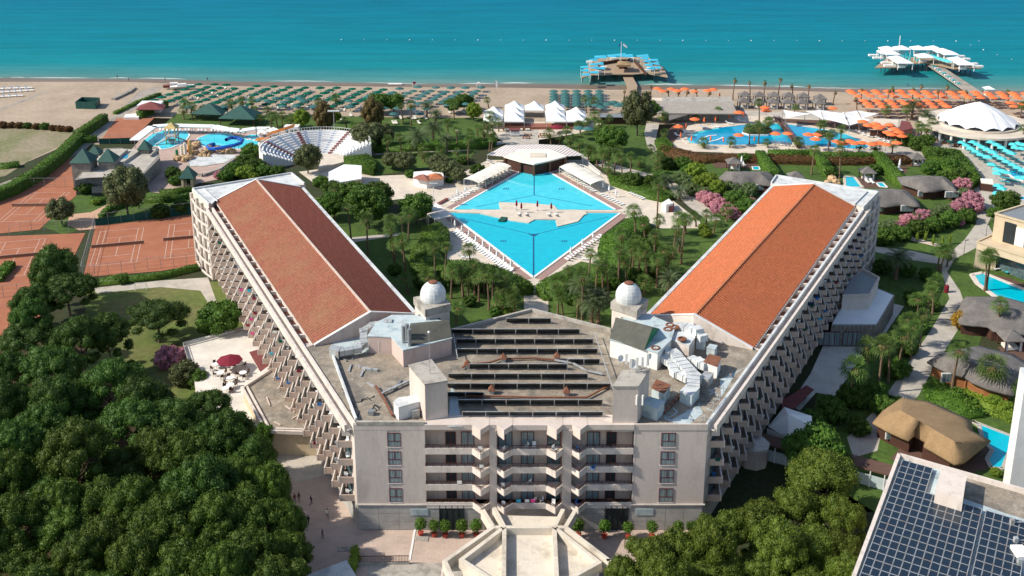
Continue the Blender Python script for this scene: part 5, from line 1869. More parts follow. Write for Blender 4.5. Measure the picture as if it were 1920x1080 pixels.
pool('blob-shaped water park pool with climbing frame, left of the two', Q([(263, 273), (271, 262), (285, 252), (305, 246), (330, 244), (350, 247), (356, 254), (350, 262), (340, 270), (320, 278), (302, 281), (297, 275), (280, 276)]), 'poolpale')
pool('round water park pool with the blue tube slide', Q([(364, 268), (372, 259), (390, 252), (412, 250), (432, 252), (440, 257), (455, 258), (486, 266), (484, 276), (470, 281), (440, 280), (400, 278), (380, 275)]), 'poolpale')
pool('small pale splash pool at the end of the white slide', Q([(455, 258), (468, 253), (486, 253), (494, 256), (484, 262), (466, 263)]), 'poolpale')
pool('drained pale grey pool basin below the blue slide', Q([(352, 304), (366, 294), (400, 290), (440, 290), (446, 294), (420, 306), (380, 312), (354, 312)]), 'roofwhite', 'concrete', .6, .06, 'empty pool', 'drained_pool')
m = MB()
P = [G3(u, v, .9) for u, v in ((350, 322), (380, 326), (410, 316), (430, 302), (446, 292))]
for a, b_ in zip(P[:-1], P[1:]):
 m.beam(a, b_, 1.0, .9)
tag(m.build('curved_wall', M['concrete']), 'curved low concrete wall around the drained basin', 'wall')
# white canopy snaking along the back
t = thing('snaking_canopy', 'long white roof ribbon curving round the back of the water park', 'canopy', (*G(400, 240), 0))
pp = [(252, 262), (286, 236), (318, 234), (360, 235), (400, 236), (425, 241), (450, 244), (480, 240), (505, 240), (522, 248)]
P = [G3(u, v, 3.0) for u, v in pp]
m = MB()
for a, b_ in zip(P[:-1], P[1:]):
 m.beam(a, b_, 3.4, .35)
m.build('roof_ribbon', M['canvas'], t)
for p in P:
 MB().cyl(p[0], p[1], 0, 2.7, .12, .12, 6).build('post', M['steel'], t)
for i in range(7):
 k = i / 6
 loungers([(300 + 24 * i, 245 + 3 * k), (306 + 24 * i, 245 + 3 * k), (313 + 24 * i, 246 + 3 * k)], 0.2, 'white lounger in the %s bunch under the snaking canopy' % nth(i), 'loungers under the snaking canopy')
# blue tube slide
t = thing('tube_slide', 'deep blue looping tube slide over the round pool', 'water slide', (*G(420, 270), 0))
pts = [(424, 262, 4.5), (434, 258, 4.2), (446, 259, 4.0), (455, 263, 3.6), (452, 268, 3.2), (440, 272, 2.9), (420, 276, 2.4), (404, 279, 2.0), (392, 279, 1.5), (388, 275, 1.1), (396, 271, .8), (402, 270, .6)]
MB().tube([G3(u, v, z) for u, v, z in pts], .6, 7).build('tube', M['blueplastic'], t)
for u, v, z in ((446, 259, 3.6), (440, 272, 2.3), (420, 276, 1.8), (400, 279, 1.4)):
 x, y = G(u, v, z)
 MB().cyl(x, y, 0, z, .12, .12, 6).build('support', M['steel'], t)
# orange slide + white tower
t = thing('open_slide', 'orange and white open slide dropping from the white launch box', 'water slide', (*G(530, 250), 0))
pts = [(552, 236, 6.5), (535, 242, 5.5), (520, 247, 4.5), (508, 250, 3.8), (502, 254, 3.0), (508, 258, 2.2), (498, 261, 1.4), (480, 262, .7)]
P = [G3(u, v, z) for u, v, z in pts]
m = MB()
for a, b_ in zip(P[:-1], P[1:]):
 m.beam(a, b_, 1.5, .2)
 m.beam((a[0], a[1] - .75, a[2] + .5), (b_[0], b_[1] - .75, b_[2] + .5), .15, .6)
 m.beam((a[0], a[1] + .75, a[2] + .5), (b_[0], b_[1] + .75, b_[2] + .5), .15, .6)
m.build('chute', M['orangeplastic'], t)
P = [G3(u, v, z) for u, v, z in ((560, 252, 3), (540, 256, 2.4), (515, 259, 1.6), (500, 248, 3.6), (488, 244, 3.2), (484, 250, 2.4), (492, 257, 1.2))]
m = MB()
for a, b_ in zip(P[:-1], P[1:]):
 m.beam(a, b_, 1.1, .5)
m.build('white_chute', M['white'], t)
for p in (P[0], P[1], P[3]):
 MB().cyl(p[0], p[1], 0, p[2] - .2, .15, .15, 6).build('support', M['steel'], t)
x, y = G(547, 262)
t = thing('launch_box', 'white box building with dark windows at the top of the orange slide', 'building', (x, y, 0))
MB().obox(x, y + 1.5, 0, 5, 3.4, 4.6).build('wall', M['white'], t)
for k in (-1.5, .2, 1.6):
 MB().obox(x + k, y - .22, 2.6, .9, .1, 1.1).build('window', M['glass'], t)
# climbing frame in the left pool
x, y = G(324, 268)
t = thing('climbing_frame', 'tall yellow and grey play tower with slides standing in the left water park pool', 'play tower', (x, y, 0))
for a in (-1.6, 1.6):
 for b_ in (-1.6, 1.6):
  MB().cyl(x + a, y + b_, 0, 5.6, .18, .18, 6).build('post', M['yellow'], t)
MB().obox(x, y, 2.5, 3.8, 3.8, .25).build('platform', M['metal'], t)
q = [(x - 2.2, y - 2.2), (x + 2.2, y - 2.2), (x + 2.2, y + 2.2), (x - 2.2, y + 2.2)]
MB().pyramid(q, 5.6, (x, y, 7.4)).build('roof', M['yellow'], t)
for dx, dy in ((-5, -3), (4.5, 1.5), (-4.5, 3.5)):
 MB().beam((x, y, 2.7), (x + dx, y + dy, .4), .9, .35).build('slide', M['metal'], t)
MB().lathe(x + .2, y - 1.8, [(.7, .3), (1.2, 1.6), (1.25, 1.7), (.8, .4)], 10).build('bucket', M['steel'], t)
# rocks
random.seed(9)
rk = []
for u0, v0, n, sp in ((345, 300, 16, 16), (378, 290, 14, 14), (400, 284, 14, 18), (430, 285, 10, 14), (362, 276, 8, 10), (352, 282, 8, 10)):
 for i in range(n):
  rk.append((u0 + random.uniform(-sp, sp), v0 + random.uniform(-3.5, 3.5) - (0), random.uniform(.7, 1.6)))
ROCK = []
for k in range(3):
 mm = MB()
 v, f = blob_core((0, 0, .3), (1, .8, .8), 7, 4)
 mm.v, mm.f, mm.m = v, f, [0] * len(f)
 ROCK.append(mm.mesh('rock', M['rock']))
for i, (u, v, s) in enumerate(sorted(rk)):
 x, y = G(u, v)
 place('rock', ROCK[i % 3], (x, y, 0), random.uniform(0, 6), s, 'tan artificial rock round the drained basin, %s from the left' % nth(i), 'rock', 'tan rocks of the water park')
x, y = G(348, 292)
t = thing('play_castle', 'yellow and white little play structure among the tan rocks', 'play structure', (x, y, 0))
for i, (a, b_, h, mt) in enumerate(((0, 0, 4.4, 'cream'), (1.6, .5, 5.2, 'yellow'), (-1.4, .8, 3.4, 'cream'), (.8, 2, 4.8, 'orangeplastic'), (-2.6, -.6, 2.2, 'green_paint'))):
 MB().cyl(x + a, y + b_, 0, h, .5, .45, 8).build('turret', M[mt], t)
# green pavilion roofs at the back
for u, v, w, h, lab in ((389, 228, 6.2, 3.4, 'left'), (447, 236, 7.2, 4.0, 'right')):
 x, y = G(u, v)
 y += 4
 t = thing('green_pavilion', 'large dark green pyramid roofed pavilion behind the water park, the %s one' % lab, 'pavilion', (x, y, 0), 'green roofed pavilions behind the water park')
 q = [(x - w, y - w * .55), (x + w * .9, y - w * .75), (x + w, y + w * .55), (x - w * .8, y + w * .7)]
 MB().prism(q, 2.6, 2.75, True).pyramid(q, 2.75, (x, y, 2.75 + h)).build('roof', M['green_roof'], t)
 for p in q:
  MB().cyl(x + (p[0] - x) * .9, y + (p[1] - y) * .9, 0, 2.6, .15, .15, 6).build('post', M['darkwood'], t)

# ---- amphitheatre
cx, cy = G(593, 301)
amp = thing('amphitheatre', 'open-air theatre with curved white seat tiers and dark red stairs', 'theatre', (cx, cy, 0))
A0, A1 = radians(4), radians(214)
R0, R1, NT = 6.5, 17.3, 10

def arc(r, a0, a1, n):
 return [(cx + r * 1.0 * cos(a0 + (a1 - a0) * i / n), cy + r * 1.0 * sin(a0 + (a1 - a0) * i / n)) for i in range(n + 1)]

for k in range(NT):
 ra, rb = R0 + (R1 - R0) * k / NT, R0 + (R1 - R0) * (k + 1) / NT
 z = .5 + 4.4 * k / (NT - 1)
 P = arc(ra, A0, A1, 40) + arc(rb + .05, A0, A1, 40)[::-1]
 MB().prism(P, 0, z).build('seat_tier', M['seatwhite'], amp)
 P = arc(ra + .1, A0, A1, 40) + arc(ra + .5, A0, A1, 40)[::-1]
 MB().prism(P, z, z + .28).build('seat_row', M['white'] if k % 5 else M['roofwhite'], amp)
 m = MB()
 for i in range(36):
  a = A0 + (A1 - A0) * (i + .5) / 36
  if i % 3 == 0 and a > radians(70):
   m.obox(cx + (ra + .3) * cos(a), cy + (ra + .3) * sin(a), z + .28, .42, 1.0, .05, a)
 tag(m.build('blue_cushion', M['bluetowel'], amp), kind='stuff')
for a in (radians(60), radians(120), radians(168)):
 for k in range(NT):
  r = R0 + (R1 - R0) * (k + .5) / NT
  m = MB()
  m.obox(cx + r * cos(a), cy + r * sin(a), .55 + 4.4 * k / (NT - 1), (R1 - R0) / NT, 1.2, .32, a)
  m.build('stair', M['bordeaux'], amp)
m = MB()
P = arc(R1 + .3, A0, A1, 48)
m.rail(P, .4, 1, 5.3, 0)
m.build('back_wall', M['white'], amp)
m = MB()
for p in arc(R1 + .3, A0, A1, 70):
 m.cyl(p[0], p[1], 5.3, 6.3, .05, .05, 4)
m.rail(P, .08, .08, 6.35, 6.25)
m.build('railing', M['white'], amp)
P = Q([(596, 316), (650, 302), (646, 286), (606, 290)], 1.2)
MB().prism(P, 0, 1.2).build('stage', M['pooldeck'], amp)
MB().prism(arc(R0, A0, A1, 30), 0, .3).build('orchestra_floor', M['pooldeck'], amp)

x, y = G(628, 262)
t = thing('light_mast', 'white T-shaped light mast at the back of the theatre', 'mast', (x, y, 0))
MB().cyl(x, y, 0, 10, .15, .12, 6).build('pole', M['metal'], t)
MB().box(x - 2, y - .2, 10, x + 2, y + .2, 10.5).build('lamp_bar', M['white'], t)

# backstage box with white roof
t = thing('backstage_building', 'box with flat white roof and sandy wall in front of the theatre', 'building', (*G(648, 348), 0))
P = Q([(617, 346), (677, 336), (677, 312), (645, 310), (617, 324)], 4.2)
MB().prism(P, 0, 4.2).build('wall', M['stone'], t)
cx2, cy2 = sum(p[0] for p in P) / 5, sum(p[1] for p in P) / 5
MB().prism([(cx2 + (p[0] - cx2) * 1.03, cy2 + (p[1] - cy2) * 1.03) for p in P], 4.2, 4.45, True).build('roof', M['canvas'], t)
# snack hut
t = thing('snack_hut', 'little white hut with brown and orange roofs on the pool terrace', 'hut', (*G(805, 350), 0))
P = Q([(775, 345), (800, 351), (815, 348), (832, 345), (831, 334), (800, 334), (776, 336)], .5)
MB().prism(P, 0, 2.9).build('wall', M['white'], t)
for px, mt in (([(773, 334), (803, 340), (812, 333), (786, 328)], 'darkfloor'), ([(801, 338), (833, 335), (826, 326), (802, 328)], 'tileplain')):
 q = Q(px, 3.0)
 MB().prism(q, 2.9, 3.05, True).pyramid(q, 3.05, (sum(p[0] for p in q) / 4, sum(p[1] for p in q) / 4, 4.2)).build('roof', M[mt], t)
for i in range(5):
 x, y = G(779 + i * 4, 346 + i * 1.1)
 MB().obox(x, y - .1, 1.2, .6, .15, .7).build('window', M['glass'], t)
x, y = G(813.5, 388)
t = thing('light_mast', 'white lamp mast standing on the terrace left of the big pool', 'mast', (x, y, 0))
MB().cyl(x, y, 0, 7.0, .12, .1, 6).build('pole', M['white'], t)
MB().box(x - 1.2, y - .4, 6.9, x + 1.2, y + .4, 7.1).build('lamp_bar', M['metal'], t)
for i in range(2):
 m = MB()
 m.beam(G3(820 + i * 4, 381, .5), G3(838 + i * 4, 371, .5), .5, .15)
 tag(m.build('bench', M['bordeaux']), 'long dark red bench on the terrace, %s of the two' % ('left', 'right')[i], 'bench', 'red benches left of the pool')

# ---- raised white terrace and annex at the foot of the left wing
t = thing('raised_terrace', 'raised white terrace with railing at the foot of the left wing', 'terrace', (*G(420, 700), 0))
P = Q([(343, 642), (400, 627), (459, 611), (480, 640), (500, 672), (512, 692), (455, 728), (500, 806), (470, 850), (400, 835), (372, 745), (358, 690)], 2.2)
MB().prism(P, 0, 2.2).build('wall', M['render_light'], t)
MB().prism([(p[0], p[1]) for p in P], 2.2, 2.22).build('floor', M['terrpave'], t)
m, r = MB(), MB()
edge = [G3(u, v, 3.2) for u, v in ((358, 690), (343, 642), (400, 627), (459, 611))]
for a, b_ in zip(edge[:-1], edge[1:]):
 r.beam(a, b_, .08, .08)
 n = int(hypot(b_[0] - a[0], b_[1] - a[1]) / 1.2)
 for i in range(n + 1):
  m.cyl(a[0] + (b_[0] - a[0]) * i / n, a[1] + (b_[1] - a[1]) * i / n, 2.2, 3.2, .04, .04, 4)
for a, b_ in zip(edge[:-1], edge[1:]):
 m.beam((a[0], a[1], 2.9), (b_[0], b_[1], 2.9), .03, .55)
r.build('railing', M['metal'], t)
m.build('baluster', M['metal'], t)
P = Q([(467, 660), (487, 654), (505, 684), (488, 697)], 2.26)
MB().prism(P, 2.22, 2.26).build('red_floor', M['bordeaux'], t)
# tables and the red parasol there
x, y = G(432, 706, 2.22)

def parasol_parts(r, h, cloth, n=8, drop=.55, closed=False):
 m = MB()
 if closed:
  m.lathe(0, 0, [(.12, h - 1.9), (.3, h - 1.5), (.22, h - .6), (.03, h)], 8)
 else:
  m.lathe(0, 0, [(r, h - drop - .14), (r, h - drop), (r * .5, h - drop * .42), (.03, h)], n)
 c = m.mesh('canopy', M[cloth])
 p = MB().cyl(0, 0, 0, h - .1, .045, .045, 5).cyl(0, 0, 0, .12, .35, .3, 8).mesh('pole', M['metal'])
 return [('canopy', c), ('pole', p)]

def parasol_mesh(name, r, h, cloth, n=8, drop=.5, closed=False, sq=False):
 m = MB()
 if closed:
  m.lathe(0, 0, [(.14, h - 1.9), (.34, h - 1.5), (.24, h - .6), (.03, h)], 7)
 else:
  m.lathe(0, 0, [(r, h - drop - .1), (r * .98, h - drop), (r * .5, h - drop * .42), (.03, h)], n)
 m.mi = 1
 m.cyl(0, 0, 0, h - .15, .05, .05, 5)
 return m.mesh(name, [M[cloth], M['metal']])

BIGRED = parasol_parts(2.5, 3.0, 'burgundy', 8, .8)
spawn('red_parasol', BIGRED, (*G(432, 694, 2.2), 2.2), .2, 1, 'big burgundy parasol on the raised white terrace', 'parasol')
tab = MB().lathe(0, 0, [(.05, .0), (.05, .7), (.6, .7), (.6, .74)], 10).mesh('table_top', M['plastic'])
ch = MB()
ch.box(-.22, -.22, .42, .22, .22, .46)
ch.box(-.22, .18, .46, .22, .22, .9)
for a in (-.2, .2):
 for b_ in (-.2, .2):
  ch.box(a - .02, b_ - .02, 0, a + .02, b_ + .02, .42)
CH = {k: ch.mesh('chair', M[v]) for k, v in (('white', 'plastic'), ('dark', 'darkwood'), ('blue', 'bluetowel'))}
i = 0
for k, (u, v) in enumerate(((406, 690), (414, 706), (432, 716), (456, 706), (424, 735), (432, 729), (449, 686))):
 x, y = G(u, v, 2.22)
 o = place('cafe_table', tab, (x, y, 2.22), 0, 1.25, 'round white table on the raised terrace, %s from the left' % nth(sorted([406, 414, 432, 456, 424, 432.5, 449]).index(u if k != 5 else 432.5)), 'table', 'tables on the raised terrace')
 for a in range(3):
  an = a * 2.1 + k
  place('cafe_chair', CH['dark'], (x + 1.15 * cos(an), y + 1.15 * sin(an), 2.22), an - pi / 2, 1.25, 'dark chair %s the %s round terrace table from the left' % ('right of' if cos(an) > .6 else 'left of' if cos(an) < -.6 else 'behind' if sin(an) > 0 else 'in front of', nth(sorted([406, 414, 432, 456, 424, 432.5, 449]).index(u if k != 5 else 432.5))), 'chair', 'dark chairs on the raised terrace')
# annex
t = thing('annex', 'single-storey annex with a felted flat roof wedged against the left wing', 'annex', (*G(520, 790), 0))
P = Q([(455, 726), (510, 690), (545, 730), (600, 800), (592, 807), (498, 804)], 5.0)
MB().prism(P, 0, 4.6).build('wall', M['stone'], t)
MB().prism(P, 4.6, 4.63).build('roof', M['deckroof'], t)
for k, off in enumerate((0, 1)):
 m = MB()
 q = [G3(u + off * 7, v - off * 4 + (8 if 0 else 0), 5.1 - off * .1) for u, v in ((510, 690), (455, 726), (498, 806), (592, 809))]
 for a, b_ in zip(q[:-1], q[1:]):
  m.beam(a, b_, .35, .6)
 m.build('parapet', M['render_light'], t)
x, y = G(579, 848)
MB().obox(x, y - .05, 0, 1.5, .12, 2.4).build('door', M['white'], t)
MB().obox(x - 2.4, y - .3, 2.8, .9, .4, .7).build('air_conditioner', M['metal'], t)
for a, b_ in (((560, 775), (575, 768)), ((535, 700 + 60), (552, 772)), ((545, 715), (520, 728)), ((548, 784), (566, 774)), ((506, 760), (500, 744)), ((514, 790), (526, 796))):
 m = MB()
 m.beam(G3(*a, 4.85), G3(*b_, 4.85), .2, .18)
 m.build('roof_pipe', M['line'], t)
m = MB()
x, y = G(559, 850)
t = thing('utility_cart', 'small dark cart parked by the annex wall', 'cart', (x, y, 0))
MB().obox(x, y, .4, 1.9, .9, .5, .1).build('body', M['steel'], t)
for a in (-.7, .7):
 MB().obox(x + a, y, 0, .4, 1, .4).build('wheel', M['dark'], t)

# ---- plaza in front
m = MB()
m.beam(G3(778, 993, .1), G3(768, 1050, .1), .3, .1)
tag(m.build('kerb', M['white']), kind='structure')
t = thing('plaza_railing', 'dark railing on a low wall at the near edge of the plaza', 'railing', (*G(700, 1048), 0))
a, b_ = G3(655, 1048, 1.0), G3(767, 1047, 1.0)
MB().beam((a[0], a[1], .4), (b_[0], b_[1], .4), .3, .9).build('low_wall', M['concrete'], t)
MB().beam((a[0], a[1], 1.5), (b_[0], b_[1], 1.5), .08, .08).build('top_rail', M['darkwood'], t)
for i in range(40):
 k = i / 39
 MB().cyl(a[0] + (b_[0] - a[0]) * k, a[1], .4, 1.45, .03, .03, 4).build('baluster', M['darkwood'], t)
for px, lab in (([(632, 1025), (658, 1025), (662, 1032), (632, 1034)], 'at the left of the plaza'), ([(776, 1004), (804, 1004), (802, 1015), (776, 1012)], 'between the door and the plaza step')):
 P = Q(px, .12)
 m = MB()
 for i in range(6):
  f0, f1 = i / 6, (i + .8) / 6
  q = [tuple(P[0][j] + (P[3][j] - P[0][j]) * f for j in (0, 1)) for f in (f0, f1)] + [tuple(P[1][j] + (P[2][j] - P[1][j]) * f for j in (0, 1)) for f in (f1, f0)]
  m.prism(q, .02, .12)
 tag(m.build('wooden_pallet', M['concrete']), 'flat slatted board lying ' + lab, 'pallet')
POT = [('pot', MB().lathe(0, 0, [(.32, 0), (.45, .6), (.48, .62), (.4, .55)], 10).mesh('pot', M['terracotta'])),
    ('trunk', MB().cyl(0, 0, .5, 1.4, .06, .06, 5).mesh('stem', M['bark'])),
    ('crown', quads_mesh('topiary', *(lambda q: (q[0], M['hedge'], q[1]))(cloud([((0, 0, 2.0), (.85, .85, .85))], 60, .13, -1))))]
for i, (u, v) in enumerate(((789, 1004), (814, 1006), (835, 1007), (866, 1007), (893, 1007), (1084, 1008), (1133, 1009), (1177, 1009), (1222, 1009), (1271, 1008))):
 spawn('potted_topiary', POT, (*G(u, v), .03), i, random.uniform(.92, 1.1), 'clipped round bush in a red pot before the hotel wall, %s from the left' % nth(i), 'potted bush', 'potted round bushes along the front wall')
hedge_line([(660, 1075), (668, 1050), (664, 1040)], 1.0, 1.6, 'narrow lime green cypress hedge at the plaza corner', mat='lime')
P = Q([(575, 1078), (650, 1050), (668, 1080), (660, 1110), (570, 1110)], 1.5)
tag(MB().prism(P, 0, 1.5).build('flat_canopy', M['roofwhite']), 'pale flat canopy at the bottom edge left of the plaza railing', 'canopy')
# ================================================================ the big diamond pool
PL, PB, PR = G(840, 399.5), G(1000.5, 521.5), G(1163, 400.5)
PTL, PTR = G(974.8, 322.5), G(1031, 324)
t = thing('diamond_pool', 'huge diamond-shaped turquoise swimming pool between the two wings', 'swimming pool', (0, 260, 0))
Bk = 1.35
UL, UR = G(850, 393), G(1154, 394)
m = MB()
m.prism([PL, PB, PR], 0, .16)
m.build('lower_water', M['pool'], t)
m = MB()
m.prism([UL, UR, PTR, PTL], 0, .16)
m.build('upper_water', M['poolpale'], t)
m = MB()
m.rail([UL, PTL], .6, .2, .26, 0).rail([PTR, UR], .6, .2, .26, 0).rail([PL, PB, PR], .6, .2, .26, 0)
m.build('rim', M['white'], t)

def offset_line(a, b_, d):
 dx, dy = b_[0] - a[0], b_[1] - a[1]
 L = hypot(dx, dy)
 return (a[0] - dy / L * d, a[1] + dx / L * d), (b_[0] - dy / L * d, b_[1] + dx / L * d)

m = MB()
for a, b_ in ((UL, PTL), (PTR, UR)):
 p, q = offset_line(a, b_, 1.35)
 m.beam((*p, .09), (*q, .09), 2.2, .08)
for a, b_ in ((PL, PB), (PB, PR)):
 p, q = offset_line(a, b_, -1.35)
 m.beam((*p, .10), (*q, .10), 2.2, .08)
m.build('paved_border', M['poolpave'], t)
m = MB()
a, b_ = G(836, 397), G(1170, 397.5)
m.beam((*a, .34), (*b_, .34), 1.3, .3)
m.build('causeway', M['pooldeck'], t)
isl = [(854 + 0, 398), (888, 391.5), (906, 394.5), (941, 392), (936, 386.5), (935.5, 379), (990, 380.5), (1039, 385), (1046, 393), (1080, 393), (1096, 395), (1101, 401), (1095, 402.5), (1084, 415), (1045, 424.5), (1042, 414), (1043, 411.5), (1003, 411), (991, 417.5), (960, 413), (900, 399.5)]
m = MB()
m.prism(Q(isl, .4), 0, .4)
m.build('island', M['pooldeck'], t)
m = MB()
z = .168
m.beam(G3(1001.5, 324, z), G3(1001.5, 366, z), .3, .005).beam(G3(1001.5, 366, z), G3(893, 388, z), .25, .004).beam(G3(1001.5, 366, z), G3(1110, 386, z), .25, .004)
m.beam(G3(1000.5, 444, z), G3(1000.5, 518, z), .4, .005).beam(G3(1000.5, 440, z), G3(862, 408, z), .25, .004).beam(G3(1000.5, 440, z), G3(1140, 407, z), .25, .004)
m.prism(Q([(990, 438.5), (1011, 438.5), (1001, 444)], z), z - .004, z + .001)
m.build('bottom_line', M['poolline'], t)
m = MB()
for u, v in ((948, 354), (1052, 354), (943, 452), (1057, 452)):
 for k in range(3):
  m.beam(G3(u - 4 + k * 4, v + 1.5, z), G3(u - 2 + k * 4, v - 1.5, z), .3, .004)
m.build('bottom_mark', M['poolline'], t)
m = MB()
m.prism(Q([(934, 413), (946, 414), (952, 407), (940, 406)], .6), .1, .6, True)
tag(m.build('dark_raft', M['greennet']), 'dark square float moored beside the pool island', 'float')
CLOSED = parasol_parts(1, 3.0, 'burgundy', closed=True)
for i, (u, v) in enumerate(((968.5, 394), (977.5, 399), (1007.5, 395), (1033.5, 399))):
 spawn('closed_parasol', CLOSED, (*G(u, v, .4), .4), 0, 1.05, 'folded burgundy parasol on the pool island, %s from the left' % nth(i), 'parasol', 'folded parasols on the pool island')
loungers([(972, 404), (986, 404), (1028, 404.5), (1042, 404.5)], 3.14, 'white lounger on the pool island', 'loungers on the pool island', z=.4, s=1.15)
# lounger rows round the rim
angL, angR = atan2(PB[1] - PL[1], PB[0] - PL[0]), atan2(PR[1] - PB[1], PR[0] - PB[0])
loungers(line_pts((853, 437), (956, 510), 24), angL + .5, 'white lounger in the row along the lower left pool edge', 'loungers along the lower left pool edge', s=1.1)
loungers(line_pts((848, 378), (892, 354), 9), angR, 'blue and white lounger in the row above the left pool corner', 'loungers above the left pool corner', s=1.1)
loungers(line_pts((900, 352), (958, 322), 10), angR, 'white lounger under the left curved canopy', 'loungers under the left curved canopy', s=1.1)
loungers(line_pts((1052, 320), (1112, 360), 16), angL + pi, 'white lounger under the right curved canopy', 'loungers under the right curved canopy', s=1.1)
loungers(line_pts((1126, 366), (1164, 385), 8), angL + pi, 'white lounger in the row above the right pool corner', 'loungers above the right pool corner', s=1.1)
loungers(line_pts((1180, 363), (1204, 374), 6), angL + pi, 'white lounger along the hedge right of the pool', 'loungers along the hedge right of the pool', s=1.1)
loungers(line_pts((1064, 488), (1128, 444), 13), angR + 2.6, 'white lounger in the row along the lower right pool edge', 'loungers along the lower right pool edge', s=1.1)
loungers([(868, 484), (878, 485), (1094, 487), (1110, 480), (1120, 494)], 1.4, 'white lounger set apart on the lower pool terrace', 'loose loungers on the lower pool terrace', s=1.1)
WHITEC = parasol_parts(1, 2.5, 'canvas', closed=True)
i = 0
for u, v in line_pts((853, 428), (958, 504), 9) + [(1130, 356), (1142, 362), (1155, 370), (1070, 480), (1092, 464), (1112, 450), (873, 352 + 10), (858, 368)]:
 spawn('closed_parasol', WHITEC, (*G(u, v), .05), 0, 1, 'folded white parasol beside the big pool, %s from the left' % nth(sorted([853, 866.1, 879.2, 892.4, 905.5, 918.6, 931.8, 944.9, 958, 1130, 1142, 1155, 1070, 1092, 1112, 873, 858]).index(min([853, 866.1, 879.2, 892.4, 905.5, 918.6, 931.8, 944.9, 958, 1130, 1142, 1155, 1070, 1092, 1112, 873, 858], key=lambda q: abs(q - u)))), 'parasol', 'folded white parasols round the big pool')

# curved white canopies
def arch_canopy(px, label, h=2.8, rise=.45):
 A, B_, D, E_ = [G(u, v, h) for u, v in px]      # front-left, back-left, back-right, front-right
 t = thing('arched_canopy', label, 'canopy', (A[0], A[1], 0))
 m = MB()
 n = 10
 grid = []
 for i in range(n + 1):
  k = i / n
  p = (A[0] + (E_[0] - A[0]) * k, A[1] + (E_[1] - A[1]) * k)
  q = (B_[0] + (D[0] - B_[0]) * k, B_[1] + (D[1] - B_[1]) * k)
  row = []
  for j in range(7):
   s_ = j / 6
   row.append((p[0] + (q[0] - p[0]) * s_, p[1] + (q[1] - p[1]) * s_, h + rise * sin(pi * s_) * .8 - (.06 if i % 2 else 0)))
  grid.append(row)
 for i in range(n):
  for j in range(6):
   m.face([grid[i][j], grid[i + 1][j], grid[i + 1][j + 1], grid[i][j + 1]])
 m.build('membrane', M['cream'], t)
 for i in range(0, n + 1, 2):
  m = MB()
  for j in range(6):
   a, b2 = grid[i][j], grid[i][j + 1]
   m.beam((a[0], a[1], a[2] + .05), (b2[0], b2[1], b2[2] + .05), .14, .14)
  for g in (grid[i][0], grid[i][6]):
   m.cyl(g[0], g[1], 0, h, .08, .08, 5)
  m.build('arch_rib', M['cream'], t)

arch_canopy([(898, 343), (870, 335), (933, 305), (958, 311.7)], 'arched cream canopy on the upper left side of the diamond pool')
arch_canopy([(1107, 346), (1134, 338), (1077.5, 305), (1049, 313)], 'arched cream canopy on the upper right side of the diamond pool')

# pool bar
t = thing('pool_bar', 'low bar building with cream roof and striped awnings at the head of the diamond pool', 'building', (*G(1003, 300), 0))
zr = 4.0
roof = Q([(944, 293), (976, 279), (1029, 279), (1062, 293), (1032, 301), (1001, 307.5), (974, 302)], zr)
MB().prism(roof, zr - .4, zr, True).build('roof', M['cream'], t)
cx, cy = sum(p[0] for p in roof) / 7, sum(p[1] for p in roof) / 7
MB().prism([(cx + (p[0] - cx) * .93, cy + (p[1] - cy) * .93 + .3) for p in roof], 0, zr - .4).build('wall', M['darkwood'], t)
for p in roof:
 MB().obox(cx + (p[0] - cx) * .97, cy + (p[1] - cy) * .97, 0, .6, .6, zr - .4).build('pillar', M['rust'], t)
MB().obox(cx + 1, cy + 1, zr, 5, 4, .25).build('roof_hatch', M['pooldeck'], t)
aw = [((912.5, 290), (946, 272.5), (976, 279), (944, 293)), ((946, 272.5), (1013, 270.5), (1029, 279), (976, 279)), ((1013, 270.5), (1058, 272.5), (1036, 281.5), (1029, 279)), ((1058, 272.5), (1095, 291), (1062, 293), (1036, 281.5))]
for a in aw:
 m = MB()
 q = [G3(u, v, z_) for (u, v), z_ in zip(a, (3.3, 3.3, zr + .02, zr + .02))]
 m.extrude(q, .12)
 m.build('awning', M['stripeawn'], t)
for u, v in ((914, 290), (946, 273), (1058, 273), (1093, 291)):
 x, y = G(u, v, 3.2)
 MB().cyl(x, y, 0, 3.2, .1, .1, 5).build('post', M['white'], t)
# white balustrades round the bar terrace
for pts, lab in ((((914, 300), (930, 306), (975, 314), (1001, 320)), 'left of'), (((1001, 320), (1032, 313), (1070, 304), (1096, 310), (1124, 328)), 'right of'), (((1094, 296), (1106, 306), (1126, 322)), 'behind the right end of'), (((913, 298), (935, 312 - 6)), 'beyond the left end of')):
 t2 = thing('balustrade', 'white balustrade %s the pool bar front' % lab, 'railing', G3(*pts[0], 0))
 m, r = MB(), MB()
 P = [G3(u, v, 1.1) for u, v in pts]
 for a, b_ in zip(P[:-1], P[1:]):
  r.beam(a, b_, .16, .12)
  r.beam((a[0], a[1], .25), (b_[0], b_[1], .25), .2, .25)
  n = max(1, int(hypot(b_[0] - a[0], b_[1] - a[1]) / .7))
  for i in range(n):
   m.cyl(a[0] + (b_[0] - a[0]) * i / n, a[1] + (b_[1] - a[1]) * i / n, .2, 1.0, .06, .06, 4)
 r.build('rail', M['white'], t2)
 m.build('baluster', M['white'], t2)

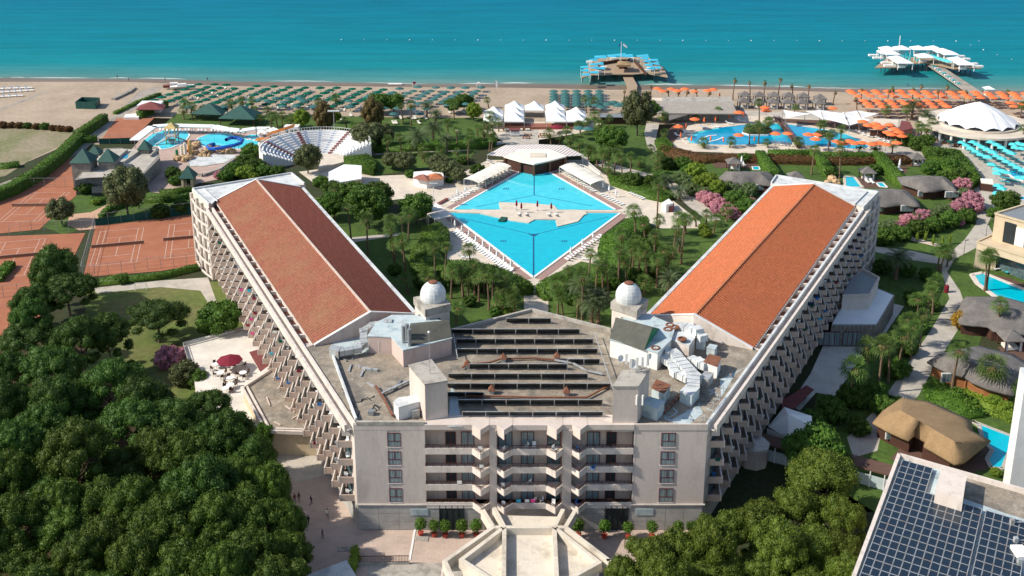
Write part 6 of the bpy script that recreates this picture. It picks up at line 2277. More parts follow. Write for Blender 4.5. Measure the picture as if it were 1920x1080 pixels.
# slatted white pergolas left of the pool
t = thing('pergola', 'white slatted pergola roofs above the left corner of the diamond pool', 'pergola', (*G(815, 395), 0))
for px in ([(782, 388), (818, 380), (835, 392), (800, 400)], [(803, 402), (836, 393), (846, 405), (815, 411)]):
 A, B_, D, E_ = Q(px, 3.0)
 n = 14
 for i in range(n):
  k, k2 = i / n, (i + .62) / n
  q = [(A[0] + (B_[0] - A[0]) * k, A[1] + (B_[1] - A[1]) * k), (A[0] + (B_[0] - A[0]) * k2, A[1] + (B_[1] - A[1]) * k2), (E_[0] + (D[0] - E_[0]) * k2, E_[1] + (D[1] - E_[1]) * k2), (E_[0] + (D[0] - E_[0]) * k, E_[1] + (D[1] - E_[1]) * k)]
  MB().prism(q, 2.9, 3.05, True).build('slat', M['white'], t)
 for p in (A, B_, D, E_):
  MB().cyl(p[0], p[1], 0, 2.9, .12, .12, 5).build('post', M['render_light'], t)
# white block right of the pool
t = thing('shower_block', 'white wall block with pinkish side standing on the right pool terrace', 'shower block', (*G(1250, 388), 0))
MB().prism(Q([(1241, 380), (1249, 384), (1262, 381), (1254, 372)], 2.4), 0, 2.4).build('wall', M['white'], t)
MB().prism(Q([(1254, 388), (1262, 388), (1264, 381), (1256, 381)], 1.6), 0, 1.6).build('cabinet', M['bordeaux'], t)

# hedge masses around the diamond
def mass(pts, h, label, mat='hedge', name='clipped_hedge', **k):
 return leafy_solid(name, Q(pts, h), 0, h, M[mat], label, 'hedge', **k)

mass([(832, 488), (870, 486), (930, 497), (985, 522), (1002, 534), (984, 536), (930, 530), (880, 516), (838, 508), (800, 505)], 2.6, 'broad clipped hedge below the left lower pool terrace')
mass([(1003, 534), (1040, 512), (1090, 500), (1140, 500), (1155, 492), (1160, 520), (1120, 530), (1060, 545), (1020, 545)], 2.6, 'broad clipped hedge below the right lower pool terrace')
mass([(1128, 442), (1180, 408), (1212, 404), (1218, 412), (1206, 430), (1176, 446), (1182, 462), (1160, 478), (1160, 494), (1150, 488), (1122, 466)], 2.6, 'wide bright clipped hedge right of the diamond pool')
mass([(792, 424), (826, 415), (842, 432), (840, 450), (818, 462), (780, 480), (770, 470), (790, 446)], 3.0, 'rounded hedge mass left of the diamond pool')
mass([(770, 470), (818, 462), (832, 488), (800, 505), (770, 500)], 2.4, 'dark hedge joining the rounded mass to the lower terrace hedge')
mass([(1140, 325), (1170, 332), (1235, 350), (1262, 366), (1244, 372), (1215, 366), (1175, 350), (1145, 340)], 1.4, 'long green bank of shrubs above the right pool terrace')
mass([(645, 292), (690, 288), (706, 302), (700, 318), (660, 310), (646, 302)], 2.2, 'green mound of shrubs right of the theatre')
mass([(700, 276), (900, 268), (930, 262), (930, 256), (880, 258), (700, 268)], 2.2, 'long dark hedge behind the path between the gardens')
mass([(1310, 300), (1340, 296), (1560, 302), (1720, 300), (1700, 290), (1540, 292), (1420, 288), (1320, 288), (1240, 270), (1232, 282), (1256, 292)], 1.6, 'long reddish hedge under the orange pool terrace', mat='hedge_red')
mass([(1228, 262), (1246, 254), (1262, 270), (1254, 285), (1236, 280)], 1.6, 'yellow green round hedge at the left end of the orange pool')
hedge_line([(1424, 298), (1436, 318), (1452, 338)], 3, 3, 'tall clipped hedge between the first and second villa gardens')
hedge_line([(1440, 296), (1520, 296)], 2.4, 2.6, 'tall clipped hedge at the back of the second villa garden')
hedge_line([(1524, 296), (1540, 312), (1552, 332)], 3, 3, 'tall clipped hedge between the second and third villa gardens')
hedge_line([(1540, 300), (1640, 302)], 2.4, 2.6, 'tall clipped hedge at the back of the third villa garden')
hedge_line([(1644, 300), (1662, 322), (1680, 342), (1712, 362)], 3.4, 3, 'long tall clipped hedge between the third and fourth villa gardens')
mass([(1730, 272), (1800, 280), (1840, 330), (1820, 345), (1780, 320), (1745, 300)], 2.6, 'thick mound of shrubs below the round restaurant')
hedge_line([(1812, 322), (1824, 345)], 2.6, 3, 'short clipped hedge beside the turquoise terrace')
mass([(1790, 760), (1830, 700), (1870, 720), (1915, 745), (1900, 790), (1850, 770)], .7, 'bright green bedding strip between the thatched villas', mat='lime')
mass([(1730, 720), (1760, 712), (1830, 745), (1850, 775), (1800, 780), (1740, 748)], .9, 'dark green shrub bed below the grey thatched villa')
mass([(1655, 735), (1740, 760), (1720, 775), (1655, 770)], .7, 'low planting beside the golden thatched villa', mat='hedge')
hedge_line([(200, 530), (240, 524)], 1.4, 1.5, 'short bushy hedge below the clay court gate')
# ================================================================ beach, piers, tents
PG = parasol_mesh('green_parasol', 1.95, 2.5, 'green_cloth', 6, .55)
PP = parasol_mesh('faded_parasol', 1.85, 2.5, 'pale_green_cloth', 8, .6)
PO = parasol_mesh('orange_parasol', 1.7, 2.6, 'orange', 8, .55)
PT = parasol_mesh('turquoise_parasol', 1.75, 2.6, 'turq', 4, .6)
POC = parasol_mesh('closed_orange_parasol', 1, 2.9, 'orange', closed=True)

def cluster(name, me, pts, label, group, z=0.0, s=1.0, cat='parasol'):
 P = sorted(pts)
 for i, p in enumerate(P):
  x, y = G(p[0], p[1], z)
  place(name, me, (x, y, z), random.uniform(0, .4), s * random.uniform(.93, 1.05), (label + ', %s from the left' % nth(i)) if len(P) > 1 else label, cat, group)

# dark green field: seven lines away from the sea
beds = MB()
tops = [(372, 157.5), (402, 158), (425, 159.2), (451, 160.6), (482, 161.5), (513, 162), (542, 163.8), (572, 164.2), (600, 165), (630, 164.8), (661, 166.3), (690, 167), (719, 168)]
field = {r: [] for r in range(7)}
for u, v in tops:
 x0, y0 = G(u, v, 2)
 for r in range(7):
  if random.random() > .04:
   field[r].append((x0 - 1.6 * r + random.uniform(-.25, .25), y0 - 4.4 * r + random.uniform(-.2, .2)))
for r in range(7):
 for i, (x, y) in enumerate(sorted(field[r])):
  place('green_parasol', PG, (x, y, .03), random.uniform(0, 1), random.uniform(.95, 1.08), 'dark green parasol in the %s line from the sea, %s from the left' % (nth(r), nth(i)), 'parasol', 'dark green parasols on the beach')
  for k in (1.9, 3.0, 4.1)[:2 + (i + r) % 2]:
   beds.obox(x + k, y + .2, .06, .65, 1.7, .32, .15)
   beds.extrude([(x + k - .3, y + .9, .4), (x + k + .3, y + .9, .4), (x + k + .3, y + 1.5, .8), (x + k - .3, y + 1.5, .8)], .08)
pale = {r: [] for r in range(7)}
for u, v in ((748, 166), (783, 163), (817, 163.5), (846, 164.5), (872, 164.5), (903, 163.5)):
 x0, y0 = G(u, v, 2)
 for r in range(6 if u > 760 else 5):
  pale[r].append((x0 - 1.5 * r + random.uniform(-.3, .3), y0 - 4.2 * r - (2 if r else 0)))
for r in range(7):
 for i, (x, y) in enumerate(sorted(pale[r])):
  place('faded_parasol', PP, (x, y, .03), random.uniform(0, 1), random.uniform(.95, 1.08), 'faded green parasol in the %s line of the middle beach, %s from left' % (nth(r), nth(i)), 'parasol', 'faded green parasols on the middle beach')
  for k in (1.9, 3.0):
   beds.obox(x + k, y + .2, .06, .65, 1.7, .32, .15)
for r in range(6):
 for i in range(5):
  x, y = G(1038 + 21.5 * i, 171 + 5.2 * r, 2)
  place('faded_parasol', PP, (x, y, .03), random.uniform(0, 1), 1.05, 'faded green parasol behind the tents, %s line from the sea, %s from left' % (nth(r), nth(i)), 'parasol', 'faded green parasols behind the white tents')
  beds.obox(x + 2, y + .2, .06, .65, 1.7, .32, .1)
  beds.obox(x + 3.1, y + .2, .06, .65, 1.7, .32, .1)
tag(beds.build('beach_loungers', M['cream']), 'rows of cream loungers between the parasols on the beach', None, None, 'stuff')
# parasols on the garden lawn
lawn_pts = [(502, 198), (533, 200), (541, 194), (565, 195), (571, 198), (595, 194), (530, 208), (556, 208), (590, 209), (657, 209), (518, 193), (468, 196), (485, 196), (560, 190), (690, 190), (655, 198), (352, 210), (420, 209), (459, 209), (721, 212), (746, 212), (772, 213), (739, 223), (788, 223), (800, 213), (840, 206), (873, 204), (785, 203), (715, 202), (703, 207)]
cluster('faded_parasol', PP, lawn_pts, 'faded green parasol on the lawn behind the beach', 'faded parasols on the garden lawn', 2.0)
loungers([(368, 217), (426, 216), (432, 216), (440, 207), (462, 212), (521, 201), (548, 197), (577, 203), (590, 218), (640, 225), (658, 218), (738, 232), (743, 232), (752, 223), (772, 223), (778, 223), (798, 223), (786, 232), (778, 212), (786, 212), (843, 212), (870, 212), (876, 212), (882, 212), (858, 250)], .4, 'cream lounger on the garden lawn', 'cream loungers on the garden lawn', 'cream', s=1.3)
cluster('turquoise_parasol', PP, [(1086, 252), (1102, 253), (1118, 208), (1128, 211), (1140, 206), (1150, 203), (1158, 208), (1166, 206)], 'dull teal parasol between the tents and the big tree', 'teal parasols right of the tents', 2.0, 1.15)
# kiosks near the pier
for u, v, lab, w in ((1150, 233, 'dark low kiosk under teal parasols left of the big tree', 9),):
 x, y = G(u, v)
 t = thing('beach_kiosk', lab, 'kiosk', (x, y, 0))
 MB().obox(x, y + 2, 0, w, 4, 2.6).build('wall', M['darkwood'], t)
 MB().obox(x, y + 2, 2.6, w + 1, 5, .2).build('roof', M['steel'], t)

# orange field
orow = [[(1593 + 23.4 * i, 180.5 + .35 * i) for i in range(15)], [(1598 + 23.4 * i, 185 + .35 * i) for i in range(15)], [(1608 + 23.0 * i, 190.5 + .3 * i) for i in range(14)],
  [(1618 + 23.6 * i, 199.5) for i in range(7)] + [(1893, 204), (1916, 206)], [(1625 + 23.6 * i, 205) for i in range(7)] + [(1900, 210)], [(1630 + 24 * i, 211) for i in range(7)]]
for r, row in enumerate(orow):
 cluster('orange_parasol', PO, row, 'orange beach parasol in the %s line from the sea' % nth(r), 'orange parasols on the right beach', 2.0, 1.12)
ob = MB()
for row in orow:
 for u, v in row:
  x, y = G(u, v, 2)
  for k in (2.0, 3.1):
   ob.obox(x + k, y - .5, .06, .7, 1.9, .3)
tag(ob.build('beach_loungers', M['wood']), 'dark loungers between the orange beach parasols', None, None, 'stuff')
cluster('orange_parasol', PO, [(1232, 176.5), (1242, 181), (1258, 177), (1270, 181), (1284, 177.5), (1301, 181), (1326, 180), (1337, 178)], 'orange parasol on the sand behind the long thatched restaurant', 'orange parasols behind the long restaurant', 2.0, 1.1)
cluster('closed_orange_parasol', POC, [(1349, 185)], 'folded orange parasol at the right end of the long restaurant', None, 0)

# white tents
for i, (u, v) in enumerate(((925.7, 199.5), (925, 209.6), (964.5, 189), (964.5, 199.5), (964.5, 209.6), (1002, 189.5), (1041, 189), (1041, 199.5), (1042.8, 209.6), (1080.4, 200.6), (1081, 209.6))):
 x, y = G(u, v, 5.6)
 w = 3.55
 t = thing('pagoda_tent', 'white peaked tent by the beach, %s counting columns from the left' % nth(i), 'tent', (x, y, 0), 'white peaked tents by the beach')
 q = [(x - w, y - w), (x + w, y - w), (x + w, y + w), (x - w, y + w)]
 m = MB()
 for a, b_ in zip(q, q[1:] + q[:1]):
  pa, pb = Vector((a[0], a[1], 3.0)), Vector((b_[0], b_[1], 3.0))
  top = Vector((x, y, 5.7))
  ma, mb2 = pa.lerp(top, .5) - Vector((0, 0, .28)), pb.lerp(top, .5) - Vector((0, 0, .28))
  m.face([pa, pb, mb2, ma])
  m.face([ma, mb2, top])
  m.face([(a[0], a[1], 2.7), (b_[0], b_[1], 2.7), pb, pa])
 m.build('canopy', M['canvas'], t)
 for p in q:
  MB().cyl(p[0], p[1], 0, 3, .07, .07, 5).build('pole', M['metal'], t)
m = MB()
m.prism(Q([(945, 243), (1102, 243), (1102, 236), (945, 236)]), 0, 1.0)
tag(m.build('tent_plinth', M['darkfloor']), 'low brown wall along the front of the white tents', 'wall')
for i, (u, v) in enumerate(((950, 245), (962, 245), (976, 245), (989, 245), (1016, 258), (1019, 254), (987, 260), (990, 255))):
 x, y = G(u, v)
 t = thing('dining_table', 'small wooden table with chairs before the tents, %s from the left' % nth(sorted([950, 962, 976, 989, 1016, 1019, 987, 990]).index(u)), 'table', (x, y, .05), 'wooden tables before the tents')
 MB().obox(x, y, .6, 1.5, 1, .1).build('top', M['orangewood'] if i > 3 else M['cream'], t)
 MB().obox(x - 1.1, y, 0, .45, .5, .85).build('chair', M['orangewood'], t)
 MB().obox(x + 1.1, y, 0, .45, .5, .85).build('chair', M['orangewood'], t)
 MB().obox(x, y, 0, .3, .3, .6).build('pedestal', M['steel'], t)
spawn('red_parasol', BIGRED, (*G(1045, 249), 0), .2, 1.0, 'burgundy parasol in front of the tents', 'parasol')
x, y = G(965, 255)
t = thing('food_cart', 'small red and white food cart on the path before the pool bar', 'cart', (x, y, 0))
MB().obox(x, y, .4, 3.4, 1.6, 1.4).build('body', M['white'], t)
MB().obox(x, y, 2.3, 4, 2.2, .2).build('roof', M['bordeaux'], t)
for a in (-1.6, 1.6):
 MB().cyl(x + a, y, 0, 2.3, .06, .06, 5).build('post', M['steel'], t)

# small things along the waterline
FIG = None

def person_mesh(name, mats, pose=0.35, arm=.3):
 """one continuous striding figure, 1.74 m tall"""
 V = [(0, 0, .95), (0, 0, 1.15), (0, 0, 1.36), (0, .01, 1.5), (0, .0, 1.60), (0, 0, 1.70),
   (.10, 0, .90), (.11, -pose * .45, .50), (.11, -pose * .5, .07), (.11, -pose * .5 - .14, .04),
   (-.10, 0, .90), (-.11, pose * .35, .50), (-.11, pose * .95, .10), (-.11, pose * .95 - .12, .05),
   (.19, 0, 1.38), (.24, arm * .4, 1.10), (.23, arm * .25 - .1, .84), (-.19, 0, 1.38), (-.24, -arm * .35, 1.10), (-.23, -arm * .8, .88)]
 E = [(0, 1), (1, 2), (2, 3), (3, 4), (4, 5), (0, 6), (6, 7), (7, 8), (8, 9), (0, 10), (10, 11), (11, 12), (12, 13), (2, 14), (14, 15), (15, 16), (2, 17), (17, 18), (18, 19)]
 Rr = [.15, .13, .16, .06, .095, .085, .09, .06, .045, .035, .09, .06, .045, .035, .065, .045, .035, .065, .045, .035]
 me = bpy.data.meshes.new(name)
 me.from_pydata(V, E, [])
 o = bpy.data.objects.new(name, me)
 C.objects.link(o)
 sk = o.modifiers.new('skin', 'SKIN')
 sk.use_smooth_shade = True
 for i, r in enumerate(Rr):
  o.data.skin_vertices[0].data[i].radius = (r, r * .8)
 o.data.skin_vertices[0].data[0].use_root = True
 ss = o.modifiers.new('sub', 'SUBSURF')
 ss.levels = 1
 dg = bpy.context.evaluated_depsgraph_get()
 out = bpy.data.meshes.new_from_object(o.evaluated_get(dg))
 bpy.data.objects.remove(o)
 out.name = name
 out.materials.clear()
 for m_ in mats:
  out.materials.append(m_)
 for p in out.polygons:
  z = p.center[2]
  r = hypot(p.center[0], p.center[1])
  p.material_index = 0 if z > 1.47 or (abs(p.center[0]) > .2 and z < 1.15) or z < .08 else (1 if z > .93 else 2)
 return out

M['darkcloth'] = surf('dark_cloth', (.03, .03, .045), None, 1, .9)
M['purplecloth'] = surf('purple_cloth', (.10, .04, .16), None, 1, .9)
M['hair'] = surf('dark_hair', (.02, .014, .01), None, 1, .8)
HM = [person_mesh('body', [M['skin'], M[a], M[b_]], p_) for a, b_, p_ in (('darkcloth', 'darkcloth', .35), ('purplecloth', 'darkcloth', .15), ('white', 'darkcloth', .3), ('bordeaux', 'darkcloth', .2))]
HAIR = MB().lathe(0, .02, [(.105, 1.62), (.11, 1.68), (.08, 1.75), (.02, 1.78)], 8).mesh('hair', M['hair'])
for i, (u, v, k, a, lab) in enumerate(((553, 943, 3, .5, 'person in a red top walking at the left edge of the plaza'), (561, 941, 0, .2, 'person in dark clothes at the left edge of the plaza'), (584, 947, 0, 2.2, 'person in dark clothes crossing the plaza, nearest the annex side'), (614, 972, 2, 3.4, 'person in a white top and dark trousers on the plaza'), (579, 984, 0, 2.7, 'person in dark clothes standing in the middle of the left plaza'), (605, 1011, 1, 1.2, 'person in purple nearest the bottom of the plaza'),
            (220, 146.5, 0, .4, 'person paddling in the sea at the far left'), (242, 153, 0, 2, 'person standing at the waterline near the sand track'), (310, 153, 3, 1, 'person at the waterline left of the speedboats'), (389, 150.5, 0, 3, 'person standing in the shallows right of the speedboats'), (1702, 162, 0, 1, 'person bathing between the two piers'), (560, 245, 0, 1, 'person on the path behind the theatre'), (998, 240, 0, 2, 'person on the walkway between the tents'))):
 x, y = G(u, v, -.3 if v < 165 else 0)
 t = thing('person', lab, 'person', (x, y, -.6 if v < 152 or u == 1702 else (.02 if v > 170 else 0)))
 t.rotation_euler = (0, 0, a)
 o = place('body', HM[k], (0, 0, 0), parent=t)
 place('hair', HAIR, (0, 0, 0), parent=t)

for u, v, lab in ((777, 161, 'lifeguard stand with red and white panels on the middle shore'), (897, 162, 'white boat-like beach stand at the waterline before the lawn')):
 x, y = G(u, v)
 t = thing('beach_stand', lab, 'stand', (x, y, 0))
 MB().obox(x, y, 1.0, 1.1, 1.1, .7).build('cabin', M['white' if u > 800 else 'burgundy'], t)
 for a in (-.7, .7):
  for b_ in (-.7, .7):
   MB().cyl(x + a, y + b_, 0, 1, .08, .08, 5).build('leg', M['white'], t)
x, y = G(741, 159)
t = thing('white_platform', 'long low white platform lying on the shore', 'platform', (x, y, 0))
MB().obox(x, y, .1, 5.6, 1.6, .5).build('deck', M['white'], t)
x, y = G(1851, 187)
t = thing('lifeguard_tower', 'white lifeguard tower beside the long pier', 'lifeguard tower', (x, y, 0))
for a in (-.9, .9):
 for b_ in (-.9, .9):
  MB().cyl(x + a, y + b_, 0, 4.6, .12, .12, 5).build('leg', M['white'], t)
MB().obox(x, y, 1.8, 2.4, 2.4, 1.0).build('platform', M['white'], t)
MB().pyramid([(x - 1.9, y - 1.9), (x + 1.9, y - 1.9), (x + 1.9, y + 1.9), (x - 1.9, y + 1.9)], 4.6, (x, y, 5.6)).build('roof', M['canvas'], t)
x, y = G(929, 172)
t = thing('sail_flag', 'white feather flag on the beach behind the tents', 'flag', (x, y, 0))
MB().cyl(x, y, 0, 5, .05, .03, 5).build('pole', M['metal'], t)
MB().face([(x, y, 1.4), (x + .9, y, 1.8), (x + .8, y, 4.2), (x, y, 5)]).build('flag', M['white'], t)
buoy = MB().lathe(0, 0, [(.1, -.6), (.45, -.35), (.5, -.1), (.3, .2), (.05, .3)], 8).mesh('buoy', M['white'])
bp = [(640 + 42.7 * i, 74 + .1 * i) for i in range(29)] + [(1820, 84), (1844, 93), (1870, 102), (1897, 111)]
for i, (u, v) in enumerate(bp):
 place('buoy', buoy, (*G(u, v), 0), 0, .65 if i % 3 == 0 else .38, 'white swimming buoy in the long line off shore, %s from the left' % nth(i), 'buoy', 'line of buoys')

# ---- pier with blue shades
def pier_deck(t, poly, z, mat, step=5.0, name='deck'):
 MB().prism(poly, z - .35, z, True).build(name, mat, t)
 x0, x1 = min(p[0] for p in poly), max(p[0] for p in poly)
 y0, y1 = min(p[1] for p in poly), max(p[1] for p in poly)
 x = x0 + 1
 while x < x1:
  y = y0 + 1
  while y < y1:
   ins = False
   j = len(poly) - 1
   for i in range(len(poly)):
    if (poly[i][1] > y) != (poly[j][1] > y) and x < (poly[j][0] - poly[i][0]) * (y - poly[i][1]) / (poly[j][1] - poly[i][1] + 1e-9) + poly[i][0]:
     ins = not ins
    j = i
   if ins:
    MB().cyl(x, y, -3, z - .35, .18, .18, 5).build('pile', M['darkwood'], t)
   y += step
  x += step

zp_ = 3.0
t = thing('bar_pier', 'wooden pier platform with sky blue shades and a thatched bar near the shore', 'pier', (*G(1170, 130), 0))
pier_deck(t, Q([(1090, 146), (1094, 130), (1110, 113), (1135, 107), (1210, 107), (1228, 113), (1246, 130), (1252, 144), (1212, 137), (1190, 139), (1150, 139), (1110, 141)], zp_), zp_, M['pierwood'])
pier_deck(t, Q([(1166, 138), (1183, 138), (1195, 160), (1192, 182), (1176, 184), (1175, 160)], 1.6), 1.6, M['pierwood'], 4, 'walkway')
P = Q([(1156, 122), (1183, 122), (1181, 115), (1158, 115)], zp_ + 3.4)
MB().prism(P, zp_ + 2.6, zp_ + 3.4, True).pyramid(P, zp_ + 3.4, (sum(p[0] for p in P) / 4, sum(p[1] for p in P) / 4, zp_ + 4.3)).build('bar_roof', M['thatch_new'], t)
x, y = G(1168, 128, zp_)
MB().obox(x, y, zp_, 3.6, 2.2, 2.6).build('bar', M['darkwood'], t)
shades = [(1096, 125), (1096, 132), (1098, 139), (1112, 112), (1113, 120), (1114, 127), (1114, 135), (1124, 119), (1126, 127), (1213, 115), (1216, 121), (1219, 128), (1226, 112), (1228, 119), (1231, 126), (1208, 110), (1126, 106), (1205, 105), (1150, 104), (1163, 103), (1176, 104)]
for i, (u, v) in enumerate(shades):
 x, y = G(u, v, zp_ + 2.8)
 w = 1.7 if i < 16 else 2.6
 s_ = MB().extrude([(x - w, y - w, zp_ + 2.7 + .3 * (i % 2)), (x + w, y - w, zp_ + 2.5), (x + w, y + w, zp_ + 2.9 + .2 * (i % 2)), (x - w, y + w, zp_ + 2.6)], .06).build('shade', M['bluecloth'], t)
 for a, b_ in ((-w, -w), (w, -w)):
  MB().cyl(x + a, y + b_, zp_, zp_ + 2.5, .06, .06, 4).build('shade_pole', M['white'], t)
for u, v in ((1122, 137), (1132, 128), (1214, 134), (1105, 118), (1218, 130), (1150, 112), (1183, 112)):
 x, y = G(u, v, zp_)
 MB().obox(x, y, zp_, 2.6, 1.6, .9).build('sofa', M['white'], t)
for a, b_ in (((1130, 116), (1160, 111)), ((1160, 111), (1182, 111)), ((1190, 112), (1212, 136)), ((1196, 110), (1202, 110))):
 MB().beam(G3(*a, zp_ + 1.4), G3(*b_, zp_ + 1.4), .12, 1.4).build('screen', M['darkwood' if a[1] > 111.5 or a[0] < 1165 else 'cream'], t)
x, y = G(1164, 118, zp_)
MB().cyl(x, y, zp_, zp_ + 9.5, .12, .08, 6).build('flagpole', M['white'], t)
MB().face([(x + .6, y, zp_ + 8), (x + 2.4, y, zp_ + 6.6), (x + 2.6, y, zp_ + 7.4), (x + 1.0, y, zp_ + 8.8)]).build('flag', M['white'], t)
MB().face([(x - .3, y, zp_ + 7.6), (x - 1.2, y, zp_ + 7), (x - 1.1, y, zp_ + 8.4), (x - .2, y, zp_ + 8.6)]).build('flag', M['bluetowel'], t)

# ---- far pier with white pavilions
zq = 3.4
t = thing('pavilion_pier', 'long pier ending in a platform full of white square pavilions', 'pier', (*G(1740, 110), 0))
pier_deck(t, Q([(1640, 127), (1660, 110), (1730, 106), (1770, 108), (1800, 116), (1840, 128), (1790, 129), (1760, 122), (1735, 118), (1700, 120), (1690, 126)], zq), zq, M['pierwood'], 5)
pier_deck(t, Q([(1735, 119), (1752, 115), (1840, 172), (1848, 182), (1828, 184), (1812, 172)], 2.6), 2.6, M['road'], 5, 'walkway')
pav = [(1664, 91, 3.2), (1660, 97, 3), (1671, 99, 3.2), (1691, 90, 3.2), (1722, 90, 3.2), (1750, 90, 3.2), (1767, 95, 3.4), (1779, 99, 3.4), (1733, 104.5, 3.4), (1682, 109, 3.2), (1693, 115, 3.4), (1794, 111, 3.2), (1808, 118, 3.4)]
for u, v, w in pav:
 x, y = G(u, v, zq + 3)
 q = [(x - w, y - w), (x + w, y - w), (x + w, y + w), (x - w, y + w)]
 p_ = MB().prism(q, zq + 2.6, zq + 2.9, True).pyramid(q, zq + 2.9, (x, y, zq + 4.2)).build('pavilion_roof', M['canvas'], t)
 for a in q:
  MB().cyl(x + (a[0] - x) * .92, y + (a[1] - y) * .92, zq, zq + 2.6, .15, .15, 5).build('pavilion_post', M['white'], p_)
 MB().obox(x, y + 1, zq, 3, 1.4, 1).build('sofa', M['white'], p_)
for u, v, l in ((1638, 105, 4.5), (1646, 110, 4.5), (1662, 119, 4.5), (1668, 124.5, 5), (1802, 107, 3), (1812, 112, 3), (1826, 121, 3), (1833, 126, 4.5)):
 x, y = G(u, v, zq)
 MB().obox(x, y, zq + .02, l, 1.9, .7).build('sun_deck', M['white'], t)
x, y = G(1748, 107, zq + 3)
for i in range(6):
 xx, yy = G(1744 + 7 * i, 104 + 2.2 * i, zq + 2.4)
 MB().pyramid([(xx - 1.6, yy - 1.6), (xx + 1.6, yy - 1.6), (xx + 1.6, yy + 1.6), (xx - 1.6, yy + 1.6)], zq + 2.2, (xx, yy, zq + 3)).build('shade', M['turq'], t)
for i in range(12):
 xx, yy = G(1747 + 4.6 * i, 122 + 3.2 * i, 2.7)
 MB().obox(xx, yy, 2.62, 1.7, .6, .5, .1).build('pier_lounger', M['turq' if i % 2 else 'white'], t)
for i in range(26):
 xx, yy = G(1690 + random.uniform(0, 36), 104 + random.uniform(0, 13), zq)
 MB().obox(xx, yy, zq, .5, .5, 1.2).build('pier_chair', M['turq'], t)
x, y = G(1685, 97, zq)
MB().cyl(x, y, zq, zq + 7.5, .25, .15, 6).build('mast', M['white'], t)
# ================================================================ right side
# long thatched restaurant
t = thing('long_restaurant', 'long building with a flat sloping pale thatched roof near the beach', 'restaurant', (*G(1300, 222), 0))
A, B_, D, E_ = G(1232, 212, 4), G(1230, 190, 5.2), G(1372, 190, 5.2), G(1383, 213, 4)
MB().extrude([(*A, 4), (*E_, 4), (*D, 5.2), (*B_, 5.2)], .35).build('roof', M['thatch_pale'], t)
P = Q([(1240, 222), (1280, 226), (1378, 221), (1370, 200), (1240, 200)])
MB().prism(P, 0, 3.9).build('wall', M['concrete'], t)
MB().extrude([G3(1254, 213, 3.6), G3(1254, 226, 3.0), G3(1296, 213, 3.6)], .2).build('lean_to_roof', M['thatch'], t)
MB().extrude([G3(1222, 183, 3.2), G3(1372, 185, 3.2), G3(1366, 190, 3.2), G3(1226, 189, 3.2)], .2).build('back_roof', M['pooldeck'], t)

# lagoon pool
LB = [(1283, 262), (1300, 248), (1340, 240), (1390, 234), (1440, 231), (1472, 232), (1500, 236), (1545, 242), (1590, 252), (1625, 266), (1634, 274), (1628, 280), (1600, 281), (1560, 278), (1500, 273), (1440, 272), (1380, 274), (1320, 273), (1292, 270)]
t = pool('long lagoon-shaped blue pool among orange parasols', Q(LB), 'pooldeep', 'pooldeck', 1.4, .12)
MB().prism(Q([(1283, 262), (1300, 248), (1340, 240), (1350, 241), (1312, 251), (1297, 262), (1306, 270), (1340, 272), (1320, 273), (1292, 270)]), .12, .14).build('shallow_step', M['poolpale'], t)
MB().prism(Q([(1510, 240), (1545, 243), (1590, 252), (1625, 266), (1632, 274), (1600, 279), (1580, 266), (1540, 250)]), .12, .135).build('shallow_end', M['pool'], t)
MB().prism(Q([(1440, 231), (1472, 232), (1480, 244), (1480, 256), (1450, 262), (1430, 240)]), .12, .132).build('middle_water', M['pool'], t)
for pts in (((1312, 264), (1318, 258), (1330, 254), (1344, 253)), ((1330, 265), (1345, 262), (1356, 257))):
 P = [G3(u, v, .3) for u, v in pts]
 m = MB()
 for a, b_ in zip(P[:-1], P[1:]):
  m.beam(a, b_, .6, .2)
 m.build('curved_bench', M['white'], t)
for poly, lab in (([(1391, 251), (1395, 243), (1412, 239), (1440, 240), (1449, 250), (1440, 255), (1405, 255)], 'left planted island of the lagoon pool with palms'), ([(1526, 256), (1530, 251), (1548, 250), (1560, 254), (1555, 260), (1535, 261)], 'small planted island at the right of the lagoon pool')):
 P = Q(poly)
 t = thing('pool_island', lab, 'island', (P[0][0], P[0][1], 0))
 MB().prism(P, 0, .5).build('kerb', M['white'], t)
 cx, cy = sum(p[0] for p in P) / len(P), sum(p[1] for p in P) / len(P)
 leafy_solid('planting', [(cx + (p[0] - cx) * .9, cy + (p[1] - cy) * .9) for p in P], .3, 1.2, M['olive'], None, None, size=.35).parent = t
 t.children[-1].location = (t.children[-1].location[0] - t.location[0], t.children[-1].location[1] - t.location[1], 0)
for px, lab in (([(1451, 220), (1460, 220), (1503, 274), (1494, 275)], 'brown wooden footbridge crossing the lagoon pool'),):
 P = Q(px, .9)
 t = thing('footbridge', lab, 'footbridge', (P[0][0], P[0][1], 0))
 MB().prism(P, .5, .8, True).build('deck', M['wood'], t)
 MB().beam((*P[0], 1.6), (*P[3], 1.6), .12, .5).build('handrail', M['wood'], t)
 MB().beam((*P[1], 1.6), (*P[2], 1.6), .12, .5).build('handrail', M['wood'], t)
sheet('wood_deck', [(1455, 222), (1560, 226), (1665, 238), (1640, 246), (1560, 240), (1480, 230)], .055, M['wood'])
sheet('wood_deck', [(1236, 256), (1262, 236), (1290, 234), (1285, 244), (1270, 258), (1262, 268)], .056, M['wood'])
opens = [(1271, 249), (1302, 235), (1385, 223), (1384.5, 265), (1453, 263), (1476, 262), (1515, 265), (1530, 265), (1528, 273), (1568, 277), (1592, 278), (1614, 280), (1633, 283), (1660, 283), (1680, 280), (1616, 240), (1627, 247), (1640, 245), (1666, 246), (1664, 261), (1645, 252), (1676, 254), (1684, 260), (1690, 267), (1650, 249), (1600, 281), (1433, 213), (1436, 220), (1560, 214), (1578, 282), (1648, 281), (1670, 264)]
